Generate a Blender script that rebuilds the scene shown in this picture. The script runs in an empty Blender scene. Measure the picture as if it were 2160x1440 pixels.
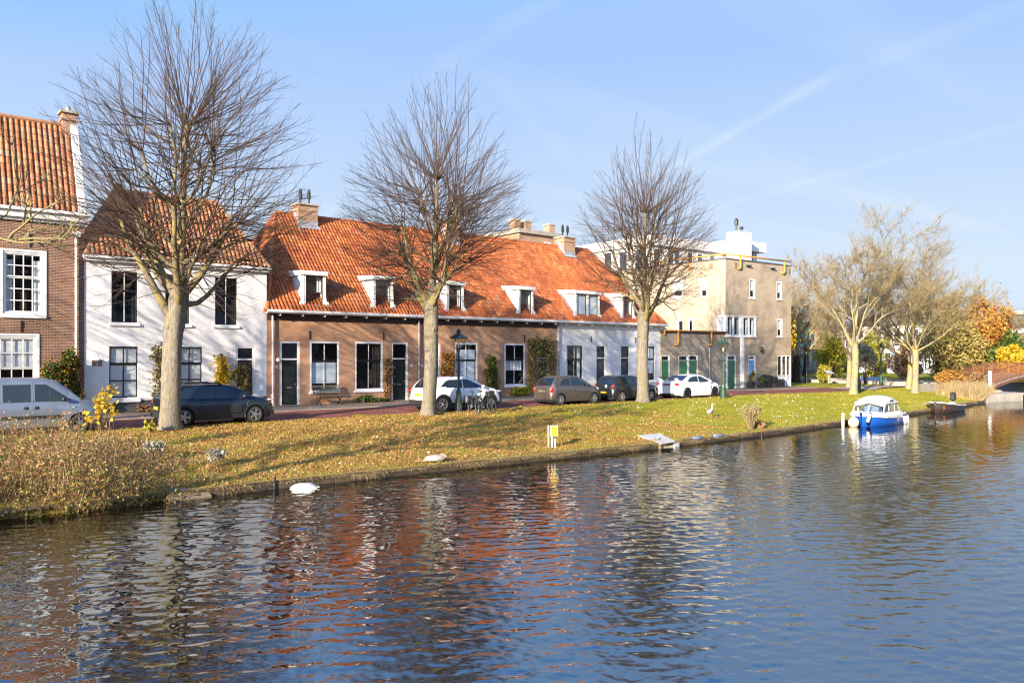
import bpy, math, random
import numpy as np
from mathutils import Vector, Matrix, Quaternion

sc = bpy.context.scene
col = sc.collection
R = math.radians

# ---------------------------------------------------------------- camera, sky, sun, exposure
THETA = R(39.75)                 # the street runs 39.75 degrees off the picture plane
EYE = 2.45                       # metres above the pavement by the houses
cd = bpy.data.cameras.new("camera")
cam = bpy.data.objects.new("camera", cd)
col.objects.link(cam)
cam.location = (0, 0, EYE)
cam.rotation_euler = (R(90), 0, -THETA)
cd.lens = 28.0
cd.sensor_width = 36.0
cd.shift_y = 28 / 2160
cd.clip_start = 0.1
cd.clip_end = 5000
sc.camera = cam

SUN_AZ, SUN_EL = R(21.5), R(17.5)     # light travels mostly along +x, a little towards +y
world = bpy.data.worlds.new("World")
sc.world = world
world.use_nodes = True
nt = world.node_tree
nt.nodes.clear()
wo = nt.nodes.new("ShaderNodeOutputWorld")
bg = nt.nodes.new("ShaderNodeBackground")
sky = nt.nodes.new("ShaderNodeTexSky")
sky.sky_type = 'NISHITA'
sky.sun_disc = False
sky.sun_elevation = SUN_EL
sky.sun_rotation = math.atan2(-math.cos(SUN_AZ), -math.sin(SUN_AZ))
sky.altitude = 0
sky.air_density = 1.0
sky.dust_density = 0.6
sky.ozone_density = 2.2
bg.inputs[1].default_value = 0.095
# thin high cirrus and contrail streaks, laid out by sky direction
tc = nt.nodes.new("ShaderNodeTexCoord")
sep = nt.nodes.new("ShaderNodeSeparateXYZ")
nt.links.new(tc.outputs['Generated'], sep.inputs[0])
def wmath(op, a, b=None):
    n = nt.nodes.new("ShaderNodeMath"); n.operation = op
    for i, q in enumerate((a, b)):
        if q is None: continue
        if isinstance(q, (int, float)): n.inputs[i].default_value = q
        else: nt.links.new(q, n.inputs[i])
    return n.outputs[0]
zc = wmath('MAXIMUM', sep.outputs[2], 0.06)
px_ = wmath('DIVIDE', sep.outputs[0], zc)
py_ = wmath('DIVIDE', sep.outputs[1], zc)
cmb = nt.nodes.new("ShaderNodeCombineXYZ")
nt.links.new(px_, cmb.inputs[0]); nt.links.new(py_, cmb.inputs[1])
mp = nt.nodes.new("ShaderNodeMapping")
mp.inputs['Rotation'].default_value = (0, 0, R(-38))
mp.inputs['Scale'].default_value = (0.16, 0.95, 1)
nt.links.new(cmb.outputs[0], mp.inputs[0])
cn = nt.nodes.new("ShaderNodeTexNoise")
cn.inputs['Scale'].default_value = 1.1; cn.inputs['Detail'].default_value = 7; cn.inputs['Roughness'].default_value = 0.55
cn.inputs['Distortion'].default_value = 0.25
nt.links.new(mp.outputs[0], cn.inputs[0])
cr = nt.nodes.new("ShaderNodeValToRGB")
cr.color_ramp.elements[0].position = 0.50; cr.color_ramp.elements[0].color = (0, 0, 0, 1)
cr.color_ramp.elements[1].position = 0.80; cr.color_ramp.elements[1].color = (0.34, 0.34, 0.34, 1)
nt.links.new(cn.outputs[0], cr.inputs[0])
hz = wmath('SUBTRACT', 1.22, wmath('MULTIPLY', wmath('ABSOLUTE', sep.outputs[2]), 3.4))
# contrails: bands along great circles of the sky
def skydir(px, py):
    X, Y, Z = (px - 1080) / 1680, 1.0, (748 - py) / 1680
    return Vector((math.cos(THETA) * X + math.sin(THETA) * Y, -math.sin(THETA) * X + math.cos(THETA) * Y, Z)).normalized()
def wdot(v):
    d = nt.nodes.new("ShaderNodeVectorMath"); d.operation = 'DOT_PRODUCT'
    nt.links.new(tc.outputs['Generated'], d.inputs[0]); d.inputs[1].default_value = v
    return d.outputs['Value']
def wrange(x, a, b, lo, hi):
    r = nt.nodes.new("ShaderNodeMapRange"); r.interpolation_type = 'SMOOTHSTEP'
    for i, q in enumerate((a, b, lo, hi)): r.inputs[i + 1].default_value = q
    nt.links.new(x, r.inputs[0]); return r.outputs[0]
trail = None
for (p0, p1, wdt, amt) in (((1460, 330), (1740, 165), 0.010, 0.30), ((1700, 190), (2200, -10), 0.015, 0.13), ((1500, 440), (2180, 255), 0.007, 0.11), ((930, 140), (1210, -30), 0.018, 0.15), ((1040, 170), (1200, 330), 0.016, 0.11)):
    a, b = skydir(*p0), skydir(*p1); nrm = a.cross(b).normalized(); mid = (a + b).normalized(); half = math.acos(max(-1, min(1, a.dot(b)))) / 2
    wob = nt.nodes.new("ShaderNodeTexNoise"); wob.inputs['Scale'].default_value = 22; wob.inputs['Detail'].default_value = 4; nt.links.new(tc.outputs['Generated'], wob.inputs[0])
    dd = wmath('ABSOLUTE', wmath('ADD', wdot(nrm), wmath('MULTIPLY', wmath('SUBTRACT', wob.outputs[0], 0.5), wdt * 0.9)))
    t = wmath('MULTIPLY', wrange(dd, 0.0, wdt, 1.0, 0.0), wrange(wdot(mid), math.cos(half * 1.5), math.cos(half * 0.75), 0.0, amt))
    t = wmath('MULTIPLY', t, wrange(wob.outputs[0], 0.25, 0.6, 0.45, 1.0))
    trail = t if trail is None else wmath('ADD', trail, t)
fac = wmath('MINIMUM', wmath('ADD', wmath('ADD', cr.outputs[0], trail), wmath('MAXIMUM', hz, 0.0)), 0.93)
mix = nt.nodes.new("ShaderNodeMix"); mix.data_type = 'RGBA'
nt.links.new(fac, mix.inputs[0])
gm = nt.nodes.new("ShaderNodeMix"); gm.data_type = 'RGBA'; gm.blend_type = 'MULTIPLY'; gm.inputs[0].default_value = 1
zt = nt.nodes.new("ShaderNodeMapRange"); zt.interpolation_type = 'SMOOTHSTEP'
zt.inputs[1].default_value = 0.36; zt.inputs[2].default_value = 0.62; nt.links.new(sep.outputs[2], zt.inputs[0])
tint = nt.nodes.new("ShaderNodeMix"); tint.data_type = 'RGBA'; nt.links.new(zt.outputs[0], tint.inputs[0])
tint.inputs[6].default_value = (1.17, 1.2, 1.36, 1); tint.inputs[7].default_value = (0.62, 1.0, 1.5, 1)
nt.links.new(sky.outputs[0], gm.inputs[6]); nt.links.new(tint.outputs[2], gm.inputs[7])
cap = nt.nodes.new("ShaderNodeMix"); cap.data_type = 'RGBA'; cap.blend_type = 'DARKEN'; cap.inputs[0].default_value = 1
nt.links.new(gm.outputs[2], cap.inputs[6]); cap.inputs[7].default_value = (1.64, 2.52, 4.2, 1)
# the half of the sky round the sun is boosted, added fill for the fronts
dp = nt.nodes.new("ShaderNodeVectorMath"); dp.operation = 'DOT_PRODUCT'
nt.links.new(tc.outputs['Generated'], dp.inputs[0]); dp.inputs[1].default_value = (-math.cos(SUN_AZ), -math.sin(SUN_AZ), 0.1)
sm = nt.nodes.new("ShaderNodeMapRange"); sm.interpolation_type = 'SMOOTHSTEP'
sm.inputs[1].default_value = 0.0; sm.inputs[2].default_value = 0.75; nt.links.new(dp.outputs['Value'], sm.inputs[0])
gs = nt.nodes.new("ShaderNodeMix"); gs.data_type = 'RGBA'
nt.links.new(sm.outputs[0], gs.inputs[0]); nt.links.new(cap.outputs[2], gs.inputs[6])
gw = nt.nodes.new("ShaderNodeMix"); gw.data_type = 'RGBA'; gw.blend_type = 'MULTIPLY'; gw.inputs[0].default_value = 1
nt.links.new(gm.outputs[2], gw.inputs[6]); gw.inputs[7].default_value = (2.2, 2.0, 1.8, 1)
nt.links.new(gw.outputs[2], gs.inputs[7])
nt.links.new(gs.outputs[2], mix.inputs[6]); mix.inputs[7].default_value = (3.05, 3.6, 4.2, 1)
nt.links.new(mix.outputs[2], bg.inputs[0])
nt.links.new(bg.outputs[0], wo.inputs[0])

sl = bpy.data.lights.new("sun", 'SUN')
sl.energy = 5.0
sl.angle = R(0.5)
sl.color = (1.0, 0.86, 0.68)
sun = bpy.data.objects.new("sun", sl)
col.objects.link(sun)
SUN_TRAVEL = Vector((math.cos(SUN_AZ) * math.cos(SUN_EL), math.sin(SUN_AZ) * math.cos(SUN_EL), -math.sin(SUN_EL)))
sun.rotation_euler = SUN_TRAVEL.to_track_quat('-Z', 'Y').to_euler()

sc.view_settings.view_transform = 'Standard'
sc.view_settings.look = 'None'
sc.view_settings.gamma = 1
sc.view_settings.use_curve_mapping = False
sc.view_settings.exposure = 1.32
sc.cycles.max_bounces = 6
sc.cycles.diffuse_bounces = 2
sc.cycles.glossy_bounces = 3
sc.cycles.transparent_max_bounces = 12
sc.cycles.transmission_bounces = 3
sc.cycles.caustics_reflective = False
sc.cycles.caustics_refractive = False
sc.cycles.use_denoising = True
sc.cycles.filter_width = 1.15
sc.cycles.use_adaptive_sampling = False
sc.cycles.sample_clamp_indirect = 4.0

# ---------------------------------------------------------------- materials
MATS = {}
def newmat(name):
    m = bpy.data.materials.new(name); m.use_nodes = True
    n = m.node_tree; b = n.nodes['Principled BSDF']
    MATS[name] = m
    return m, n, b
def node(n, t, **kw):
    x = n.nodes.new(t)
    for k, v in kw.items():
        if k in ('op',): x.operation = v
        else: setattr(x, k, v)
    return x
def ramp(n, fac, stops):
    r = n.nodes.new("ShaderNodeValToRGB")
    e = r.color_ramp.elements
    while len(e) > 1: e.remove(e[-1])
    e[0].position = stops[0][0]; e[0].color = (*stops[0][1], 1)
    for p, c in stops[1:]:
        q = e.new(p); q.color = (*c, 1)
    n.links.new(fac, r.inputs[0])
    return r
def noise(n, scale, detail=4, rough=0.55, vec=None, dist=0.0):
    t = n.nodes.new("ShaderNodeTexNoise")
    t.inputs['Scale'].default_value = scale; t.inputs['Detail'].default_value = detail
    t.inputs['Roughness'].default_value = rough; t.inputs['Distortion'].default_value = dist
    if vec is None:
        c = n.nodes.new("ShaderNodeTexCoord"); vec = c.outputs['Object']
    n.links.new(vec, t.inputs['Vector'])
    return t
def geo_pos(n):
    return n.nodes.new("ShaderNodeNewGeometry").outputs['Position']
def mapped(n, vec, scale=(1, 1, 1), rot=(0, 0, 0)):
    m = n.nodes.new("ShaderNodeMapping")
    m.inputs['Scale'].default_value = scale; m.inputs['Rotation'].default_value = rot
    n.links.new(vec, m.inputs[0])
    return m.outputs[0]
def bump(n, b, height, strength=0.3, dist=0.02):
    x = n.nodes.new("ShaderNodeBump"); x.inputs['Strength'].default_value = strength; x.inputs['Distance'].default_value = dist
    n.links.new(height, x.inputs['Height']); n.links.new(x.outputs[0], b.inputs['Normal'])
    return x
def mixc(n, fac, a, b, mode='MIX'):
    x = n.nodes.new("ShaderNodeMix"); x.data_type = 'RGBA'; x.blend_type = mode
    for i, q in ((0, fac), (6, a), (7, b)):
        if hasattr(q, 'is_linked'): n.links.new(q, x.inputs[i])
        elif isinstance(q, (int, float)): x.inputs[i].default_value = q
        else: x.inputs[i].default_value = (*q, 1)
    return x.outputs[2]

def flat(name, c, rough=0.6, var=0.12, scale=3.0, metal=0.0, coat=0.0, bmp=0.0, spec=0.5):
    m, n, b = newmat(name)
    t = noise(n, scale, 5, 0.6, geo_pos(n))
    lo = tuple(max(0, x * (1 - var)) for x in c); hi = tuple(x * (1 + var) for x in c)
    r = ramp(n, t.outputs[0], [(0.3, lo), (0.7, hi)])
    n.links.new(r.outputs[0], b.inputs['Base Color'])
    b.inputs['Roughness'].default_value = rough; b.inputs['Metallic'].default_value = metal
    b.inputs['Coat Weight'].default_value = coat; b.inputs['Coat Roughness'].default_value = 0.04
    b.inputs['Specular IOR Level'].default_value = spec
    if bmp:
        bump(n, b, noise(n, scale * 12, 4, 0.6, geo_pos(n)).outputs[0], 0.4, bmp)
    return m

def brick(name, c1, c2, mortar, w=0.22, h=0.062, ms=0.007, patch=None, bm=0.5):
    m, n, b = newmat(name)
    uv = n.nodes.new("ShaderNodeUVMap")
    t = n.nodes.new("ShaderNodeTexBrick")
    n.links.new(uv.outputs[0], t.inputs[0])
    t.inputs['Scale'].default_value = 1; t.inputs['Brick Width'].default_value = w; t.inputs['Row Height'].default_value = h
    t.inputs['Mortar Size'].default_value = ms; t.inputs['Mortar Smooth'].default_value = 0.2; t.inputs['Bias'].default_value = 0
    t.inputs['Color1'].default_value = (*c1, 1); t.inputs['Color2'].default_value = (*c2, 1); t.inputs['Mortar'].default_value = (*mortar, 1)
    big = noise(n, 0.7, 5, 0.6, uv.outputs[0])
    r = ramp(n, big.outputs[0], [(0.3, (0.72, 0.70, 0.68)), (0.5, (1, 1, 1)), (0.72, (1.18, 1.12, 1.05))])
    c = mixc(n, 1.0, t.outputs[0], r.outputs[0], 'MULTIPLY')
    sp = noise(n, 26, 3, 0.7, uv.outputs[0])
    r2 = ramp(n, sp.outputs[0], [(0.35, (0.8, 0.8, 0.8)), (0.65, (1.15, 1.15, 1.15))])
    c = mixc(n, 1.0, c, r2.outputs[0], 'MULTIPLY')
    n.links.new(c, b.inputs['Base Color'])
    b.inputs['Roughness'].default_value = 0.88; b.inputs['Specular IOR Level'].default_value = 0.25
    inv = n.nodes.new("ShaderNodeMath"); inv.operation = 'MULTIPLY_ADD'
    n.links.new(t.outputs['Fac'], inv.inputs[0]); inv.inputs[1].default_value = -1; n.links.new(sp.outputs[0], inv.inputs[2])
    bump(n, b, inv.outputs[0], bm, 0.008)
    return m

def plaster(name, c, stain=(0.5, 0.45, 0.38)):
    m, n, b = newmat(name)
    p = geo_pos(n)
    t = noise(n, 0.9, 6, 0.65, p)
    r = ramp(n, t.outputs[0], [(0.32, tuple(x * 0.86 for x in c)), (0.6, c)])
    st = noise(n, 3.0, 6, 0.7, mapped(n, p, (1.4, 1.4, 0.25)))
    f = ramp(n, st.outputs[0], [(0.54, (0, 0, 0)), (0.78, (0.42, 0.42, 0.42))])
    cc = mixc(n, f.outputs[0], r.outputs[0], stain)
    n.links.new(cc, b.inputs['Base Color']); b.inputs['Roughness'].default_value = 0.85
    b.inputs['Specular IOR Level'].default_value = 0.3
    bump(n, b, noise(n, 9, 4, 0.6, p).outputs[0], 0.18, 0.008)
    return m

def tiles(name, stops, moss=(0.16, 0.14, 0.05), mossamt=0.75):
    m, n, b = newmat(name)
    uv = n.nodes.new("ShaderNodeUVMap")
    fl = n.nodes.new("ShaderNodeVectorMath"); fl.operation = 'FLOOR'
    n.links.new(uv.outputs[0], fl.inputs[0])
    wn = n.nodes.new("ShaderNodeTexWhiteNoise"); wn.noise_dimensions = '2D'
    n.links.new(fl.outputs[0], wn.inputs['Vector'])
    r = ramp(n, wn.outputs[0], stops)
    p = geo_pos(n)
    d = noise(n, 0.55, 6, 0.65, p)
    r2 = ramp(n, d.outputs[0], [(0.33, (0.66, 0.60, 0.58)), (0.5, (0.96, 0.94, 0.92)), (0.66, (1.12, 1.12, 1.1))])
    c = mixc(n, 1.0, r.outputs[0], r2.outputs[0], 'MULTIPLY')
    s = noise(n, 5.5, 6, 0.7, p)
    f = ramp(n, s.outputs[0], [(mossamt - 0.2, (0, 0, 0)), (mossamt, (0.7, 0.7, 0.7))])
    c = mixc(n, f.outputs[0], c, moss)
    n.links.new(c, b.inputs['Base Color']); b.inputs['Roughness'].default_value = 0.62
    b.inputs['Specular IOR Level'].default_value = 0.35
    bump(n, b, noise(n, 40, 4, 0.6, p).outputs[0], 0.3, 0.006)
    return m

def leafmat(name, stops, trans=0.35, rough=0.7):
    m, n, b = newmat(name)
    uv = n.nodes.new("ShaderNodeUVMap")
    sx = n.nodes.new("ShaderNodeSeparateXYZ"); n.links.new(uv.outputs[0], sx.inputs[0])
    r = ramp(n, sx.outputs[0], stops)
    n.links.new(r.outputs[0], b.inputs['Base Color']); b.inputs['Roughness'].default_value = rough
    b.inputs['Specular IOR Level'].default_value = 0.25
    if trans:
        tr = n.nodes.new("ShaderNodeBsdfTranslucent"); n.links.new(r.outputs[0], tr.inputs[0])
        mx = n.nodes.new("ShaderNodeMixShader"); mx.inputs[0].default_value = trans
        n.links.new(b.outputs[0], mx.inputs[1]); n.links.new(tr.outputs[0], mx.inputs[2])
        n.links.new(mx.outputs[0], n.nodes['Material Output'].inputs[0])
    return m

def bark(name, a, bcol, lich=None, lamt=0.6, sc_=3.0):
    m, n, b = newmat(name)
    p = geo_pos(n)
    t = noise(n, sc_ * 4, 6, 0.7, mapped(n, p, (1.6, 1.6, 0.35)))
    r = ramp(n, t.outputs[0], [(0.32, a), (0.66, bcol)])
    c = r.outputs[0]
    if lich:
        l = noise(n, sc_ * 0.8, 5, 0.65, p)
        f = ramp(n, l.outputs[0], [(lamt - 0.12, (0, 0, 0)), (lamt + 0.06, (0.85, 0.85, 0.85))])
        c = mixc(n, f.outputs[0], c, lich)
    n.links.new(c, b.inputs['Base Color']); b.inputs['Roughness'].default_value = 0.9
    b.inputs['Specular IOR Level'].default_value = 0.2
    bump(n, b, t.outputs[0], 0.7, 0.03)
    return m

def glassmat(name, tint=(0.75, 0.8, 0.82), base=0.12, rough=0.02, wob=0.0):
    m, n, b = newmat(name)
    n.nodes.remove(b)
    tr = n.nodes.new("ShaderNodeBsdfTransparent"); tr.inputs[0].default_value = (*tint, 1)
    gl = n.nodes.new("ShaderNodeBsdfGlossy"); gl.inputs['Roughness'].default_value = rough
    fr = n.nodes.new("ShaderNodeLayerWeight"); fr.inputs[0].default_value = 0.5
    pw = n.nodes.new("ShaderNodeMath"); pw.operation = 'POWER'; pw.inputs[1].default_value = 5; n.links.new(fr.outputs['Facing'], pw.inputs[0])
    ad = n.nodes.new("ShaderNodeMath"); ad.operation = 'ADD'; ad.inputs[1].default_value = base; ad.use_clamp = True
    n.links.new(pw.outputs[0], ad.inputs[0])
    mx = n.nodes.new("ShaderNodeMixShader"); n.links.new(ad.outputs[0], mx.inputs[0])
    n.links.new(tr.outputs[0], mx.inputs[1]); n.links.new(gl.outputs[0], mx.inputs[2])
    if wob:
        x = n.nodes.new("ShaderNodeBump"); x.inputs['Strength'].default_value = 1; x.inputs['Distance'].default_value = wob
        n.links.new(noise(n, 1.7, 2, 0.5, geo_pos(n)).outputs[0], x.inputs['Height']); n.links.new(x.outputs[0], gl.inputs['Normal'])
        n.links.new(x.outputs[0], fr.inputs['Normal'])
    n.links.new(mx.outputs[0], n.nodes['Material Output'].inputs[0])
    return m

M = {}
M['brick_old'] = brick('brown brick', (0.235, 0.095, 0.055), (0.16, 0.06, 0.036), (0.42, 0.34, 0.25), ms=0.009)
M['brick_row'] = brick('salmon brick', (0.58, 0.30, 0.165), (0.46, 0.225, 0.12), (0.52, 0.39, 0.27), w=0.2, h=0.055, ms=0.005)
M['brick_chim'] = brick('chimney brick', (0.40, 0.22, 0.12), (0.28, 0.13, 0.075), (0.45, 0.36, 0.27), ms=0.01)
M['brick_grey'] = brick('pale grey brick', (0.47, 0.385, 0.275), (0.40, 0.325, 0.235), (0.34, 0.28, 0.21), w=0.3, h=0.09, ms=0.006)
M['plaster'] = plaster('white render', (0.80, 0.79, 0.77))
M['plaster_far'] = flat('far white wall', (0.72, 0.70, 0.66), 0.8, 0.06, 0.4)
M['plinth'] = plaster('dark plinth', (0.075, 0.078, 0.085), (0.15, 0.14, 0.12))
M['white'] = flat('white paint', (0.78, 0.77, 0.74), 0.45, 0.05, 2.0)
M['black'] = flat('black paint', (0.016, 0.017, 0.018), 0.35, 0.2, 4)
M['doorblack'] = flat('black green door paint', (0.014, 0.02, 0.018), 0.28, 0.2, 4)
M['doordark'] = flat('dark brown door paint', (0.045, 0.033, 0.026), 0.35, 0.2, 4)
M['green'] = flat('green door paint', (0.055, 0.19, 0.085), 0.45, 0.18, 1.2)
M['blue'] = flat('blue door paint', (0.12, 0.36, 0.66), 0.4, 0.12, 2)
M['orange'] = flat('orange pipe paint', (0.62, 0.26, 0.035), 0.45, 0.2, 2.5)
M['tile_row'] = tiles('orange pantiles', [(0, (0.24, 0.064, 0.020)), (0.3, (0.33, 0.088, 0.023)), (0.75, (0.41, 0.118, 0.030)), (0.95, (0.46, 0.16, 0.05)), (1, (0.32, 0.15, 0.08))], moss=(0.16, 0.075, 0.03), mossamt=0.80)
M['tile_old'] = tiles('weathered pantiles', [(0, (0.26, 0.09, 0.04)), (0.3, (0.38, 0.145, 0.06)), (0.65, (0.47, 0.205, 0.095)), (1, (0.36, 0.20, 0.12))], mossamt=0.72)
M['lead'] = flat('lead flashing', (0.36, 0.37, 0.39), 0.6, 0.25, 5, 0.2)
M['leaddark'] = flat('dark lead', (0.10, 0.10, 0.11), 0.6, 0.25, 5, 0.2)
M['zinc'] = flat('zinc gutter', (0.42, 0.43, 0.44), 0.45, 0.15, 3, 0.4)
M['soffit'] = flat('soffit and shadow brown', (0.06, 0.035, 0.025), 0.7, 0.2, 3)  # dark brown also stands in for the shadow below the gutter
M['glass'] = glassmat('window glass', (0.86, 0.89, 0.90), 0.08, 0.01, 0.02)
M['curtain'] = flat('pale curtain', (0.82, 0.82, 0.80), 0.9, 0.10, 6)
M['blind'] = flat('grey blue blind', (0.78, 0.84, 0.87), 0.8, 0.08, 4)
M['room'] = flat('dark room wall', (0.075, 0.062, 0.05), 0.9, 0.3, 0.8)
M['stone'] = flat('stone slab', (0.36, 0.32, 0.25), 0.85, 0.2, 4, bmp=0.01)
M['iron'] = flat('green black cast iron', (0.018, 0.030, 0.027), 0.4, 0.25, 6)
M['irongreen'] = flat('green cast iron', (0.022, 0.058, 0.034), 0.45, 0.25, 6)
M['ironblack'] = flat('black iron', (0.015, 0.016, 0.017), 0.4, 0.25, 6)
M['lampglass'] = glassmat('lantern glass', (0.92, 0.90, 0.84), 0.10, 0.05)
M['steel'] = flat('galvanised steel', (0.45, 0.46, 0.47), 0.4, 0.15, 6, 0.8)
M['wood'] = flat('grey oak', (0.22, 0.16, 0.10), 0.75, 0.3, 9, bmp=0.006)
M['rubber'] = flat('black rubber', (0.018, 0.018, 0.019), 0.75, 0.2, 8)
M['plastic'] = flat('black plastic', (0.022, 0.023, 0.025), 0.5, 0.2, 8)
M['chrome'] = flat('bright alloy', (0.62, 0.63, 0.65), 0.25, 0.05, 8, 0.9)
M['alloydark'] = flat('dark alloy', (0.03, 0.028, 0.028), 0.35, 0.1, 8, 0.5)
M['carglass'] = flat('car glass', (0.012, 0.018, 0.024), 0.03, 0.3, 1.2, spec=0.9)
M['red'] = flat('red lens', (0.42, 0.012, 0.012), 0.15, 0.15, 20, coat=0.6)
M['lens'] = flat('clear lens', (0.55, 0.57, 0.60), 0.12, 0.15, 20, 0.3, coat=0.6)
M['plateyellow'] = flat('yellow plate', (0.75, 0.42, 0.02), 0.45, 0.1, 30)
M['plategrey'] = flat('dull olive plate', (0.15, 0.13, 0.09), 0.5, 0.1, 10)
M['concrete'] = flat('pale concrete', (0.35, 0.31, 0.25), 0.9, 0.22, 1.6, bmp=0.01)
M['rust'] = flat('rusty steel', (0.20, 0.075, 0.028), 0.75, 0.35, 5)
M['boardgrey'] = flat('weathered white board', (0.50, 0.50, 0.48), 0.6, 0.16, 6)
M['timber'] = flat('wet bank timber', (0.075, 0.055, 0.030), 0.7, 0.45, 4, bmp=0.01)
M['terracotta'] = flat('black planter', (0.03, 0.03, 0.032), 0.6, 0.2, 6)
M['yellow'] = flat('yellow sign paint', (0.85, 0.58, 0.005), 0.5, 0.06, 8)
M['redwhite'] = flat('faded red paint', (0.55, 0.28, 0.20), 0.7, 0.3, 10)
M['boatblue'] = flat('blue gelcoat', (0.012, 0.10, 0.48), 0.25, 0.12, 3, coat=0.4)
M['boatwhite'] = flat('white gelcoat', (0.74, 0.73, 0.69), 0.35, 0.1, 4, coat=0.3)
M['boatbrown'] = flat('tarred hull', (0.05, 0.035, 0.026), 0.4, 0.3, 3)
M['fender'] = flat('grey fender', (0.50, 0.50, 0.50), 0.5, 0.2, 6)
M['buoyyellow'] = flat('dirty buoy', (0.72, 0.62, 0.40), 0.55, 0.25, 5)
M['tarp'] = flat('silver tarpaulin', (0.40, 0.42, 0.46), 0.5, 0.15, 3)
M['feather'] = flat('grey brown feathers', (0.30, 0.25, 0.20), 0.85, 0.45, 9)
M['featherpale'] = flat('pale feathers', (0.62, 0.55, 0.46), 0.85, 0.25, 12)
M['beak'] = flat('orange beak', (0.65, 0.22, 0.05), 0.5, 0.1, 8)
M['black_bird'] = flat('dark feathers', (0.03, 0.03, 0.035), 0.8, 0.2, 8)
M['brickred_far'] = brick('far red brick', (0.36, 0.16, 0.10), (0.28, 0.12, 0.08), (0.4, 0.3, 0.22))
M['darkroof'] = flat('slate roof', (0.07, 0.07, 0.08), 0.6, 0.2, 1)
M['farglass'] = flat('far window glass', (0.05, 0.065, 0.085), 0.06, 0.3, 0.8, spec=0.8)
M['teal'] = flat('teal paint', (0.03, 0.26, 0.30), 0.5, 0.1, 2)
M['bluegrass'] = flat('grass tone', (0.1, 0.14, 0.03), 0.9, 0.3, 2)
M['tarpblue'] = flat('blue grey plastic', (0.16, 0.22, 0.32), 0.5, 0.3, 12)

M['bark_lime'] = bark('lime bark', (0.095, 0.078, 0.06), (0.285, 0.25, 0.195), (0.19, 0.17, 0.075), 0.60)
M['limb_lime'] = bark('lime limb bark', (0.09, 0.07, 0.05), (0.25, 0.205, 0.135), (0.29, 0.235, 0.07), 0.57)
M['twig_dark'] = bark('dark twig', (0.048, 0.032, 0.023), (0.125, 0.08, 0.055))
M['bark_lichen'] = bark('lichen bark', (0.15, 0.13, 0.095), (0.33, 0.285, 0.20), (0.38, 0.31, 0.10), 0.56, 2.0)
M['twig_tan'] = bark('tan twig', (0.19, 0.145, 0.075), (0.38, 0.30, 0.16))
M['twig_lichen'] = bark('yellow lichen twig', (0.17, 0.135, 0.06), (0.36, 0.30, 0.14))
M['bark_dark'] = bark('dark bark', (0.022, 0.018, 0.014), (0.065, 0.05, 0.036))

M['leaf_fallen'] = leafmat('fallen leaves', [(0, (0.17, 0.07, 0.028)), (0.35, (0.36, 0.155, 0.05)), (0.7, (0.47, 0.25, 0.08)), (0.93, (0.54, 0.36, 0.14)), (1, (0.6, 0.48, 0.26))], 0.15)
M['grass'] = leafmat('grass blades', [(0, (0.17, 0.19, 0.016)), (0.45, (0.31, 0.29, 0.026)), (0.8, (0.44, 0.36, 0.055)), (1, (0.52, 0.40, 0.13))], 0.35)
M['grass_dry'] = leafmat('dry grass', [(0, (0.28, 0.19, 0.08)), (0.5, (0.47, 0.35, 0.17)), (1, (0.56, 0.46, 0.27))], 0.35)
M['weed'] = leafmat('dry weeds', [(0, (0.16, 0.075, 0.035)), (0.3, (0.33, 0.165, 0.07)), (0.6, (0.47, 0.27, 0.12)), (0.85, (0.56, 0.38, 0.20)), (1, (0.34, 0.30, 0.06))], 0.3)
M['weedmix'] = leafmat('mixed dead stems', [(0, (0.20, 0.10, 0.045)), (0.4, (0.36, 0.20, 0.085)), (0.75, (0.50, 0.34, 0.16)), (1, (0.58, 0.45, 0.25))], 0.3)
M['weedgreen'] = leafmat('green weeds', [(0, (0.10, 0.14, 0.025)), (0.5, (0.24, 0.25, 0.04)), (1, (0.40, 0.34, 0.08))], 0.35)
M['leaf_green'] = leafmat('evergreen leaves', [(0, (0.03, 0.06, 0.012)), (0.5, (0.075, 0.12, 0.024)), (1, (0.18, 0.21, 0.045))], 0.2, 0.5)
M['leaf_olive'] = leafmat('olive leaves', [(0, (0.14, 0.12, 0.035)), (0.5, (0.31, 0.25, 0.07)), (1, (0.50, 0.36, 0.11))], 0.25)
M['leaf_yellow'] = leafmat('yellow autumn leaves', [(0, (0.42, 0.25, 0.015)), (0.5, (0.66, 0.43, 0.02)), (1, (0.75, 0.58, 0.08))], 0.4)
M['leaf_orange'] = leafmat('rusty autumn leaves', [(0, (0.22, 0.09, 0.025)), (0.5, (0.45, 0.22, 0.045)), (1, (0.58, 0.36, 0.09))], 0.35)
M['leaf_lime'] = leafmat('yellow green leaves', [(0, (0.16, 0.18, 0.02)), (0.5, (0.36, 0.34, 0.03)), (1, (0.52, 0.42, 0.06))], 0.4)
M['berry'] = leafmat('orange berries', [(0, (0.55, 0.12, 0.015)), (0.5, (0.75, 0.22, 0.02)), (1, (0.8, 0.36, 0.04))], 0.0, 0.4)
M['leaf_grey'] = leafmat('grey green leaves', [(0, (0.27, 0.25, 0.17)), (1, (0.55, 0.51, 0.40))], 0.2)
M['reed'] = leafmat('tan reeds', [(0, (0.36, 0.23, 0.10)), (0.5, (0.52, 0.37, 0.18)), (1, (0.62, 0.47, 0.26))], 0.3)
M['flower'] = leafmat('pale petals', [(0, (0.6, 0.55, 0.45)), (1, (0.8, 0.78, 0.7))], 0.2)
M['litter'] = leafmat('white litter', [(0, (0.55, 0.52, 0.45)), (1, (0.82, 0.8, 0.76))], 0.1)

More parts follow.
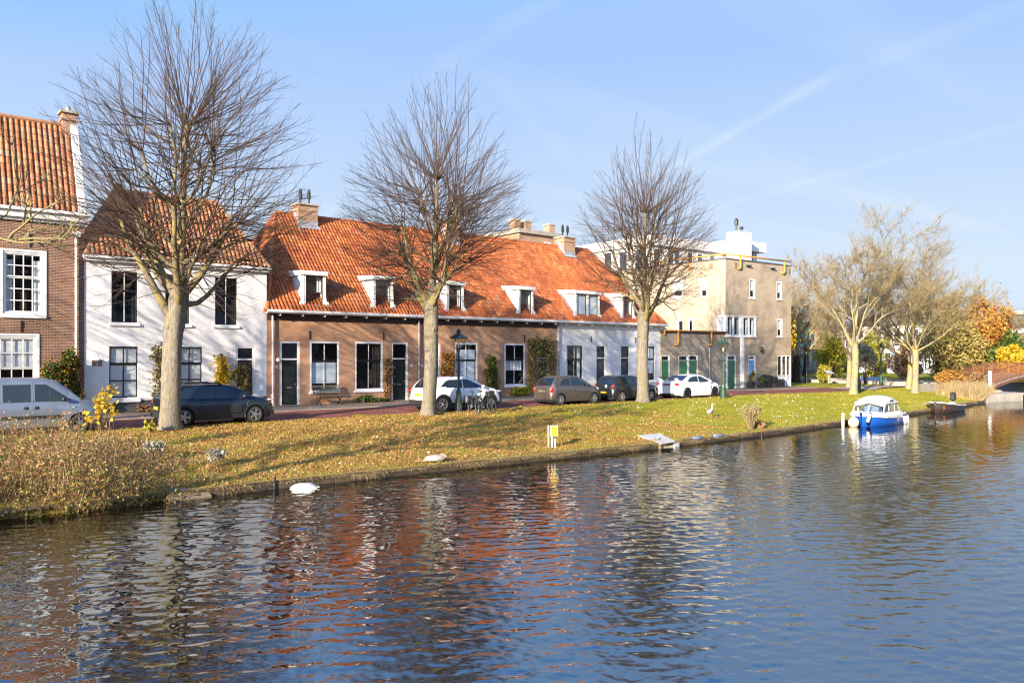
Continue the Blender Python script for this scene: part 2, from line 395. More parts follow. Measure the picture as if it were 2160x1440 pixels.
def carpaint(name, c, metal=0.0, rough=0.35):
    m, n, b = newmat(name)
    t = noise(n, 2.2, 5, 0.6)
    r = ramp(n, t.outputs[0], [(0.35, tuple(x * 0.9 for x in c)), (0.65, tuple(x * 1.06 for x in c))])
    n.links.new(r.outputs[0], b.inputs['Base Color'])
    b.inputs['Metallic'].default_value = metal; b.inputs['Roughness'].default_value = rough
    b.inputs['Coat Weight'].default_value = 0.8; b.inputs['Coat Roughness'].default_value = 0.04
    return m
M['p_silver'] = carpaint('silver paint', (0.20, 0.24, 0.30), 0.4)
M['p_navy'] = carpaint('dark blue black paint', (0.007, 0.011, 0.019), 0.1)
M['p_white'] = carpaint('white car paint', (0.78, 0.78, 0.77))
M['p_taupe'] = carpaint('taupe paint', (0.095, 0.08, 0.068), 0.35)
M['p_char'] = carpaint('charcoal paint', (0.013, 0.017, 0.019), 0.15)

# ---------------------------------------------------------------- mesh helper, naming
ORG = {}
class MB:
    def __init__(s):
        s.v = []; s.f = []; s.m = []; s.uv = []
    def face(s, pts, mi=0, uv=None):
        i = len(s.v)
        s.v.extend([tuple(p) for p in pts])
        s.f.append(tuple(range(i, i + len(pts)))); s.m.append(mi)
        s.uv.append(uv if uv else [(0.5, 0.5)] * len(pts))
    def box(s, x0, x1, y0, y1, z0, z1, mi=0, T=None):
        P = [(x0, y0, z0), (x1, y0, z0), (x1, y1, z0), (x0, y1, z0), (x0, y0, z1), (x1, y0, z1), (x1, y1, z1), (x0, y1, z1)]
        if T is not None: P = [tuple(T @ Vector(p)) for p in P]
        i = len(s.v); s.v.extend(P)
        for a, us in (((0, 3, 2, 1), 0), ((4, 5, 6, 7), 0), ((0, 1, 5, 4), 1), ((1, 2, 6, 5), 2), ((2, 3, 7, 6), 1), ((3, 0, 4, 7), 2)):
            s.f.append(tuple(i + k for k in a)); s.m.append(mi)
            s.uv.append([((P[k][0] + P[k][1]) if us == 0 else (P[k][0] if us == 1 else P[k][1]), P[k][2] if us else P[k][1]) for k in a])
    def bev(s, x0, x1, y0, y1, z0, z1, b=0.02, mi=0, T=None):
        # box with chamfered vertical and top edges
        rings = []
        def ring(z, o, ins):
            X0, X1, Y0, Y1 = x0 + o, x1 - o, y0 + o, y1 - o
            return [(X0 + ins, Y0, z), (X1 - ins, Y0, z), (X1, Y0 + ins, z), (X1, Y1 - ins, z), (X1 - ins, Y1, z), (X0 + ins, Y1, z), (X0, Y1 - ins, z), (X0, Y0 + ins, z)]
        s.loft([ring(z0, 0, b), ring(z1 - b, 0, b), ring(z1, b, b * 0.7)], mi, True, True, True, T)
    def loft(s, rings, mi=0, closed=True, cap0=False, cap1=False, T=None, uvs=None):
        i = len(s.v); n = len(rings[0])
        for r in rings:
            for p in r: s.v.append(tuple(T @ Vector(p)) if T is not None else tuple(p))
        for k in range(len(rings) - 1):
            for j in range(n if closed else n - 1):
                a = i + k * n + j; b2 = i + k * n + (j + 1) % n
                s.f.append((a, b2, b2 + n, a + n)); s.m.append(mi); s.uv.append([(0.5, 0.5)] * 4)
        if cap0: s.f.append(tuple(i + j for j in reversed(range(n)))); s.m.append(mi); s.uv.append([(0.5, 0.5)] * n)
        if cap1:
            k = len(rings) - 1
            s.f.append(tuple(i + k * n + j for j in range(n))); s.m.append(mi); s.uv.append([(0.5, 0.5)] * n)
    def tube(s, pts, rad, n=6, mi=0, cap=True, T=None):
        pts = [Vector(p) for p in pts]
        if not hasattr(rad, '__len__'): rad = [rad] * len(pts)
        rings = []; up = None
        for k, p in enumerate(pts):
            d = (pts[min(k + 1, len(pts) - 1)] - pts[max(k - 1, 0)])
            if d.length < 1e-9: d = Vector((0, 0, 1))
            d.normalize()
            if up is None:
                up = Vector((0, 0, 1)) if abs(d.z) < 0.9 else Vector((1, 0, 0))
            a = d.cross(up)
            if a.length < 1e-6: a = d.orthogonal()
            a.normalize(); b = a.cross(d); up = b
            up = b
            rings.append([p + (a * math.cos(2 * math.pi * j / n) + b * math.sin(2 * math.pi * j / n)) * rad[k] for j in range(n)])
        s.loft(rings, mi, True, cap, cap, T)
    def lathe(s, prof, n=12, o=(0, 0, 0), mi=0, T=None, cap=True, squash=1.0):
        rings = [[(o[0] + r * math.cos(2 * math.pi * j / n), o[1] + squash * r * math.sin(2 * math.pi * j / n), o[2] + z) for j in range(n)] for r, z in prof]
        s.loft(rings, mi, True, cap, cap, T)
    def ell(s, c, r, n=10, m=7, mi=0, T=None):
        rings = []
        for i in range(m + 1):
            t = math.pi * i / m
            q = max(math.sin(t), 0.02)
            rings.append([(c[0] + r[0] * q * math.cos(2 * math.pi * j / n), c[1] + r[1] * q * math.sin(2 * math.pi * j / n), c[2] - r[2] * math.cos(t)) for j in range(n)])
        s.loft(rings, mi, True, True, True, T)
    def build(s, name, mats, parent=None, loc=None, smooth=False, local=False):
        if not isinstance(mats, (list, tuple)): mats = [mats]
        me = bpy.data.meshes.new(name)
        o3 = Vector((0, 0, 0))
        if parent is not None and not local: o3 = ORG[parent.name]
        elif loc is not None and not local: o3 = Vector(loc)
        V = np.array(s.v, dtype=np.float64).reshape(-1, 3) - np.array(o3)
        me.from_pydata(V.tolist(), [], s.f)
        for m in mats: me.materials.append(m)
        if len(mats) > 1: me.polygons.foreach_set('material_index', s.m)
        ul = me.uv_layers.new(name="UVMap")
        fl = np.array([c for u in s.uv for c in u], dtype=np.float32).ravel()
        if len(fl) == 2 * len(me.loops): ul.data.foreach_set('uv', fl)
        if smooth: me.polygons.foreach_set('use_smooth', [True] * len(me.polygons))
        me.update()
        o = bpy.data.objects.new(name, me)
        col.objects.link(o)
        if parent is not None:
            o.parent = parent; ORG[o.name] = ORG[parent.name]
        else:
            o.location = loc if loc is not None else (0, 0, 0)
            ORG[o.name] = Vector(o.location)
        return o
def meshfast(name, V, F, mat, uvx=None, parent=None, mats_idx=None, loc=(0, 0, 0), smooth=False):
    """V (n,3), F (m,k) arrays; uvx one random number per face"""
    me = bpy.data.meshes.new(name)
    V = np.asarray(V, dtype=np.float32); F = np.asarray(F, dtype=np.int32)
    o3 = np.array(ORG[parent.name]) if parent is not None else np.array(loc)
    V = V - o3
    k = F.shape[1]
    me.vertices.add(len(V)); me.vertices.foreach_set('co', V.astype(np.float32).ravel())
    me.loops.add(F.size); me.loops.foreach_set('vertex_index', F.ravel())
    me.polygons.add(len(F)); me.polygons.foreach_set('loop_start', np.arange(len(F), dtype=np.int32) * k)
    try: me.polygons.foreach_set('loop_total', np.full(len(F), k, dtype=np.int32))
    except Exception: pass
    for m in (mat if isinstance(mat, (list, tuple)) else [mat]): me.materials.append(m)
    if mats_idx is not None: me.polygons.foreach_set('material_index', np.asarray(mats_idx, dtype=np.int32))
    if uvx is not None:
        ul = me.uv_layers.new(name="UVMap")
        u = np.repeat(np.asarray(uvx, dtype=np.float32), k)
        ul.data.foreach_set('uv', np.stack([u, u], 1).ravel())
    if smooth: me.polygons.foreach_set('use_smooth', [True] * len(F))
    me.update(calc_edges=True)
    me.validate()
    o = bpy.data.objects.new(name, me); col.objects.link(o)
    if parent is not None: o.parent = parent; ORG[o.name] = ORG[parent.name]
    else: o.location = loc; ORG[o.name] = Vector(loc)
    return o
def tag(o, label=None, cat=None, group=None, kind=None):
    if label: o['label'] = label
    if cat: o['category'] = cat
    if group: o['group'] = group
    if kind: o['kind'] = kind
    return o
def thing(name, loc, label, cat, group=None, rz=0):
    o = bpy.data.objects.new(name, None); col.objects.link(o)
    o.empty_display_size = 0.3
    o.location = loc; o.rotation_euler = (0, 0, rz)
    ORG[o.name] = Vector(loc)
    return tag(o, label, cat, group)
def copy_tree(o, parent=None):
    c = o.copy(); col.objects.link(c); ORG[c.name] = ORG[o.name]
    if parent is not None: c.parent = parent
    for ch in list(o.children): copy_tree(ch, c)
    return c
def smooth01(a, b, x):
    t = min(1, max(0, (x - a) / (b - a))); return t * t * (3 - 2 * t)
def interp(pts, x):
    if x <= pts[0][0]: return pts[0][1]
    for (a, p), (b, q) in zip(pts, pts[1:]):
        if x <= b: return p + (q - p) * (x - a) / (b - a)
    return pts[-1][1]
# ================================================================= SETTING: ground, road, pavement, water
WATER = -1.0
BANK = [(-1500, 12.3), (-30, 12.3), (-7, 12.8), (-3, 14.6), (0, 18.6), (2.4, 19.7), (8, 19.8), (14, 19.6), (23, 19.25), (30, 19.4), (37, 19.9), (50, 20.9), (59, 22.0), (64, 22.6), (70, 23.4)]
def bank(u): return interp(BANK, u)
def rough(u, v):
    return 0.03 * math.sin(u * 1.7 + 1.3 * math.sin(v * 1.1)) * math.sin(v * 2.3 + u * 0.4) + 0.02 * math.sin(u * 4.1 + v * 3.3) + 0.012 * math.sin(u * 9.7 - v * 7.9)
def dip(u): return 0.12 * smooth01(16, 24, u) * 0 + 0.14 * smooth01(44, 56, u)
ROAD0, ROAD1 = 29.35, 33.45
def gz(u, v):
    vb = bank(u)
    if v <= ROAD0:
        t = min(1, max(0, (v - vb) / (ROAD0 - vb)))
        e = -0.79; top = -0.15 - dip(u)
        z = e + (top - e) * (1 - (1 - t) ** 1.5)
        return z + rough(u, v) * min(1, t * 6) * min(1, (1 - t) * 5 + 0.25)
    if v <= ROAD1: return -0.15 - dip(u) + (v - ROAD0) * 0.022
    return -0.03 - dip(u)
us = [-1500, -400, -120, -60, -30] + [x * 0.5 for x in range(-58, 141)]
ts = [0, 0.012, 0.03] + [0.06 + 0.94 * i / 30 for i in range(31)]
V, F = [], []
far_v = [ROAD1 - 0.01, ROAD1 + 0.2, 36, 45, 60, 120, 400, 1500]
nrow = 1 + len(ts) + len(far_v)
for u in us:
    vb = bank(u)
    V.append((u, vb + 0.02, -1.7))
    for t in ts:
        v = vb + (ROAD0 - vb) * t
        V.append((u, v, gz(u, v)))
    for v in far_v: V.append((u, v, gz(u, v)))
for i in range(len(us) - 1):
    for j in range(nrow - 1):
        a = i * nrow + j
        F.append((a, a + nrow, a + nrow + 1, a + 1))
# the east end drops into the side canal
m, n, b = newmat("grass ground")
p = geo_pos(n)
g1 = noise(n, 1.3, 6, 0.65, p); g2 = noise(n, 0.35, 4, 0.6, p); g3 = noise(n, 9, 5, 0.7, p)
green = ramp(n, g3.outputs[0], [(0.3, (0.16, 0.165, 0.016)), (0.55, (0.30, 0.28, 0.028)), (0.75, (0.44, 0.38, 0.06))])
brown = ramp(n, g3.outputs[0], [(0.3, (0.19, 0.11, 0.035)), (0.55, (0.37, 0.24, 0.075)), (0.75, (0.50, 0.37, 0.13))])
sx = n.nodes.new("ShaderNodeSeparateXYZ"); n.links.new(p, sx.inputs[0])
gx = n.nodes.new("ShaderNodeMapRange"); gx.inputs[1].default_value = 12; gx.inputs[2].default_value = 34; gx.inputs[3].default_value = 0.13; gx.inputs[4].default_value = -0.22
n.links.new(sx.outputs[0], gx.inputs[0])
ad = n.nodes.new("ShaderNodeMath"); ad.operation = 'ADD'; n.links.new(g1.outputs[0], ad.inputs[0]); n.links.new(gx.outputs[0], ad.inputs[1])
f = ramp(n, ad.outputs[0], [(0.45, (0, 0, 0)), (0.62, (0.9, 0.9, 0.9))])
n.links.new(mixc(n, f.outputs[0], green.outputs[0], brown.outputs[0]), b.inputs['Base Color'])
b.inputs['Roughness'].default_value = 0.95; b.inputs['Specular IOR Level'].default_value = 0.1
bump(n, b, g3.outputs[0], 0.9, 0.05)
M['ground'] = m
g = meshfast("ground", V, F, M['ground'], smooth=True); tag(g, kind='structure')
# land beyond the side canal
V = [(80, 21.8, -1.7), (80, 21.8, -0.45), (80, 24, -0.1), (80, 1500, -0.1), (1500, 21.8, -1.7), (1500, 21.8, -0.45), (1500, 24, -0.1), (1500, 1500, -0.1)]
F = [(0, 4, 5, 1), (1, 5, 6, 2), (2, 6, 7, 3), (0, 1, 2, 2)]
mb = MB()
mb.face([V[k] for k in (0, 4, 5, 1)]); mb.face([V[k] for k in (1, 5, 6, 2)]); mb.face([V[k] for k in (2, 6, 7, 3)])
mb.face([(80, 21.8, -1.7), (80, 21.8, -0.45), (80, 24, -0.1), (80, 1500, -0.1), (80, 1500, -1.7)])
tag(mb.build("far_bank", M['ground']), kind='structure')

# road of red clinkers
def paver(name, c1, c2, mo, w, h):
    m, n, b = newmat(name)
    p = geo_pos(n)
    t = n.nodes.new("ShaderNodeTexBrick"); n.links.new(p, t.inputs[0])
    t.inputs['Scale'].default_value = 1; t.inputs['Brick Width'].default_value = w; t.inputs['Row Height'].default_value = h; t.inputs['Mortar Size'].default_value = 0.006
    t.inputs['Color1'].default_value = (*c1, 1); t.inputs['Color2'].default_value = (*c2, 1); t.inputs['Mortar'].default_value = (*mo, 1)
    r = ramp(n, noise(n, 0.8, 6, 0.65, p).outputs[0], [(0.3, (0.65, 0.62, 0.6)), (0.65, (1.15, 1.1, 1.05))])
    n.links.new(mixc(n, 1.0, t.outputs[0], r.outputs[0], 'MULTIPLY'), b.inputs['Base Color']); b.inputs['Roughness'].default_value = 0.85
    b.inputs['Specular IOR Level'].default_value = 0.3
    bump(n, b, t.outputs['Fac'], 0.4, -0.006)
    return m
M['road'] = paver("red clinker paving", (0.26, 0.075, 0.055), (0.20, 0.06, 0.045), (0.10, 0.07, 0.055), 0.2, 0.1)
M['pave'] = paver("grey brown paving", (0.25, 0.20, 0.155), (0.20, 0.16, 0.125), (0.12, 0.10, 0.08), 0.3, 0.3)
M['path'] = paver("pale path paving", (0.42, 0.36, 0.30), (0.38, 0.32, 0.27), (0.25, 0.2, 0.16), 0.3, 0.15)
def strip(name, mat, pts, lift):
    V, F = [], []
    for k, (u, a, bb) in enumerate(pts):
        for j in range(4):
            v = a + (bb - a) * j / 3
            V.append((u, v, max(gz(u, v), gz(u, v - 0.25) if v > ROAD1 else -9) + lift if False else gz(u, v) + lift))
        if k:
            for j in range(3):
                q = (k - 1) * 4 + j
                F.append((q, q + 4, q + 5, q + 1))
    return tag(meshfast(name, V, F, mat, smooth=True), kind='structure')
us2 = [-300, -100, -40] + list(range(-30, 71, 1))
strip("road", M['road'], [(u, ROAD0, ROAD1 - 0.02) for u in us2 if u <= 61], 0.006)
mb = MB()
for a, bb in zip(us2, us2[1:]):
    z0, z1 = -0.02 - dip(a), -0.02 - dip(bb)
    y0 = ROAD1 - 0.012
    if a >= 60: continue
    mb.face([(a, y0, z0), (bb, y0, z1), (bb, 40, z1), (a, 40, z0)])
    mb.face([(a, y0, z0 - 0.12), (bb, y0, z1 - 0.12), (bb, y0, z1), (a, y0, z0)], 1)
    mb.face([(a, y0 - 0.002, z0 + 0.004), (bb, y0 - 0.002, z1 + 0.004), (bb, y0 + 0.13, z1 + 0.004), (a, y0 + 0.13, z0 + 0.004)], 1)
tag(mb.build("pavement", [M['pave'], M['concrete']]), kind='structure')
V, F = [], []
pp = [(59.5, 30.6, 2.6), (62, 31.2, 2.0), (65, 31.6, 1.7), (68, 31.4, 1.6), (70, 30.0, 1.6)]
for k, (u, v, w) in enumerate(pp):
    for j in (-1, 1): V.append((u, v + j * w * 0.75, max(gz(u, v - 1.4), gz(u, v + 1.4), gz(u, v)) + 0.02))
    if k: F.append((2 * k - 2, 2 * k, 2 * k + 1, 2 * k - 1))
tag(meshfast("path", V, F, M['path']), kind='structure')

# water
m, n, b = newmat("canal water")
p = geo_pos(n)
b.inputs['Base Color'].default_value = (0.006, 0.0038, 0.002, 1)
b.inputs['Roughness'].default_value = 0.0; b.inputs['IOR'].default_value = 3.8; b.inputs['Specular Tint'].default_value = (0.82, 0.92, 1.0, 1)
b.inputs['Specular IOR Level'].default_value = 0.55
w1 = noise(n, 1.0, 1, 0.4, mapped(n, p, (1.6, 3.2, 1), (0, 0, R(30))), 0.5)
w2 = noise(n, 1.0, 1, 0.4, mapped(n, p, (3.4, 6.0, 1), (0, 0, R(50))), 0.6)
w3 = noise(n, 1.0, 2, 0.55, mapped(n, p, (6.0, 9.0, 1), (0, 0, R(36))), 0.3)
big = noise(n, 0.16, 3, 0.6, p)
amp = ramp(n, big.outputs[0], [(0.35, (0.35, 0.35, 0.35)), (0.62, (1, 1, 1))])
def mm(op, a, bq, c=None):
    x = n.nodes.new("ShaderNodeMath"); x.operation = op
    for i, q in enumerate((a, bq, c)):
        if q is None: continue
        if isinstance(q, (int, float)): x.inputs[i].default_value = q
        else: n.links.new(q, x.inputs[i])
    return x.outputs[0]
h = mm('MULTIPLY_ADD', w2.outputs[0], 0.60, mm('MULTIPLY', w1.outputs[0], 0.62))
h = mm('MULTIPLY_ADD', w3.outputs[0], 0.05, h)
h = mm('MULTIPLY', h, mm('MULTIPLY_ADD', amp.outputs[0], 0.6, 0.4))
bump(n, b, w3.outputs[0], 1.0, 0.0022)
M['water'] = m
# real waves: a fan shaped grid of water in front of the quay, wavelengths from 0.2 to 1.6 m
def water_sheet():
    rng = np.random.default_rng(12)
    nr, na = 1250, 920
    rad = 3.0 * (120 / 3.0) ** (np.arange(nr) / (nr - 1)); ang = np.linspace(R(-12), R(96), na)
    Rr, An = np.meshgrid(rad, ang, indexing='ij')
    X = Rr * np.cos(An); Y = Rr * np.sin(An)
    cell = np.maximum(Rr * math.log(40) / nr, Rr * R(108) / na)
    Z = np.zeros_like(X)
    env = 0.5 + 0.5 * np.sin(X * .31 + 1.7 * np.sin(Y * .22 + .6)) * np.sin(Y * .43 - X * .12 + 1.1) 
    env = 0.55 + 0.45 * env + 0.10 * np.sin(X * 1.1 + Y * .7)
    N_ = 64
    for k in range(N_):
        lam = 0.09 * (0.62 / 0.09) ** ((k + rng.random()) / N_)
        th = R(54) + rng.normal(0, R(36))
        slope = WAVE_SLOPE * math.sqrt(2.0 / N_) * (1.0 if lam < .45 else .75)
        a_ = slope * lam / (2 * math.pi)
        kx, ky = 2 * math.pi / lam * math.cos(th), 2 * math.pi / lam * math.sin(th)
        fade = np.clip((lam / cell - 2.2) / 2.0, 0, 1)
        # slow phase drift keeps the crests short and irregular
        ph = rng.uniform(0, 6.28) + 1.5 * np.sin(X * rng.uniform(.2, .7) + Y * rng.uniform(-.6, .6) + rng.uniform(0, 6.28)) + 1.0 * np.sin(X * rng.uniform(-1.2, 1.2) + Y * rng.uniform(.5, 1.4) + rng.uniform(0, 6.28))
        w = np.sin(kx * X + ky * Y + ph)
        Z += a_ * fade * (w + .25 * w * np.abs(w))
    Z = WATER + Z * env
    V = np.stack([X, Y, Z], -1).reshape(-1, 3)
    i = np.arange(nr - 1)[:, None] * na; j = np.arange(na - 1)[None, :]
    F = np.stack([i + j, i + na + j, i + na + j + 1, i + j + 1], -1).reshape(-1, 4)
    n0 = len(V)
    far = np.array([(-800, -300, WATER - .09), (1500, -300, WATER - .09), (1500, 1500, WATER - .09), (-800, 1500, WATER - .09)])
    V = np.concatenate([V, far]); F = np.concatenate([F, [[n0, n0 + 1, n0 + 2, n0 + 3]]])
    return meshfast("water", V, F, M['water'], smooth=True)
WAVE_SLOPE = 0.074
tag(water_sheet(), kind='structure')

# timber edging of the bank
random.seed(5)
edge = thing("bank_edging", (13, 19.6, -1.0), "weathered timber boards holding the grass bank at the waterline", "bank edging")
mb = MB(); bolts = []
u = 6.5
while u < 63.5:
    L = random.choice([2.4, 3.0, 3.6]); u1 = u + L - 0.02
    a = Vector((u, bank(u) - 0.07, 0)); c = Vector((u1, bank(u1) - 0.07, 0))
    d = (c - a).normalized(); nn = Vector((d.y, -d.x, 0))
    j = random.uniform(-0.03, 0.03); k = random.uniform(-0.03, 0.03)
    A = a + nn * (0.05 + j); C = c + nn * (0.05 + k)
    t = 0.075
    q0, q1 = -0.82 + random.uniform(-0.045, 0.03), -0.82 + random.uniform(-0.045, 0.03)
    P = [A, C, C - nn * t, A - nn * t]
    mb.loft([[(x.x, x.y, -1.5) for x in P], [(P[0].x, P[0].y, q0), (P[1].x, P[1].y, q1), (P[2].x, P[2].y, q1 + .01), (P[3].x, P[3].y, q0 + .01)]], 0, True, True, True)
    for kk in range(2):
        w = A + (C - A) * random.uniform(0.1, 0.9) + nn * 0.012
        bb_ = MB(); bb_.ell((w.x, w.y, -0.88), (0.022, 0.022, 0.022), 6, 5); bolts.append(bb_)
    u += L
mb.build("board", M['timber'], edge)
for bb_ in bolts: bb_.build("bolt", M['feather'], edge)
mb = MB()
mb.loft([[(5.75, 19.45, -1.02), (6.75, 19.5, -1.0), (6.7, 19.75, -.88), (5.8, 19.8, -.72)], [(5.75, 19.45, -.99), (6.75, 19.5, -.96), (6.7, 19.75, -.84), (5.8, 19.8, -.68)]], 0, True, True, True)
tag(mb.build("broken_plank", M['wood'], None, (6.2, 19.6, -.95)), "loose grey plank sagging from the bank into the water", "plank")

# ================================================================= BUILDINGS
class Fac:
    """a wall plane: a along the wall, z up, d inwards"""
    def __init__(s, o, ang=0.0):
        s.o = Vector((o[0], o[1], 0)); s.U = Vector((math.cos(ang), math.sin(ang), 0)); s.N = Vector((-math.sin(ang), math.cos(ang), 0))
    def P(s, a, z, d=0.0):
        q = s.o + s.U * a + s.N * d; return (q.x, q.y, z)
    def box(s, mb, a0, a1, z0, z1, d0, d1, mi=0):
        T = Matrix(((s.U.x, s.N.x, 0, s.o.x), (s.U.y, s.N.y, 0, s.o.y), (0, 0, 1, 0), (0, 0, 0, 1)))
        mb.box(a0, a1, d0, d1, z0, z1, mi, T)
    def wall(s, mb, a0, a1, z0, z1, holes, rev=0.14, mi=0):
        A = sorted({a0, a1, *[h[0] for h in holes], *[h[1] for h in holes]}); Z = sorted({z0, z1, *[h[2] for h in holes], *[h[3] for h in holes]})
        for x, y in zip(A, A[1:]):
            for p, q in zip(Z, Z[1:]):
                cx, cz = (x + y) / 2, (p + q) / 2
                if any(h[0] < cx < h[1] and h[2] < cz < h[3] for h in holes): continue
                mb.face([s.P(x, p), s.P(y, p), s.P(y, q), s.P(x, q)], mi, [(x, p), (y, p), (y, q), (x, q)])
        for h in holes:
            x, y, p, q = h[:4]
            for (u0, w0), (u1, w1) in (((x, p), (y, p)), ((y, p), (y, q)), ((y, q), (x, q)), ((x, q), (x, p))):
                mb.face([s.P(u1, w1), s.P(u0, w0), s.P(u0, w0, rev), s.P(u1, w1, rev)], mi, [(u1 + w1, 0), (u0 + w0, 0), (u0 + w0, rev), (u1 + w1, rev)])
    def quad(s, mb, a0, a1, z0, z1, d, mi=0):
        mb.face([s.P(a0, z0, d), s.P(a1, z0, d), s.P(a1, z1, d), s.P(a0, z1, d)], mi, [(a0, z0), (a1, z0), (a1, z1), (a0, z1)])
    def ring(s, mb, a0, a1, z0, z1, t, d0, d1, mi=0, tb=None):
        tb = t if tb is None else tb
        s.box(mb, a0, a0 + t, z0, z1, d0, d1, mi); s.box(mb, a1 - t, a1, z0, z1, d0, d1, mi)
        s.box(mb, a0 + t, a1 - t, z1 - t, z1, d0, d1, mi); s.box(mb, a0 + t, a1 - t, z0, z0 + tb, d0, d1, mi)

def window(par, f, a0, a1, z0, z1, split=0.58, cols=2, rows=(1, 1), sash='black', frame=0.09, d=0.02, sill=True, curtain=None, barw=0.03, bars='white', sillz=0.1, name='window', proud=None, uppercurt=None, rng=random):
    """sash window: frame > pane, sash, sill, curtain"""
    mb = MB(); f.ring(mb, a0, a1, z0, z1, frame, d, d + 0.13)
    if proud: f.ring(mb, a0 - proud, a1 + proud, z0 - proud, z1 + proud, proud + 0.02, -0.03, d + 0.001)
    w = mb.build(name, M['white'], par)
    A0, A1, Z0, Z1 = a0 + frame, a1 - frame, z0 + frame, z1 - frame
    zs = Z0 + (Z1 - Z0) * split if split else None
    mb = MB(); bb = MB()
    segs = [(Z0, zs, rows[0], d + 0.06), (zs, Z1, rows[1], d + 0.03)] if split else [(Z0, Z1, rows[0], d + 0.05)]
    for q0, q1, nr, dd in segs:
        f.ring(mb, A0, A1, q0, q1, 0.05, dd, dd + 0.045)
        for i in range(1, cols):
            x = A0 + (A1 - A0) * i / cols
            f.box(bb, x - barw / 2, x + barw / 2, q0 + 0.05, q1 - 0.05, dd + 0.008, dd + 0.03)
        for i in range(1, nr):
            z = q0 + (q1 - q0) * i / nr
            f.box(bb, A0 + 0.05, A1 - 0.05, z - barw / 2, z + barw / 2, dd + 0.006, dd + 0.028)
    s = mb.build("sash", M[sash], w)
    if bb.v: bb.build("glazing_bar", M[bars], w)
    mb = MB()
    for q0, q1, nr, dd in segs: f.quad(mb, A0 + 0.04, A1 - 0.04, q0 + 0.04, q1 - 0.04, dd + 0.02)
    mb.build("pane", M['glass'], w)
    if sill:
        mb = MB(); f.box(mb, a0 - 0.05, a1 + 0.05, z0 - sillz, z0 + 0.001, -0.07, 0.14)
        mb.build("sill", M['white'], w)
    if curtain:
        kind, c0, c1, mat = curtain
        mb = MB()
        zz0 = Z0 + (Z1 - Z0) * c0; zz1 = Z0 + (Z1 - Z0) * c1
        if kind == 'blind': f.box(mb, A0 + .02, A1 - .02, zz0, zz1, d + 0.115, d + 0.125)
        else:
            for (x0, x1) in (((A0, A0 + (A1 - A0) * 0.22), (A1 - (A1 - A0) * 0.22, A1)) if kind == 'sides' else ((A0, A1),) if kind == 'net' else ((A1 - (A1 - A0) * 0.3, A1),)):
                k = max(6, int((x1 - x0) / 0.035))
                rr = [[(f.P(x0 + (x1 - x0) * i / k, z, d + 0.22 + 0.03 * math.sin(i * 1.9) + 0.012 * math.sin(i * 0.7 + z))) for i in range(k + 1)] for z in (zz0, (zz0 + zz1) / 2, zz1)]
                mb.loft(rr, 0, False)
        mb.build("curtain", M[mat], w)
    return w

def door(par, f, a0, a1, z0, z1, ztrans, leaf='doorblack', frame=0.1, d=0.02, glazed=False, knob=1, window_top=True, slot=True, sashc='black'):
    mb = MB(); f.box(mb, a0, a0 + frame, z0, z1, d, d + 0.13); f.box(mb, a1 - frame, a1, z0, z1, d, d + 0.13)
    f.box(mb, a0 + frame, a1 - frame, z1 - frame, z1, d, d + 0.13)
    if ztrans: f.box(mb, a0 + frame, a1 - frame, ztrans, ztrans + 0.07, d, d + 0.13)
    fr = mb.build("door_frame", M['white'], par)
    A0, A1 = a0 + frame, a1 - frame
    top = ztrans if ztrans else z1 - frame
    mb = MB(); f.box(mb, A0, A1, z0 + 0.04, top, d + 0.06, d + 0.11)
    hh = top - z0
    if leaf in ('doorblack', 'doordark'):
        for p0, p1 in ((0.10, 0.36), (0.42, 0.93)):
            f.ring(mb, A0 + 0.1, A1 - 0.1, z0 + hh * p0, z0 + hh * p1, 0.035, d + 0.045, d + 0.0605)
    dl = mb.build("door", M[leaf], par)
    if glazed:
        mb = MB(); f.box(mb, A0 + 0.15, A1 - 0.15, z0 + hh * 0.45, z0 + hh * 0.9, d + 0.052, d + 0.059); mb.build("pane", M['farglass'], dl)
    if knob:
        mb = MB(); x = A1 - 0.09 if knob > 0 else A0 + 0.09
        T = Matrix.Translation(Vector(f.P(x, z0 + 1.05, d + 0.03)))
        mb.ell((0, 0, 0), (0.03, 0.035, 0.03), 8, 6, 0, T); mb.build("handle", M['chrome'], dl)
    if slot:
        mb = MB(); f.box(mb, (A0 + A1) / 2 - 0.13, (A0 + A1) / 2 + 0.13, z0 + 0.86, z0 + 0.91, d + 0.04, d + 0.0595); mb.build("letter_slot", M['chrome'], dl)
    if ztrans:
        mb = MB(); f.ring(mb, A0, A1, ztrans + 0.07, z1 - frame, 0.045, d + 0.04, d + 0.085); w = mb.build("transom_window", M[sashc], par)
        mb = MB(); f.quad(mb, A0 + 0.03, A1 - 0.03, ztrans + 0.1, z1 - frame - 0.03, d + 0.06); mb.build("pane", M['glass'], w)
    mb = MB(); f.box(mb, a0 - 0.03, a1 + 0.03, z0 - 0.06, z0 + 0.035, -0.06, 0.13); mb.build("doorstep", M['stone'], par)
    return dl

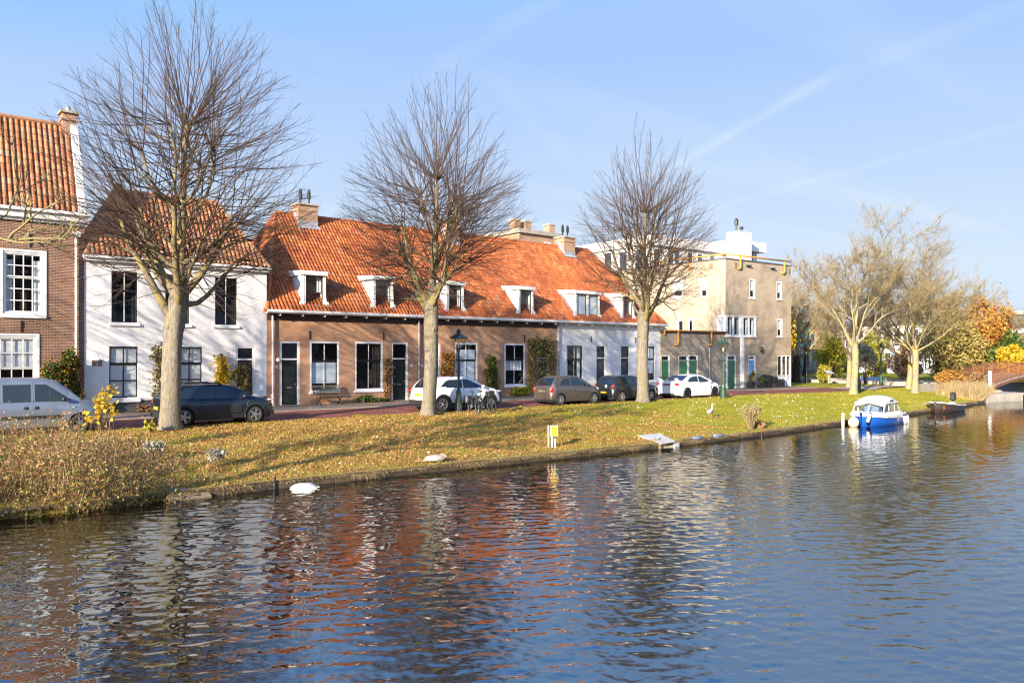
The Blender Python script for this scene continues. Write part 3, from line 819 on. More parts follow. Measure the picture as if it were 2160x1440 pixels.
def roof_panel(mb, E0, E1, R0, R1, tw=0.2, tc=0.3, amp=0.035, mi=0):
    E0, E1, R0, R1 = map(Vector, (E0, E1, R0, R1))
    U = (E1 - E0); L = U.length; U = U.normalized()
    W = R0 - E0; S = W - U * W.dot(U); H = S.length; S = S.normalized()
    N = U.cross(S)
    if N.z < 0: N = -N
    r0, r1 = W.dot(U), (R1 - E0).dot(U)
    prof = [(0.0, 0.0), (0.14, 0.55), (0.34, 1.0), (0.60, 1.0), (0.70, 0.1), (0.88, -0.35)]
    cols = []
    k = 0
    n = int(L / tw) + 1
    for k in range(n):
        for t, h in prof:
            a = (k + t) * tw
            if a <= L: cols.append((a, h, k + t))
    cols.append((L, 0.0, L / tw))
    nc = int(H / tc + 0.5); tc = H / nc
    rows = []
    for j in range(nc):
        rows.append((j * tc, 0.022, j + 0.02)); rows.append(((j + 1) * tc - 0.002, 0.0, j + 0.98))
    base = len(mb.v); nr = len(rows)
    lim = []
    for a, h, uu in cols:
        sm = H
        if r0 > 1e-4 and a < r0: sm = min(sm, H * a / r0)
        if r1 < L - 1e-4 and a > r1: sm = min(sm, H * (L - a) / (L - r1))
        lim.append(sm)
        for s, hh, vv in rows:
            s2 = min(s, sm)
            q = E0 + U * a + S * s2 + N * (h * amp + hh)
            mb.v.append((q.x, q.y, q.z))
    for i in range(len(cols) - 1):
        mid = (cols[i][2] + cols[i + 1][2]) / 2
        for j in range(nr - 1):
            if rows[j][0] >= lim[i] and rows[j][0] >= lim[i + 1]: continue
            a = base + i * nr + j
            mb.f.append((a, a + nr, a + nr + 1, a + 1)); mb.m.append(mi)
            vv = rows[j][2] if j % 2 == 0 else rows[j][2] + 0.01
            mb.uv.append([(mid, vv), (mid, vv), (mid, vv + 0.4 if j % 2 == 0 else vv), (mid, vv + 0.4 if j % 2 == 0 else vv)])
def ridge(mb, p, q, r=0.11, seg=0.36, mi=0):
    p, q = Vector(p), Vector(q); L = (q - p).length; n = max(1, int(L / seg)); d = (q - p) / n
    for i in range(n):
        mb.tube([p + d * i, p + d * (i + 1.06)], [r, r * 0.86], 8, mi)
def downpipe(par, f, a, z0, z1, mat='white', r=0.045, d=-0.1):
    mb = MB(); mb.tube([f.P(a, z1, 0.0), f.P(a, z1 - 0.06, d), f.P(a, z0, d)], r, 8)
    for z in np.arange(z0 + 0.5, z1 - 0.2, 1.3): mb.tube([f.P(a, z, d), f.P(a, z + 0.06, d)], r + 0.012, 8)
    return mb.build("downpipe", M[mat], par, smooth=False)
def chimney(par, a0, a1, v0, v1, z0, z1, cap=True, pots=2, mat='brick_chim', flash=None):
    mb = MB(); mb.box(a0, a1, v0, v1, z0, z1)
    mb.box(a0 - .04, a1 + .04, v0 - .04, v1 + .04, z1 - 0.32, z1 - 0.22)
    c = mb.build("chimney", M[mat], par)
    if cap:
        mb = MB(); mb.bev(a0 - .09, a1 + .09, v0 - .09, v1 + .09, z1, z1 + 0.1, 0.02); mb.build("chimney_cap", M['stone'], c)
    for k in range(pots):
        x = a0 + (a1 - a0) * (0.3 + 0.45 * k); y = (v0 + v1) / 2
        mb = MB(); mb.lathe([(0.055, 0.05), (0.055, 0.38), (0.10, 0.40), (0.11, 0.62), (0.08, 0.66), (0.10, 0.72), (0.07, 0.9), (0.02, 0.93)], 10, (x, y, z1 + 0.05)); mb.build("flue_pipe", M['ironblack'], c)
    if flash:
        mb = MB()
        for q in flash: mb.face(q)
        mb.build("flashing", M['lead'], c)
    return c
def house_body(f, a0, a1, z0, z1, holes, depth, wallmat, par, name='wall', rev=0.14, left=True, right=True, uoff=0):
    mb = MB(); f.wall(mb, a0, a1, z0, z1, holes, rev)
    for a, on in ((a0, left), (a1, right)):
        if on: mb.face([f.P(a, z0), f.P(a, z0, depth), f.P(a, z1, depth), f.P(a, z1)], 0, [(0, z0), (depth, z0), (depth, z1), (0, z1)])
    mb.face([f.P(a0, z0, depth), f.P(a1, z0, depth), f.P(a1, z1, depth), f.P(a0, z1, depth)], 0, [(a0, z0), (a1, z0), (a1, z1), (a0, z1)])
    w = mb.build(name, M[wallmat], par)
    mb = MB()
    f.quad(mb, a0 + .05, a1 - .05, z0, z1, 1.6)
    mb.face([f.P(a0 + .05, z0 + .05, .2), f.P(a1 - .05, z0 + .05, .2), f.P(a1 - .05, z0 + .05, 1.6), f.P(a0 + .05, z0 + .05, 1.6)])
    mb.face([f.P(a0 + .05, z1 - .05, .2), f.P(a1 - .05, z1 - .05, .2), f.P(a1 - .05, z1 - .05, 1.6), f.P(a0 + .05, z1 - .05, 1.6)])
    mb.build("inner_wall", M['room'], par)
    return w
def numberplate(par, f, a, z, w=0.13, h=0.16):
    mb = MB(); f.box(mb, a - w / 2, a + w / 2, z - h / 2, z + h / 2, -0.02, 0.0)
    n = mb.build("house_number", M['white'], par)
    return n
def anchor(par, f, a, z0, z1):
    mb = MB(); f.box(mb, a - .025, a + .025, z0, z1, -0.035, 0.001); return mb.build("wall_anchor", M['ironblack'], par)

F0 = Fac((0, 36.8))
random.seed(11)
# ---------------- brick house at the left
H1 = thing("brick_house", (3, 36.8, 0), "tall brown brick house with white barred windows and steep weathered tile roof", "house")
holes = [(4.60, 6.05, 4.05, 6.56), (2.5, 5.8, 0.95, 3.22), (0.6, 2.0, 4.05, 6.56), (-2.6, -1.1, 4.05, 6.56), (-2.6, -0.6, 0.95, 3.22)]
house_body(F0, -6, 7.5, -0.1, 7.95, holes, 3.5, 'brick_old', H1)
for k, h in enumerate(holes):
    big_ = k in (1, 4)
    window(H1, F0, h[0], h[1], h[2], h[3], split=0.42 if big_ else 0.60, cols=(8 if k == 1 else 4), rows=(2, 2) if big_ else (3, 2), sash='white', bars='white', frame=0.10, barw=0.04, proud=0.07, d=-0.0, curtain=('blind', 0.45, 1.0, 'curtain') if big_ else ('sides', 0.0, 0.9, 'blind'), sillz=0.14)
mb = MB(); F0.box(mb, -6.05, 7.62, 7.90, 8.16, -0.22, 0.0); F0.box(mb, -6.05, 7.66, 8.16, 8.28, -0.34, 0.05); F0.box(mb, -6.05, 7.6, 7.78, 7.90, -0.1, 0.0)
mb.build("cornice", M['white'], H1)
mb = MB(); roof_panel(mb, (-6, 36.62, 8.28), (7.22, 36.62, 8.28), (-6, 38.3, 12.15), (7.22, 38.3, 12.15), tw=0.2, tc=0.32, amp=0.068); ridge(mb, (-6, 38.32, 12.2), (7.2, 38.32, 12.2), 0.12)
roof_panel(mb, (7.22, 40.2, 8.2), (-6, 40.2, 8.2), (7.22, 38.33, 12.15), (-6, 38.33, 12.15), tw=.4, tc=.6)
mb.build("roof", M['tile_old'], H1)
mb = MB()   # right gable wall with its plastered parapet
pr = [(36.55, 8.16), (36.55, 8.6), (38.2, 12.5), (38.5, 12.5), (40.3, 8.6), (40.3, 7.95)]
mb.loft([[(7.24, y, z) for y, z in pr], [(7.5, y, z) for y, z in pr]], 0, True, True, True)
mb.build("gable_parapet", M['plaster'], H1)
c = chimney(H1, 6.93, 7.47, 38.1, 38.7, 11.4, 12.72, True, 0)
mb = MB(); mb.lathe([(0.10, 0), (0.08, 0.26), (0.10, 0.28)], 10, (7.2, 38.4, 12.78)); mb.build("chimney_pot", M['brick_chim'], c)
downpipe(H1, F0, 7.18, 0.0, 7.3, 'white', 0.055)
mb = MB(); F0.box(mb, 7.05, 7.32, 7.3, 7.5, -0.2, 0.0); mb.build("rain_hopper", M['white'], H1)
anchor(H1, F0, 5.55, 6.75, 7.3); anchor(H1, F0, 5.25, 3.35, 3.8)
for k, h in enumerate(holes[:2]):
    mb = MB()
    nn = int((h[1] - h[0] + 0.2) / 0.075)
    for i in range(nn):
        x = h[0] - 0.1 + i * 0.075
        F0.box(mb, x, x + 0.062, h[3] + 0.075, h[3] + 0.26, -0.012, 0.001)
    mb.build("brick_arch", M['brick_old'], H1)

# ---------------- white two storey house
H2 = thing("white_house", (11.4, 36.8, 0), "white two storey house with black sash windows, dark plinth and weathered hipped roof", "house")
up = [(8.48, 9.61, 3.78, 6.06), (10.66, 11.8, 3.78, 6.06), (12.84, 13.96, 3.78, 6.06)]
lo = [(8.4, 9.62, 0.58, 2.85), (11.15, 12.35, 0.58, 2.85)]
dr = [(13.85, 14.75, -0.02, 2.85)]
mb = MB()
house_body(F0, 7.5, 15.34, 0.48, 6.42, [*up, *lo, (13.85, 14.75, 0.48, 2.85)], 4.2, 'plaster', H2, rev=0.1)
mb = MB(); F0.wall(mb, 7.5, 15.34, -0.1, 0.48, [(13.85, 14.75, -0.1, 0.48)], 0.1); F0.box(mb, 7.5, 13.84, 0.46, 0.485, -0.02, 0.0); mb.build("plinth", M['plinth'], H2)
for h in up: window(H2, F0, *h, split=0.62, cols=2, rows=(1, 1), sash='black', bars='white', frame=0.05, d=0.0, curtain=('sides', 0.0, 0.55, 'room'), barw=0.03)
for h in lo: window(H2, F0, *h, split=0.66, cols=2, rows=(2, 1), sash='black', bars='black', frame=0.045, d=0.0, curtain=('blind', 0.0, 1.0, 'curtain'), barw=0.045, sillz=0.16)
door(H2, F0, *dr[0], 2.2, leaf='doordark', frame=0.09)
mb = MB(); F0.box(mb, 7.45, 15.42, 6.38, 6.50, -0.16, 0.0); F0.box(mb, 7.42, 15.46, 6.50, 6.60, -0.27, 0.05); mb.build("cornice", M['white'], H2)
mb = MB()
E = [(7.5, 36.58, 6.6), (15.4, 36.58, 6.6), (15.4, 41.0, 6.6), (7.5, 41.0, 6.6)]
RR = [(9.1, 38.8, 9.8), (13.65, 38.8, 9.8)]
roof_panel(mb, E[0], E[1], RR[0], RR[1], amp=0.068, tc=0.32); roof_panel(mb, E[3], E[0], RR[0], RR[0], amp=0.068, tc=0.32); roof_panel(mb, E[1], E[2], RR[1], RR[1], amp=0.068, tc=0.32); roof_panel(mb, E[2], E[3], RR[1], RR[0], tc=0.6)
ridge(mb, RR[0], RR[1], 0.12); ridge(mb, E[0], RR[0], 0.10); ridge(mb, E[1], RR[1], 0.10)
mb.build("roof", M['tile_old'], H2)
mb = MB(); mb.box(9.1, 9.4, 38.65, 38.95, 9.7, 10.1); mb.build("chimney", M['brick_old'], H2)
mb = MB(); F0.box(mb, 7.78, 7.95, 1.98, 2.22, -0.02, 0.001); F0.box(mb, 8.0, 8.17, 1.98, 2.22, -0.02, 0.001); mb.build("vent_grille", M['wood'], H2)
mb = MB(); mb.lathe([(0.02, 0.2), (0.10, 0.14), (0.12, 0.0), (0.02, -0.06)], 10, F0.P(13.1, 2.32, -0.16)); F0.box(mb, 13.08, 13.12, 2.36, 2.4, -0.16, 0.0); mb.build("wall_lamp", M['ironblack'], H2)

# ---------------- the low row: three houses under one tiled roof
def wwin(par, a0, a1, z0=0.6, **k):
    kw = dict(split=0.62, cols=2, rows=(1, 1), sash='black', bars='white', frame=0.09, d=0.0)
    kw.update(k)
    return window(par, F0, a0, a1, z0, 3.12, **kw)
rowdefs = [
    ("brick_house", "brick row house with black doors, bench and two dormers, nearest the white two storey house", 15.36, 24.02, 'brick_row',
     [('d', 16.0, 17.02, 'doorblack'), ('w', 17.56, 19.16, ('blind', 0.14, 0.60, 'blind')), ('w', 20.06, 21.7, ('side', 0.0, 1.0, 'room')), ('d', 22.24, 23.27, 'doorblack')]),
    ("brick_house", "middle house of the low row, brick walls overgrown by climbers and two dormers", 24.02, 34.28, 'brick_row',
     [('d', 24.36, 25.4, 'doordark'), ('w', 26.4, 28.0, ('blind', 0.0, 0.88, 'blind')), ('w', 30.02, 31.64, ('net', 0.35, 0.62, 'curtain')), ('d', 32.64, 33.54, 'doordark')]),
    ("white_house", "white low end house of the row, two dark doors and a wide dormer", 34.28, 44.28, 'plaster',
     [('w', 35.05, 36.64, ('sides', 0.0, 1.0, 'curtain')), ('d', 37.78, 38.76, 'doordark'), ('d', 40.15, 41.12, 'doordark'), ('w', 42.43, 43.78, ('blind', 0.2, 0.95, 'blind'))]),
]
EZ, EV, RZ, RV = 4.52, 36.5, 10.2, 41.8
RL, RRt = 17.9, 42.1
SL = (RZ - EZ) / (RV - EV)
def rz(v): return EZ + (v - EV) * SL
ROW = []
for name, lab, a0, a1, wm, ops in rowdefs:
    h = thing(name, ((a0 + a1) / 2, 36.8, 0), lab, "house")
    ROW.append(h)
    holes = [(o[1], o[2], (0.6 if o[0] == 'w' else -0.03), 3.12) for o in ops]
    house_body(F0, a0, a1, -0.12, 4.40, holes, 10.0, wm, h, rev=0.13)
    for o in ops:
        if o[0] == 'w': wwin(h, o[1], o[2], curtain=o[3])
        else: door(h, F0, o[1], o[2], -0.03, 3.12, 2.2, leaf=o[3], glazed=(o[3] == 'doordark'))
    # eaves: soffit, wall strip coloured dark on brick as gutter shadow, gutter with brackets
    mb = MB(); F0.box(mb, a0, a1, 4.12, 4.42, -0.035, 0.0); F0.box(mb, a0, a1, 4.40, 4.44, -0.3, 0.0); mb.build("soffit", M['soffit'] if wm != 'plaster' else M['white'], h)
    mb = MB()
    g0 = a0 - (0.15 if a0 < 16 else 0); g1 = a1 + (0.45 if a1 > 44 else 0)
    pr = [(36.52, 4.44), (36.40, 4.44), (36.34, 4.50), (36.34, 4.61), (36.37, 4.61), (36.42, 4.49), (36.5, 4.47)]
    mb.loft([[(g0, y, z) for y, z in pr], [(g1, y, z) for y, z in pr]], 0, True, True, True)
    x = a0 + 0.5
    while x < a1 - 0.2:
        F0.box(mb, x, x + 0.06, 4.33, 4.44, -0.34, -0.04); x += 1.17
    mb.build("gutter", M['white'], h)
    # roof: front, back and hips where the row ends
    mb = MB()
    e0 = a0 - 0.12 if a0 < 16 else a0; e1 = a1 + 0.5 if a1 > 44 else a1
    r0 = RL if a0 < 16 else a0; r1 = RRt if a1 > 44 else a1
    roof_panel(mb, (e0, EV, EZ), (e1, EV, EZ), (r0, RV, RZ), (r1, RV, RZ), tw=0.2, tc=0.31, amp=0.068)
    bv = 2 * RV - EV
    roof_panel(mb, (e1, bv, EZ), (e0, bv, EZ), (r1, RV, RZ), (r0, RV, RZ), tw=0.4, tc=0.62)
    if a0 < 16:
        roof_panel(mb, (e0, bv, EZ), (e0, EV, EZ), (r0, RV, RZ), (r0, RV, RZ), amp=0.068); ridge(mb, (e0, EV, EZ + .02), (r0, RV, RZ), 0.11)
    if a1 > 44:
        roof_panel(mb, (e1, EV, EZ), (e1, bv, EZ), (r1, RV, RZ), (r1, RV, RZ), amp=0.068); ridge(mb, (e1, EV, EZ + .02), (r1, RV, RZ), 0.11)
    ridge(mb, (r0, RV, RZ + .02), (r1, RV, RZ + .02), 0.12)
    mb.build("roof", M['tile_row'], h)
def dormer(par, a0, a1, panes=1, curt=None):
    v0 = 36.86; zb, zt = 4.86, 6.48; vt = EV + (zt + 0.1 - EZ) / SL + 0.1
    f = Fac((0, v0))
    mb = MB()
    pr = [(v0 - 0.12, zt - 0.07), (v0 - 0.12, zt + 0.13), (vt + 0.3, zt + 0.26), (vt + 0.3, zt - 0.05)]
    mb.loft([[(a0 - 0.12, y, z) for y, z in pr], [(a1 + 0.12, y, z) for y, z in pr]], 0, True, True, True)
    d = mb.build("dormer", M['white'], par)
    for a, sg in ((a0, 1), (a1, -1)):
        mb = MB()
        pr = [(v0, zb - 0.25), (v0, zt), (vt, zt), (v0 + 0.12, rz(v0 + 0.12) - 0.12)]
        mb.loft([[(a, y, z) for y, z in pr], [(a + sg * 0.06, y, z) for y, z in pr]], 0, True, True, True)
        mb.build("cheek", M['white'], d)
    # scroll shaped side boards
    for a, sg in ((a0, -1), (a1, 1)):
        mb = MB()
        pts = [(0, zb - 0.30), (0.10, zb - 0.26), (0.12, zb - 0.06), (0.24, zb - 0.03), (0.29, zb + 0.10), (0.24, zb + 0.24), (0.12, zb + 0.28), (0.06, zb + 0.5), (0.04, zt - 0.3), (0.04, zt - 0.05), (0, zt - 0.05)]
        P = [f.P(a + sg * x * 0.8, z, -0.03) for x, z in pts]; Q = [f.P(a + sg * x * 0.8, z, 0.02) for x, z in pts]
        mb.loft([P, Q], 0, True, True, True)
        mb.build("scroll_board", M['white'], d)
    w = window(d, f, a0 + 0.02, a1 - 0.02, zb, zt - 0.02, split=None, cols=1, rows=(1,), sash='black', frame=0.075, d=-0.02, sill=True, sillz=0.08, curtain=curt) if panes == 1 else None
    if panes == 2:
        c = (a0 + a1) / 2
        for x0, x1 in ((a0 + .02, c), (c, a1 - .02)): window(d, f, x0, x1, zb, zt - 0.02, split=None, cols=1, rows=(1,), sash='black', frame=0.075, d=-0.02, sill=True, sillz=0.08, curtain=curt)
    mb = MB(); f.box(mb, a0 + .06, a1 - .06, zb, zt, 0.6, 0.62); mb.build("inner_wall", M['wood'], d)
    mb = MB(); f.box(mb, a0 + 0.02, a1 - 0.02, zb - 0.32, zb - 0.07, 0.0, 0.02); mb.build("apron", M['leaddark'], d)
    mb = MB()
    for a, sg in ((a0, -1),):
        mb.face([(a + sg * .012, v0 + 0.1, rz(v0 + .1) + .09), (a + sg * .012, vt - 0.2, rz(vt - 0.2) + .09), (a + sg * 0.14, vt - 0.15, rz(vt - .15) + .075), (a + sg * 0.14, v0 + .15, rz(v0 + .15) + .075)])
    mb.build("flashing", M['lead'], d)
    return d
dormer(ROW[0], 17.27, 18.40, curt=('side', 0.45, 1.0, 'curtain')); dormer(ROW[0], 21.2, 22.33)
dormer(ROW[1], 25.9, 27.0, curt=('sides', 0.0, 1.0, 'curtain')); dormer(ROW[1], 31.2, 32.3)
dormer(ROW[2], 36.0, 38.15, 2, curt=('blind', 0.0, 1.0, 'blind')); dormer(ROW[2], 40.4, 41.55)
def rowchim(par, a0, a1, z1, pots, v0=41.15):
    zf = rz(v0)
    fl = [[(a0 - .02, v0 - .02, zf + .32), (a1 + .02, v0 - .02, zf + .32), (a1 + .02, v0 - .02, zf - 0.05), (a0 - .02, v0 - .02, zf - 0.05)],
          [(a0 - .06, v0 - .05, zf + .10), (a1 + .06, v0 - .05, zf + .10), (a1 + .12, v0 - .22, zf - 0.10), (a0 - .12, v0 - .22, zf - .10)],
          [(a0 - .02, v0 - .02, zf + .36), (a0 - .02, v0 - .02, zf - .05), (a0 - .02, RV, RZ), (a0 - .02, RV, RZ + .55)]]
    return chimney(par, a0, a1, v0, v0 + 1.0, zf - 0.4, z1, True, pots, flash=fl)
rowchim(ROW[0], 18.97, 20.1, 10.72, 2); rowchim(ROW[1], 28.9, 29.85, 10.85, 0); rowchim(ROW[2], 39.05, 40.12, 10.8, 2)
downpipe(ROW[0], F0, 15.6, 0.0, 4.4); downpipe(ROW[0], F0, 23.92, 0.0, 4.4, 'zinc'); downpipe(ROW[2], F0, 34.38, 0.0, 4.4, 'zinc')
numberplate(ROW[0], F0, 15.84, 1.86); numberplate(ROW[0], F0, 23.5, 1.86); numberplate(ROW[1], F0, 24.18, 1.86); numberplate(ROW[1], F0, 33.85, 1.9)
mb = MB(); mb.lathe([(0.02, 0.16), (0.09, 0.12), (0.10, 0.0), (0.02, -0.04)], 10, F0.P(15.86, 2.15, -0.12)); mb.build("wall_lamp", M['white'], ROW[0])
anchor(ROW[0], F0, 17.55, 3.22, 3.62); anchor(ROW[0], F0, 21.75, 3.22, 3.62); anchor(ROW[1], F0, 26.38, 3.22, 3.62); anchor(ROW[1], F0, 31.58, 3.25, 3.65)
anchor(ROW[2], F0, 37.35, 3.28, 3.65); anchor(ROW[2], F0, 41.68, 3.28, 3.65)

# ---------------- modern grey brick block with orange pipe rails
GA = R(-2.0)
G = Fac((44.4, 36.7), GA)
H4 = thing("apartment_block", G.P(8, -0.16), "pale grey brick block with orange pipe railings, green doors and a blue door", "apartment block")
zg = -0.2
gh = [(-0.12, 0.80, zg, 2.42), (1.76, 3.92, zg, 2.42), (6.32, 8.46, zg, 2.42), (10.05, 11.02, zg, 2.40), (13.95, 15.9, zg, 2.40)]
upw = [(10.2, 10.95, 6.92, 8.46), (13.85, 14.6, 6.95, 8.44), (13.9, 14.66, 3.9, 5.42)]
bayh = [(7.2, 11.0, 3.9, 5.44)]
mb = MB()
G.wall(mb, -0.15, 7.2, zg, 4.02, [h for h in gh if h[1] < 7], 0.1)
G.wall(mb, 7.2, 15.92, zg, 9.82, [(7.2, 8.46, zg, 2.42), *gh[3:], *upw, (7.2001, 11.0, 3.9, 5.44)], 0.1)
G.wall(mb, 6.319, 7.2, zg, 2.42, [(6.32, 7.2, zg, 2.42)], 0.1)
lw = Fac(G.P(7.2, 0)[:2], GA + R(90)); lw.N = -lw.N   # left wall above the annex: a = depth, facing left
LWH = [(1.75, 2.45, 6.95, 8.44), (4.2, 5.25, 7.1, 8.58), (9.1, 9.6, 7.35, 8.3), (3.15, 3.72, 4.1, 5.32), (4.1, 4.78, 4.1, 5.32)]
def lwall(mb, a0, a1, z0, z1, holes): lw.wall(mb, a0, a1, z0, z1, holes, 0.1)
lwall(mb, 0.0, 13, 4.0, 9.82, [*LWH, (0.0, 0.78, 3.9, 5.44)])
mb.face([G.P(-.15, zg), G.P(-.15, zg, 9), G.P(-.15, 4.02, 9), G.P(-.15, 4.02)], 0, [(0, 0), (9, 0), (9, 4), (0, 4)])
mb.face([G.P(15.92, zg), G.P(15.92, zg, 13), G.P(15.92, 9.82, 13), G.P(15.92, 9.82)], 0, [(0, 0), (13, 0), (13, 9.8), (0, 9.8)])
mb.face([G.P(-.15, 4.0), G.P(7.2, 4.0), G.P(7.2, 4.0, 13), G.P(-.15, 4.0, 13)])
mb.face([G.P(7.2, 9.6), G.P(15.92, 9.6), G.P(15.92, 9.6, 13), G.P(7.2, 9.6, 13)])
mb.face([G.P(7.2, zg, 13), G.P(15.92, zg, 13), G.P(15.92, 9.82, 13), G.P(7.2, 9.82, 13)])
mb.build("wall", M['brick_grey'], H4)
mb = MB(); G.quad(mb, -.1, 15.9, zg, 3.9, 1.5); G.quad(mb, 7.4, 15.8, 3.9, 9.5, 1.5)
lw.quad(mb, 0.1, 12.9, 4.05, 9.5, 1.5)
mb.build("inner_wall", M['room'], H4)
mb = MB(); G.box(mb, 7.14, 15.98, 9.80, 9.88, -0.06, 0.30); lw.box(mb, 0.3, 13, 9.80, 9.88, -0.06, 0.3); G.box(mb, -0.2, 7.2, 4.0, 4.22, -0.05, 0.25)
mb.build("coping", M['leaddark'], H4)
for h in upw: window(H4, G, *h, split=0.42, cols=1, rows=(1, 1), sash='white', frame=0.09, d=0.0, curtain=('blind', 0.4, 1, 'blind'), sillz=0.06)
for k, h in enumerate(LWH):
    window(H4, lw, *h, split=None if k > 2 else 0.4, cols=1, rows=(1, 1), sash='white', frame=0.09, d=0.0, curtain=('blind', 0.35, 1, 'blind') if k < 3 else None, sillz=0.06)
# corner bay window band
mb = MB()
G.box(mb, 7.16, 11.02, 3.80, 3.92, -0.10, 0.1); G.box(mb, 7.16, 11.02, 5.40, 5.48, -0.10, 0.1); lw.box(mb, 0.11, 0.80, 3.80, 3.92, -0.08, 0.1); lw.box(mb, 0.11, 0.80, 5.40, 5.48, -0.08, 0.1)
G.box(mb, 7.17, 7.36, 3.92, 5.40, -0.08, 0.1); G.box(mb, 8.95, 9.35, 3.92, 5.40, -0.07, 0.1); G.box(mb, 10.9, 11.01, 3.92, 5.40, -0.07, 0.1)
bay = mb.build("bay_window", M['white'], H4)
for x0, x1 in ((7.36, 8.15), (8.15, 8.95), (9.35, 10.12), (10.12, 10.9)): window(bay, G, x0, x1, 3.92, 5.40, split=None, cols=1, rows=(1,), sash='white', frame=0.05, d=-0.05, sill=False, curtain=('side', 0, 1, 'blind'))
window(bay, lw, 0.12, 0.78, 3.92, 5.40, split=None, cols=1, rows=(1,), sash='white', frame=0.06, d=-0.04, sill=False, curtain=('blind', 0, 1, 'curtain'))
mb = MB(); G.box(mb, 9.05, 9.42, zg, 3.8, -0.1, 0.0); mb.build("pillar", M['white'], H4)
def gdoor(a0, a1, leaves):
    mb = MB(); G.box(mb, a0, a0 + .07, zg, 2.42, 0.0, 0.1); G.box(mb, a1 - .07, a1, zg, 2.42, 0.0, 0.1); G.box(mb, a0 + .07, a1 - .07, 2.35, 2.42, 0, 0.1)
    for x0, x1 in leaves: pass
    for (x0, x1), (y0, y1) in zip(leaves, leaves[1:]): G.box(mb, x1, y0, zg, 2.35, 0.0, 0.1)
    G.box(mb, a0 + .07, a1 - .07, 2.02, 2.06, 0.01, 0.09)
    fr = mb.build("door_frame", M['white'], H4)
    for x0, x1 in leaves:
        mb = MB(); G.box(mb, x0, x1, zg + .03, 2.02, 0.04, 0.08)
        for k in range(1, 5): G.box(mb, x0 + (x1 - x0) * k / 5 - .004, x0 + (x1 - x0) * k / 5 + .004, zg + .05, 2.0, 0.036, 0.041)
        mb.build("door", M['green'], H4)
        mb = MB(); G.quad(mb, x0, x1, 2.06, 2.35, 0.06); mb.build("pane", M['glass'], fr)
gdoor(-0.12, 0.80, [(-0.05, 0.73)]); gdoor(1.76, 3.92, [(1.83, 2.74), (2.94, 3.85)]); gdoor(6.32, 8.46, [(6.39, 7.28), (7.5, 8.39)])
door(H4, G, 10.05, 11.02, zg, 2.40, 2.02, leaf='blue', frame=0.08, slot=False, sashc='white')
mb = MB(); G.ring(mb, 13.95, 15.9, zg, 2.40, 0.08, 0.0, 0.1)
for x in (14.58, 15.22): G.box(mb, x, x + .09, zg + .08, 2.32, 0.0, 0.1)
G.box(mb, 14.03, 15.82, 0.70, 0.78, 0.001, 0.099); G.box(mb, 14.03, 15.82, zg + .08, 0.70, 0.04, 0.06)
w = mb.build("window", M['white'], H4)
mb = MB(); G.quad(mb, 14.03, 15.82, 0.78, 2.32, 0.05); mb.build("pane", M['glass'], w)
mb = MB()
for x in (14.1, 14.75, 15.35): G.box(mb, x, x + .22, 0.8, 2.3, 0.2, 0.22)
mb.build("curtain", M['curtain'], w)
downpipe(H4, G, 5.15, zg, 2.95, 'zinc', 0.055)
# orange pipe railings: top rail, goose neck supports
def rail(par, f, a0, a1, z, posts, zf, endl=False, d=-0.14):
    mb = MB()
    pts = ([f.P(a0, z - 0.3, d), f.P(a0, z - 0.06, d), f.P(a0 + 0.06, z, d)] if endl else [f.P(a0, z, d)]) + [f.P(a1, z, d)]
    mb.tube(pts, 0.065, 8)
    r = mb.build("pipe_rail", M['orange'], par, smooth=True)
    for a in posts:
        mb = MB(); mb.tube([f.P(a, z - .02, d), f.P(a, zf + 0.18, d - .02), f.P(a - 0.04, zf + 0.06, d - .02), f.P(a - 0.12, zf, d + .0), f.P(a - 0.24, zf, 0.0)], 0.075, 8)
        mb.tube([f.P(a, zf + 0.36, d - .02), f.P(a, zf + 0.30, d - .02)], 0.095, 8)
        mb.build("pipe_support", M['orange'], r, smooth=True)
rail(H4, G, 7.0, 15.7, 10.15, (8.86, 14.75), 9.15)
rail(H4, G, 0.1, 7.3, 4.18, (1.56, 5.33), 3.18, True)
rail(H4, lw, -0.15, 7.2, 10.15, (3.55,), 9.3)
for a, f in ((9.7, G), (12.9, G)):
    mb = MB(); f.box(mb, a, a + 0.55, 9.42, 9.50, -0.22, 0.0); f.box(mb, a + .1, a + .45, 9.36, 9.42, -0.1, 0.0); mb.build("floodlight", M['leaddark'], H4)
for a in (8.35, 15.5):
    mb = MB(); G.box(mb, a, a + 0.3, 9.1, 9.6, -0.012, 0.001); mb.build("vent_grille", M['wood'], H4)
mb = MB(); lw.box(mb, 1.2, 1.6, 9.2, 9.6, -0.012, 0.001); mb.build("vent_grille", M['wood'], H4)
mb = MB(); q = G.P(11.6, 2.9, -0.16); mb.lathe([(0.03, 0.22), (0.15, 0.08), (0.17, -0.02), (0.12, -0.03), (0.1, -0.25), (0.03, -0.3)], 8, q); G.box(mb, 11.58, 11.62, 3.0, 3.05, -0.16, 0.0); mb.build("wall_lamp", M['ironblack'], H4)

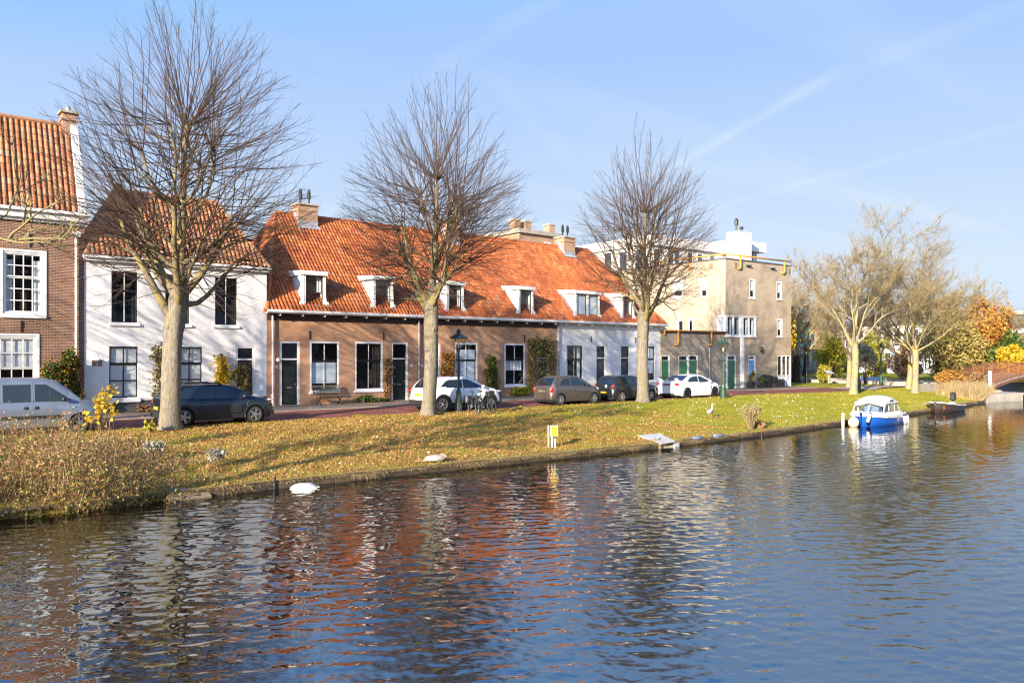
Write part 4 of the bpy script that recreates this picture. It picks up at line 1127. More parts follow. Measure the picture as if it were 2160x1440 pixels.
# ---------------- buildings behind
H5 = thing("penthouse_block", (70, 55, 0), "white flat roofed block rising behind the grey brick block", "apartment block")
f5 = Fac((61.0, 52.0), R(-2)); mb = MB()
f5.box(mb, 0, 13.5, 0, 14.3, 0, 14); f5.box(mb, -0.25, 13.5, 13.35, 14.3, -0.35, 14.2, 0)
mb.build("wall", M['plaster_far'], H5)
mb = MB(); f5.box(mb, 13.5, 18.5, 0, 14.9, 0.6, 12); f5.box(mb, 13.2, 19.0, 14.0, 15.05, -0.3, 12.2); mb.build("stair_wall", M['plaster_far'], H5)
mb = MB(); f5.box(mb, 11.6, 14.0, 10, 15.6, -1.9, -0.45); mb.build("chimney", M['plaster_far'], H5)
for x in (12.3, 13.2):
    q = f5.P(x, 15.6, -1.2)
    mb = MB(); mb.lathe([(0.09, 0), (0.09, 0.7 if x < 13 else .4), (0.2, 0.75 if x < 13 else .42), (0.22, 1.3 if x < 13 else .6), (0.05, 1.5 if x < 13 else .7)], 8, q); mb.build("flue_pipe", M['ironblack'], H5)
for k, x in enumerate((0.5, 2.6, 3.6, 5.6, 7.2, 9.2)):
    mb = MB(); f5.ring(mb, x, x + 0.95, 11.0, 13.1, 0.1, -0.06, 0.0); w = mb.build("window", M['white'], H5)
    mb = MB(); f5.box(mb, x + .1, x + .85, 11.1, 13.0, -0.03, -0.01); mb.build("pane", M['farglass'], w)
mb = MB(); f5.ring(mb, 14.6, 17.6, 11.0, 13.9, 0.12, 0.5, 0.6); w = mb.build("window", M['boatblue'], H5)
mb = MB(); f5.box(mb, 14.72, 17.48, 11.1, 13.8, 0.54, 0.58); mb.build("pane", M['farglass'], w)
for k in range(5):
    fl = Fac(f5.P(0, 0)[:2], R(88)); fl.N = -fl.N
    mb = MB(); fl.ring(mb, 0.8 + k * 2.2, 2.0 + k * 2.2, 11.0, 13.1, 0.1, -0.06, 0.0); w = mb.build("window", M['white'], H5)
    mb = MB(); fl.box(mb, .9 + k * 2.2, 1.9 + k * 2.2, 11.1, 13.0, -0.03, -0.01); mb.build("pane", M['farglass'], w)
H6 = thing("brick_block", (49, 58, 0), "flat topped brick building with pale coping and chimneys peeking over the row roof", "building")
mb = MB(); mb.box(46.6, 51.6, 55, 63, 0, 13.5); mb.build("wall", M['brick_chim'], H6)
mb = MB(); mb.box(46.4, 51.8, 54.75, 63.2, 13.5, 13.85); mb.build("coping", M['concrete'], H6)
for x in (46.9, 48.2, 51.2):
    mb = MB(); mb.box(x - .35, x + .35, 55.6, 56.4, 13.85, 14.7); c = mb.build("chimney", M['brick_chim'], H6)
    mb = MB(); mb.box(x - .42, x + .42, 55.53, 56.47, 14.7, 14.85); mb.build("chimney_cap", M['stone'], c)
mb = MB(); mb.box(49.6, 50.4, 54.9, 55.0, 11.9, 12.9); mb.build("window", M['white'], H6)

# far side of the side canal
def farblock(name, label, x0, x1, y0, y1, z, wall, roofm, wins, roofh=0.0, roofname='roof', angle=0):
    h = thing(name, ((x0 + x1) / 2, y0, -.1), label, "building")
    mb = MB(); mb.box(x0, x1, y0, y1, -0.1, z); mb.build("wall", M[wall], h)
    mb = MB()
    if roofh:
        c = (y0 + y1) / 2
        mb.loft([[(x0 - .3, y0 - .3, z), (x0 - .3, y1 + .3, z), (x0 - .3, c, z + roofh)], [(x1 + .3, y0 - .3, z), (x1 + .3, y1 + .3, z), (x1 + .3, c, z + roofh)]], 0, True, True, True)
    else: mb.box(x0 - .2, x1 + .2, y0 - .2, y1 + .2, z, z + 0.4)
    mb.build(roofname, M[roofm], h)
    ff = Fac((0, y0)); fl = Fac((x0, y1), R(-90))
    for side, a0, a1, q0, q1 in wins:
        F_ = ff if side == 'f' else fl
        mb = MB(); F_.ring(mb, a0, a1, q0, q1, 0.12, -0.06, 0.02); w = mb.build("window", M['white'], h)
        mb = MB(); F_.box(mb, a0 + .12, a1 - .12, q0 + .12, q1 - .12, -0.03, 0.03); mb.build("pane", M['farglass'], w)
    return h
def grid(side, a0, a1, n, rows, w=1.2, h=1.7):
    o = []
    for k in range(n):
        a = a0 + (a1 - a0) * (k + 0.5) / n
        for z in rows: o.append((side, a - w / 2, a + w / 2, z, z + h))
    return o
farblock("glass_house", "white timber fronted house with tall glazed bays beyond the trees", 112, 121, 47.5, 57, 6.6, 'plaster_far', 'darkroof', grid('f', 112.3, 120.7, 7, (0.4, 3.6), 0.8, 2.4) + grid('l', 0.3, 9.3, 7, (0.4, 3.6), 0.9, 2.4), 2.4)
farblock("terrace_house", "white and red terrace with shop fronts beyond the parked cars", 112, 119.5, 60, 70, 6.4, 'brickred_far', 'darkroof', grid('l', 0.3, 9.7, 4, (0.3, 3.6), 1.4, 2.0) + grid('f', 112.3, 119, 3, (0.3, 3.6), 1.4, 2.0), 2.6)
mb = MB()
farblock("terrace_house", "pale rendered terrace half hidden behind the lichened trees", 118, 128, 71, 84, 7.2, 'plaster_far', 'darkroof', grid('l', 0.4, 12.6, 5, (0.4, 3.8), 1.4, 2.0) + grid('f', 118.4, 127.6, 4, (0.4, 3.8), 1.4, 2.0), 2.5)
h = farblock("canal_house", "dark house with teal window frames just past the grey block", 91, 101, 57, 66, 6.8, 'darkroof', 'concrete', [], 0)
for k in range(4):
    for z in (0.5, 3.6):
        mb = MB(); ff = Fac((0, 57)); a = 91.6 + k * 2.4; ff.ring(mb, a, a + 1.5, z, z + 2.4, 0.16, -0.06, 0.02); w = mb.build("window", M['teal'], h)
        mb = MB(); ff.box(mb, a + .16, a + 1.34, z + .16, z + 2.24, -0.03, 0.03); mb.build("pane", M['farglass'], w)
        mb = MB(); ff = Fac((91, 66), R(-90)); a = 0.4 + k * 2.2; ff.ring(mb, a, a + 1.5, z, z + 2.4, 0.16, -0.06, 0.02); w = mb.build("window", M['teal'], h)
        mb = MB(); ff.box(mb, a + .16, a + 1.34, z + .16, z + 2.24, -0.03, 0.03); mb.build("pane", M['farglass'], w)
farblock("tower_house", "tall white house rising behind the leaning dark tree", 112, 118, 88, 95, 12.5, 'plaster_far', 'darkroof', grid('l', 0.4, 6.6, 2, (1, 4.2, 7.4, 10), 1.3, 1.8) + grid('f', 112.4, 117.6, 2, (1, 4.2, 7.4, 10), 1.3, 1.8), 0)
h = thing("office_block", (165, 48, -.1), "long low modern building with white bands above the yellow bushes", "building")
mb = MB(); mb.box(148, 205, 40, 60, -0.1, 6.0); mb.build("wall", M['brick_old'], h)
mb = MB(); mb.box(147.6, 205.4, 39.6, 60.3, 6.0, 6.7); mb.box(147.7, 205.3, 39.7, 60, 2.6, 3.2); mb.build("white_band", M['plaster_far'], h)
mb = MB(); mb.box(150, 203, 43, 60, 6.7, 9.2); mb.build("upper_wall", M['darkroof'], h)
mb = MB(); mb.box(149.6, 203.4, 42.6, 60, 9.2, 9.8); mb.build("roof", M['concrete'], h)
for k in range(9):
    mb = MB(); mb.box(147.95, 148.0, 41 + k * 2.1, 42.6 + k * 2.1, 3.5, 5.6); w = mb.build("window", M['farglass'], h)
for k in range(20):
    mb = MB(); mb.box(149 + k * 2.8, 151.2 + k * 2.8, 39.95, 40.0, 3.5, 5.6); w = mb.build("window", M['farglass'], h)
farblock("brick_house", "brown brick house with dark roof at the far right beyond the bridge", 121, 133, 28, 37, 5.2, 'brick_old', 'darkroof', grid('l', .4, 8.6, 3, (.5, 2.9), 1.2, 1.6), 2.6)

# ---------------- the near side of the canal, behind the viewer: seen only as reflections
mb = MB(); mb.face([(-300, -200, -.05), (300, -200, -.05), (300, -1.2, -.05), (-300, -1.2, -.05)]); mb.face([(-300, -1.2, -1.7), (300, -1.2, -1.7), (300, -1.2, -.05), (-300, -1.2, -.05)])
tag(mb.build("near_quay", M['pave']), kind='structure')
for i, (x0, x1, z, wm) in enumerate(((-26, -6, 8.0, 'brick_old'), (-4, 16, 9.0, 'brickred_far'), (18, 42, 7.6, 'plaster_far'), (44, 78, 8.6, 'brick_old'))):
    farblock("canal_house", ["brown brick house", "red brick house", "pale rendered house", "long brown brick house"][i] + " on the near quay behind the viewer, opposite the row", x0, x1, -24, -13, z, wm, 'darkroof', [], 3.0)
# ================================================================= VEHICLES
def catmull(pts, xs):
    P = np.array(pts, float); x = P[:, 0]; y = P[:, 1]
    m = np.zeros_like(y); d = np.diff(y) / np.diff(x)
    m[1:-1] = np.where(d[:-1] * d[1:] > 0, 2 * d[:-1] * d[1:] / (d[:-1] + d[1:] + 1e-12), 0); m[0] = d[0]; m[-1] = d[-1]
    out = []
    for q in xs:
        q = min(max(q, x[0]), x[-1]); i = min(max(np.searchsorted(x, q) - 1, 0), len(x) - 2)
        h = x[i + 1] - x[i]; t = (q - x[i]) / h
        out.append((2 * t**3 - 3 * t**2 + 1) * y[i] + (t**3 - 2 * t**2 + t) * h * m[i] + (-2 * t**3 + 3 * t**2) * y[i + 1] + (t**3 - t**2) * h * m[i + 1])
    return np.array(out)

class Car:
    def __init__(s, L, W, top, belt, plan, wheels, wr, sill=0.2, tumble=0.16, arch=0.05):
        s.L, s.W, s.wheels, s.wr, s.sill = L, W, wheels, wr, sill
        s.top, s.belt, s.plan, s.tumble, s.arch = top, belt, plan, tumble, arch
        xs = set(np.linspace(0, L, 60).tolist()) | {0.0, 0.015, 0.04, 0.08, L - .015, L - .04, L - .08}
        for w in wheels:
            for k in range(-9, 10): xs.add(w + (wr + arch) * math.sin(k * math.pi / 18))
            xs.add(w - wr - arch - .003); xs.add(w + wr + arch + .003)
        s.xs = sorted(x for x in xs if 0 <= x <= L)
    def zt(s, x): return float(catmull(s.top, [x])[0])
    def zb(s, x): return min(float(catmull(s.belt, [x])[0]), s.zt(x) - 0.03)
    def w(s, x): return float(catmull(s.plan, [x])[0])
    def zbot(s, x, arch=True):
        z = s.sill + 0.10 * max(0, 1 - x / 0.45) + 0.06 * max(0, 1 - (s.L - x) / 0.4)
        if arch:
            for q in s.wheels:
                r = s.wr + s.arch
                if abs(x - q) < r: z = max(z, s.wr + math.sqrt(max(0, r * r - (x - q)**2)))
        return z
    def section(s, x):
        zt, zb, w, z0 = s.zt(x), s.zb(x), s.w(x), s.zbot(x)
        k = zt - zb; hh = max(zb - z0, 0.05)
        zsh = s.sill
        def side(z):     # lower body side bulge
            t = min(1, max(0, (z - s.sill) / max(zb - s.sill, 0.1)))
            return w - 0.05 * (1 - t)**3 - 0.055 * t**4 + 0.012 * math.sin(t * math.pi)
        pts = []
        for t in (0, 0.12, 0.3, 0.5, 0.68, 0.82, 0.93, 1.0):
            z = z0 + (zb - z0) * t
            pts.append((side(z), z))
        ws = pts[-1][0]
        if k > 0.16:
            T = s.tumble * min(1, k / 0.5)
            pts += [(ws - 0.018, zb + 0.015)]
            for t in (0.25, 0.5, 0.72, 0.86): pts.append((ws - 0.02 - T * t**1.15, zb + k * t))
            e = pts[-1][0]
            pts += [(e - 0.055, zb + k * 0.945), (e * 0.78, zb + k * 0.983), (e * 0.45, zt - .002), (0, zt)]
        else:
            pts += [(ws - 0.02, zb + k * 0.3), (ws - 0.05, zb + k * 0.55), (ws * 0.86, zb + k * 0.72), (ws * 0.74, zb + k * 0.84), (ws * 0.6, zb + k * 0.91), (ws * 0.5, zb + k * 0.94), (ws * 0.36, zb + k * 0.97), (ws * 0.2, zt - .001), (0, zt)]
        return pts
    def yside(s, x, z):
        p = s.section(x)
        for (y0, z0), (y1, z1) in zip(p, p[1:]):
            if z <= z1: 
                t = (z - z0) / max(z1 - z0, 1e-6)
                return y0 + (y1 - y0) * min(1, max(0, t))
        return 0
    def shell(s, mb):
        full = []
        for x in s.xs:
            p = s.section(x)
            full.append([(x, -y, z) for y, z in p] + [(x, y, z) for y, z in reversed(p[:-1])])
        mb.loft(full, 0, False)
        for ring in (full[0], full[-1]):
            n = len(ring)
            i = len(mb.v); mb.v.extend(ring)
            for k in range(n // 2):
                mb.f.append((i + k, i + k + 1, i + n - 2 - k, i + n - 1 - k)) if k + 1 < n - 2 - k else mb.f.append((i + k, i + k + 1, i + n - 1 - k))
                mb.m.append(0); mb.uv.append([(0, 0)] * len(mb.f[-1]))
    def patch(s, mb, x0, x1, lo, hi, off=0.006, sides=(-1, 1), nx=None, nz=5, mi=0):
        """sheet laid on the body side between two curves lo(x), hi(x)"""
        nx = nx or max(2, int((x1 - x0) / 0.06))
        for sg in sides:
            rows = []
            for i in range(nx + 1):
                x = x0 + (x1 - x0) * i / nx; a = lo(x) if callable(lo) else lo; b = hi(x) if callable(hi) else hi
                rows.append([(x, sg * (s.yside(x, a + (b - a) * j / nz) + off), a + (b - a) * j / nz) for j in range(nz + 1)])
            mb.loft(rows, mi, False)
    def toppatch(s, mb, x0, x1, yw0, yw1, off=0.007, n=8, shrink=0.90):
        rows = []
        for i in range(n + 1):
            x = x0 + (x1 - x0) * i / n; d = 0.01
            sl = (s.zt(x + d) - s.zt(x - d)) / (2 * d); nl = math.hypot(1, sl)
            p = s.section(x); w = yw0 + (yw1 - yw0) * i / n
            row = []
            for j in range(9):
                y = -w + 2 * w * j / 8
                z = s.zt(x)
                for (ya, za), (yb, zb_) in zip(p, p[1:]):
                    if yb <= abs(y) <= ya: z = za + (zb_ - za) * ((ya - abs(y)) / max(ya - yb, 1e-6)); 
                row.append((x - off * sl / nl, y, z + off / nl))
            rows.append(row)
        mb.loft(rows, 0, False)

def spokes(mb, r, n, w, y, mi=0, taper=0.6, twin=False):
    for k in range(n):
        for o in ((-0.16, 0.16) if twin else (0,)):
            a = 2 * math.pi * k / n + o
            c, s_ = math.cos(a), math.sin(a)
            T = Matrix(((c, 0, -s_, 0), (0, 1, 0, 0), (s_, 0, c, 0), (0, 0, 0, 1)))
            mb.loft([[(0.03, y, -w / 2), (0.03, y + .03, -w / 2), (0.03, y + .03, w / 2), (0.03, y, w / 2)], [(r * 0.97, y + .012, -w * taper / 2), (r * 0.97, y + .03, -w * taper / 2), (r * 0.97, y + .03, w * taper / 2), (r * 0.97, y + .012, w * taper / 2)]], mi, True, True, True, T)
def wheelset(par, car, rimmat, n, sw, wheelw=0.2, twin=False, ins=0.0, rimr=0.68):
    for xw in car.wheels:
        for sg in (-1, 1):
            yo = car.w(xw) - 0.02 - ins
            r = car.wr
            T = Matrix.Translation((xw, 0, r)) @ Matrix.Scale(1, 4)
            # tyre, axis along y, outer face towards sg
            prof = [(r * rimr, -0.0), (r * 0.82, 0.006), (r * 0.95, -0.008), (r, -0.045), (r, -wheelw + .045), (r * 0.95, -wheelw + .01), (r * rimr, -wheelw)]
            mb = MB(); N_ = 22
            rings = [[(xw + q * math.cos(2 * math.pi * j / N_), sg * (yo + d), r + q * math.sin(2 * math.pi * j / N_)) for j in range(N_)] for q, d in prof]
            mb.loft(rings, 0, True)
            w = mb.build("wheel", M['rubber'], par, smooth=True, local=True)
            mb = MB()
            rr = r * rimr
            rings = [[(xw + q * math.cos(2 * math.pi * j / N_), sg * (yo + d), r + q * math.sin(2 * math.pi * j / N_)) for j in range(N_)] for q, d in ((rr, 0.002), (rr * 0.93, 0.004), (rr * 0.90, -0.05))]
            mb.loft(rings, 0, True)
            rings = [[(xw + q * math.cos(2 * math.pi * j / N_), sg * (yo + d), r + q * math.sin(2 * math.pi * j / N_)) for j in range(N_)] for q, d in ((rr * 0.92, -0.05), (0.01, -0.06))]
            mb.loft(rings, 1, True, False, True)
            S = MB(); spokes(S, rr, n, sw, -0.035, twin=twin)
            i = len(mb.v)
            for (x, y, z) in S.v: mb.v.append((xw + x, sg * (yo + y), r + z))
            for f in S.f: mb.f.append(tuple(i + k for k in f)); mb.m.append(0); mb.uv.append([(0, 0)] * len(f))
            T2 = Matrix.Translation((xw, sg * (yo - 0.012), r))
            mb.ell((0, 0, 0), (0.045, 0.018, 0.045), 10, 6, 0, T2)
            mb.build("rim", [M[rimmat], M['plastic']], w, local=True)
def lampblob(par, name, mat, c, r, local=True):
    mb = MB(); mb.ell(c, r, 12, 8); return mb.build(name, M[mat], par, smooth=True, local=True)
def make_car(name, label, car, paint, u, v, z, yaw=0.0, glass=(), rims=('chrome', 5, 0.07), cladding=None, rear=None, shield=None, seams=(), handles=(), mirror=None, lights=(), plate=None, extra=None, twin=False, wins='carglass', rimr=0.68):
    """x=0 rear bumper, near side is -y; u,v is the near rear corner on the ground"""
    t = thing(name, (u, v + car.W / 2, z), label, "car" if 'van' not in name else "van", None, yaw)
    mb = MB(); car.shell(mb)
    body = mb.build("body", M[paint], t, smooth=True, local=True)
    mb = MB()   # dark floor and wheel housings
    mb.box(0.12, car.L - 0.12, -car.W / 2 + 0.13, car.W / 2 - 0.13, car.sill - 0.02, car.sill + 0.5)
    for xw in car.wheels:
        for sg in (-1, 1):
            r = car.wr + car.arch + 0.004; y1 = car.w(xw) - 0.045
            rings = [[(xw + q * math.cos(2 * math.pi * j / 20), sg * y, car.wr + q * math.sin(2 * math.pi * j / 20)) for j in range(20)] for q, y in ((r, y1), (r, y1 - .2), (.02, y1 - .22))]
            mb.loft(rings, 0, True)
    mb.build("underbody", M['plastic'], t, local=True)
    for g in glass:
        for sg in (-1, 1):
            mb = MB(); car.patch(mb, g[0], g[1], g[2], g[3], 0.006, (sg,), nz=4); mb.build("side_window", M[wins], t, smooth=True, local=True)
    if rear: 
        mb = MB(); car.toppatch(mb, *rear); mb.build("rear_window", M[wins], t, smooth=True, local=True)
    if shield:
        mb = MB(); car.toppatch(mb, *shield); mb.build("windscreen", M[wins], t, smooth=True, local=True)
    wheelset(t, car, rims[0], rims[1], rims[2], twin=twin, rimr=rimr)
    if cladding:
        mb = MB()
        for xw in car.wheels:
            for sg in (-1, 1):
                r0, r1 = car.wr + car.arch - .01, car.wr + car.arch + cladding
                rows = []
                for k in range(19):
                    a = math.pi * (k / 18) * 1.12 - 0.06 * math.pi
                    rows.append([(xw + q * math.cos(a), sg * (car.yside(min(max(xw + q * math.cos(a), 0.02), car.L - .02), max(car.wr + q * math.sin(a), car.sill + .02)) + 0.012), max(car.wr + q * math.sin(a), car.sill)) for q in (r0, (r0 + r1) / 2, r1)])
                mb.loft(rows, 0, False)
        a, b2 = car.wheels[0] + car.wr + .05, car.wheels[1] - car.wr - .05
        car.patch(mb, a, b2, car.sill, car.sill + 0.17, 0.01)
        car.patch(mb, 0.0, car.wheels[0] - car.wr - .05, lambda x: car.zbot(x, False), lambda x: car.zbot(x, False) + 0.16, 0.012)
        car.patch(mb, car.wheels[1] + car.wr + .05, car.L, lambda x: car.zbot(x, False), lambda x: car.zbot(x, False) + 0.14, 0.012)
        mb.box(-0.014, 0.02, -car.w(0.0), car.w(0.0), car.zbot(0, False) - .01, car.zbot(0, False) + 0.2)
        mb.box(car.L - .02, car.L + 0.014, -car.w(car.L), car.w(car.L), car.zbot(car.L, False), car.zbot(car.L, False) + 0.16)
        mb.build("cladding", M['plastic'], t, smooth=False, local=True)
    for sx_ in seams:
        x0, z0, x1, z1 = sx_
        for sg in (-1, 1):
            mb = MB()
            p = [(x0 + (x1 - x0) * k / 6, z0 + (z1 - z0) * k / 6) for k in range(7)]
            mb.tube([(x, sg * (car.yside(x, z) - 0.001), z) for x, z in p], 0.006, 4)
            mb.build("door_seam", M['plastic'], t, local=True)
    for x, z in handles:
        for sg in (-1, 1):
            mb = MB(); y = car.yside(x, z)
            mb.ell((x, sg * (y + .008), z), (0.085, 0.022, 0.018), 8, 6); mb.build("handle", M[paint] if paint in ('p_navy', 'p_char', 'p_white') else M['plastic'], t, smooth=True, local=True)
    if mirror:
        for sg in (-1, 1):
            x, z = mirror; y = car.yside(x, z)
            mb = MB(); mb.ell((x, sg * (y + .11), z + .03), (0.07, 0.11, 0.075), 10, 8); mb.box(x - .03, x + .03, min(sg * y, sg * (y + .1)) - .01, max(sg * y, sg * (y + .1)), z - 0.03, z); mb.build("mirror", M[paint] if paint == 'p_white' else M['plastic'], t, smooth=True, local=True)
    for nm, mat, c, r in lights: lampblob(t, nm, mat, c, r)
    if plate:
        pm, z, x = plate
        mb = MB(); mb.box(x - .012, x, -0.26, 0.26, z, z + 0.11); mb.build("number_plate", M[pm], t, local=True)
    if extra: extra(t, car)
    return t

RZ_ = -0.13
NEAR = 29.72
# --- silver van, only its front part stands in the picture
van = Car(4.05, 1.70, [(0, 1.0), (0.04, 1.45), (0.12, 1.72), (0.3, 1.80), (1.2, 1.84), (2.1, 1.83), (2.55, 1.76), (2.85, 1.58), (3.2, 1.25), (3.36, 1.10), (3.55, 1.04), (3.85, 0.92), (4.0, 0.74), (4.05, 0.5)],
          [(0, 0.95), (0.1, 1.02), (2.2, 1.02), (2.7, 1.00), (3.3, 0.98), (3.7, 0.86), (4.05, 0.45)], [(0, 0.74), (0.08, 0.81), (0.4, 0.84), (3.2, 0.85), (3.7, 0.80), (3.95, 0.68), (4.05, 0.52)], [0.62, 3.28], 0.31, 0.24, 0.13)
def van_extra(t, car):
    for sg in (-1, 1):
        mb = MB(); car.patch(mb, 1.05, 2.75, 0.52, 0.62, 0.016, (sg,)); mb.build("rubbing_strip", M['plastic'], t, local=True)
    for sg in (-1, 1):
        mb = MB(); car.patch(mb, 0.15, 0.95, 0.93, 1.0, 0.01, (sg,)); mb.build("sliding_rail", M['plastic'], t, local=True)
    for x in (1.72, 2.02):
        for sg in (-1, 1):
            mb = MB(); mb.ell((x, sg * car.yside(x, .86), .86), (0.085, 0.014, 0.06), 10, 6)
            mb.build("handle_recess", M['plastic'], t, smooth=True, local=True)
gl = lambda a, b: (lambda x: a, lambda x: b)
make_car("silver_van", "silver high roofed family van parked by the brick house, nose to the right", van, 'p_silver', 2.62, NEAR - .2, RZ_,
         glass=[(0.35, 0.88, lambda x: 1.06, lambda x: 1.62), (1.10, 1.86, lambda x: 1.06, lambda x: 1.62), (1.98, 3.02, lambda x: 1.06, lambda x: min(1.62, 1.62 - (x - 2.3) * 0.72) if x > 2.3 else 1.62)],
         shield=(2.72, 3.3, 0.60, 0.70), rims=('chrome', 7, 0.06), seams=[(1.0, 0.35, 1.0, 1.7), (1.92, 0.35, 1.92, 1.7), (2.9, 0.35, 3.1, 1.02)],
         mirror=(2.78, 1.10), lights=[("headlight", 'lens', (3.84, -0.60, 0.76), (0.16, 0.14, 0.09)), ("headlight", 'lens', (3.84, 0.60, 0.76), (0.16, 0.14, 0.09)), ("indicator", 'lens', (3.1, -0.85, 0.86), (0.05, 0.02, 0.02))], extra=van_extra)
# --- dark crossover with roof bars behind the first tree
c4 = Car(4.16, 1.73, [(0, 0.72), (0.03, 0.98), (0.12, 1.08), (0.35, 1.30), (0.62, 1.43), (1.1, 1.49), (2.0, 1.50), (2.45, 1.45), (2.85, 1.29), (3.22, 1.08), (3.36, 1.03), (3.7, 0.97), (3.98, 0.86), (4.1, 0.70), (4.16, 0.48)],
         [(0, 0.7), (0.3, 0.96), (1.0, 0.93), (2.4, 0.91), (3.1, 0.92), (3.7, 0.84), (4.16, 0.45)], [(0, 0.70), (0.06, 0.78), (0.3, 0.85), (2, 0.865), (3.6, 0.84), (3.95, 0.74), (4.16, 0.56)], [0.72, 3.32], 0.33, 0.22, 0.17)
def c4_extra(t, car):
    for sg in (-1, 1):
        y = 0.58 * sg
        mb = MB(); mb.tube([(0.75, y, 1.45), (0.85, y, 1.52), (1.4, y, 1.545), (2.0, y, 1.53), (2.2, y, 1.45)], 0.03, 6)
        r = mb.build("roof_bar", M['plastic'], t, local=True)
        mb = MB(); mb.box(1.05, 1.75, sg * 0.58 - .012, sg * 0.58 + .012, 1.49, 1.515)
        mb.build("roof_bar_trim", M['chrome'], r, local=True)
        mb = MB(); car.patch(mb, 1.28, 2.78, lambda x: 0.42, lambda x: 0.74, 0.02, (sg,))
        for k in range(3):
            for i in range(5): car.patch(mb, 1.38 + i * 0.27, 1.60 + i * 0.27, lambda x, k=k: 0.46 + k * 0.09, lambda x, k=k: 0.52 + k * 0.09, 0.034, (sg,), nx=3, nz=2)
        mb.build("bump_panel", M['plastic'], t, local=True)
make_car("dark_crossover", "dark blue black crossover with roof bars and yellow plate behind the first bare tree", c4, 'p_navy', 8.52, NEAR - .25, RZ_, yaw=R(-1),
         glass=[(0.55, 1.02, lambda x: 1.02 - .02, lambda x: min(1.38, 1.14 + (x - .55) * 0.9)), (1.08, 1.80, lambda x: 0.98, lambda x: 1.41), (1.86, 3.02, lambda x: 0.97, lambda x: min(1.41, 1.415 - (x - 2.25) * 0.50) if x > 2.25 else 1.41)],
         rear=(0.14, 0.50, 0.50, 0.52), shield=(2.47, 3.2, 0.50, 0.64), rims=('chrome', 5, 0.10), cladding=0.09, seams=[(1.83, 0.35, 1.83, 0.95), (2.95, 0.4, 3.08, 0.97)], handles=[(1.3, 0.83), (2.05, 0.83)],
         mirror=(2.9, 1.0), lights=[("taillight", 'red', (0.05, -0.62, 0.86), (0.05, 0.14, 0.07)), ("taillight", 'red', (0.05, 0.62, 0.86), (0.05, 0.14, 0.07)), ("headlight", 'lens', (3.98, -0.66, 0.86), (0.14, 0.10, 0.035)), ("headlight", 'lens', (3.98, 0.66, 0.86), (0.14, 0.10, 0.035))], plate=('plateyellow', 0.60, -0.015), extra=c4_extra)
# --- white crossover behind the lamp
qq = Car(4.38, 1.80, [(0, 0.70), (0.03, 0.98), (0.1, 1.06), (0.32, 1.30), (0.55, 1.50), (0.75, 1.555), (1.4, 1.595), (2.15, 1.58), (2.6, 1.48), (3.1, 1.24), (3.36, 1.12), (3.52, 1.08), (3.85, 1.01), (4.15, 0.88), (4.32, 0.70), (4.38, 0.5)],
         [(0, 0.68), (0.3, 1.06), (0.9, 1.04), (2.6, 0.98), (3.3, 0.98), (3.9, 0.90), (4.38, 0.47)], [(0, 0.72), (0.06, 0.80), (0.3, 0.87), (2, 0.89), (3.7, 0.87), (4.15, 0.76), (4.38, 0.56)], [0.80, 3.46], 0.345, 0.24, 0.18)
make_car("white_crossover", "white crossover with black wheel arch cladding behind the street lamp and bicycles", qq, 'p_white', 19.9, NEAR, RZ_ - .02, yaw=R(-0.5),
         glass=[(0.72, 1.02, lambda x: 1.12 + .02, lambda x: 1.16 + (x - .72) * 0.75), (1.02, 1.92, lambda x: 1.10 - .02 * (x - 1), lambda x: min(1.45, 1.385 + (x - 1.02) * 0.35)), (1.98, 3.2, lambda x: 1.06, lambda x: min(1.46, 1.47 - (x - 2.25) * 0.42) if x > 2.25 else 1.46)],
         rear=(0.13, 0.52, 0.56, 0.52), shield=(2.62, 3.32, 0.52, 0.68), rims=('chrome', 5, 0.045), cladding=0.075, twin=True, seams=[(1.95, 0.42, 1.95, 1.05), (2.98, 0.42, 3.02, 1.0)], handles=[(1.45, 0.92), (2.2, 0.90)], mirror=(3.05, 1.08),
         lights=[("taillight", 'red', (0.16, -0.80, 0.98), (0.24, 0.05, 0.075)), ("taillight", 'red', (0.16, 0.80, 0.98), (0.24, 0.05, 0.075)), ("headlight", 'lens', (4.1, -0.70, 0.86), (0.2, 0.08, 0.05)), ("headlight", 'lens', (4.1, 0.70, 0.86), (0.2, 0.08, 0.05))], plate=('plateyellow', 0.72, -0.014))
# --- small taupe hatchback, three doors
mi = Car(3.72, 1.66, [(0, 0.66), (0.03, 0.92), (0.10, 1.0), (0.26, 1.24), (0.48, 1.43), (0.8, 1.515), (1.3, 1.54), (1.85, 1.51), (2.32, 1.35), (2.76, 1.09), (2.9, 1.03), (3.2, 0.96), (3.45, 0.84), (3.64, 0.66), (3.72, 0.46)],
         [(0, 0.64), (0.3, 0.98), (1.2, 0.95), (2.4, 0.92), (2.8, 0.91), (3.3, 0.83), (3.72, 0.44)], [(0, 0.62), (0.06, 0.71), (0.3, 0.80), (1.8, 0.83), (3.0, 0.81), (3.5, 0.68), (3.72, 0.48)], [0.60, 3.03], 0.295, 0.2, 0.17)
def roundwin(x0, x1, lo, hi):
    c = (x0 + x1) / 2; r = (x1 - x0) / 2
    return (x0 + .002, x1 - .002, lambda x: lo + 0.0 * x, lambda x: lo + (hi - lo) * math.sqrt(max(0.02, 1 - ((x1 - x) / (x1 - x0))**2.6)))
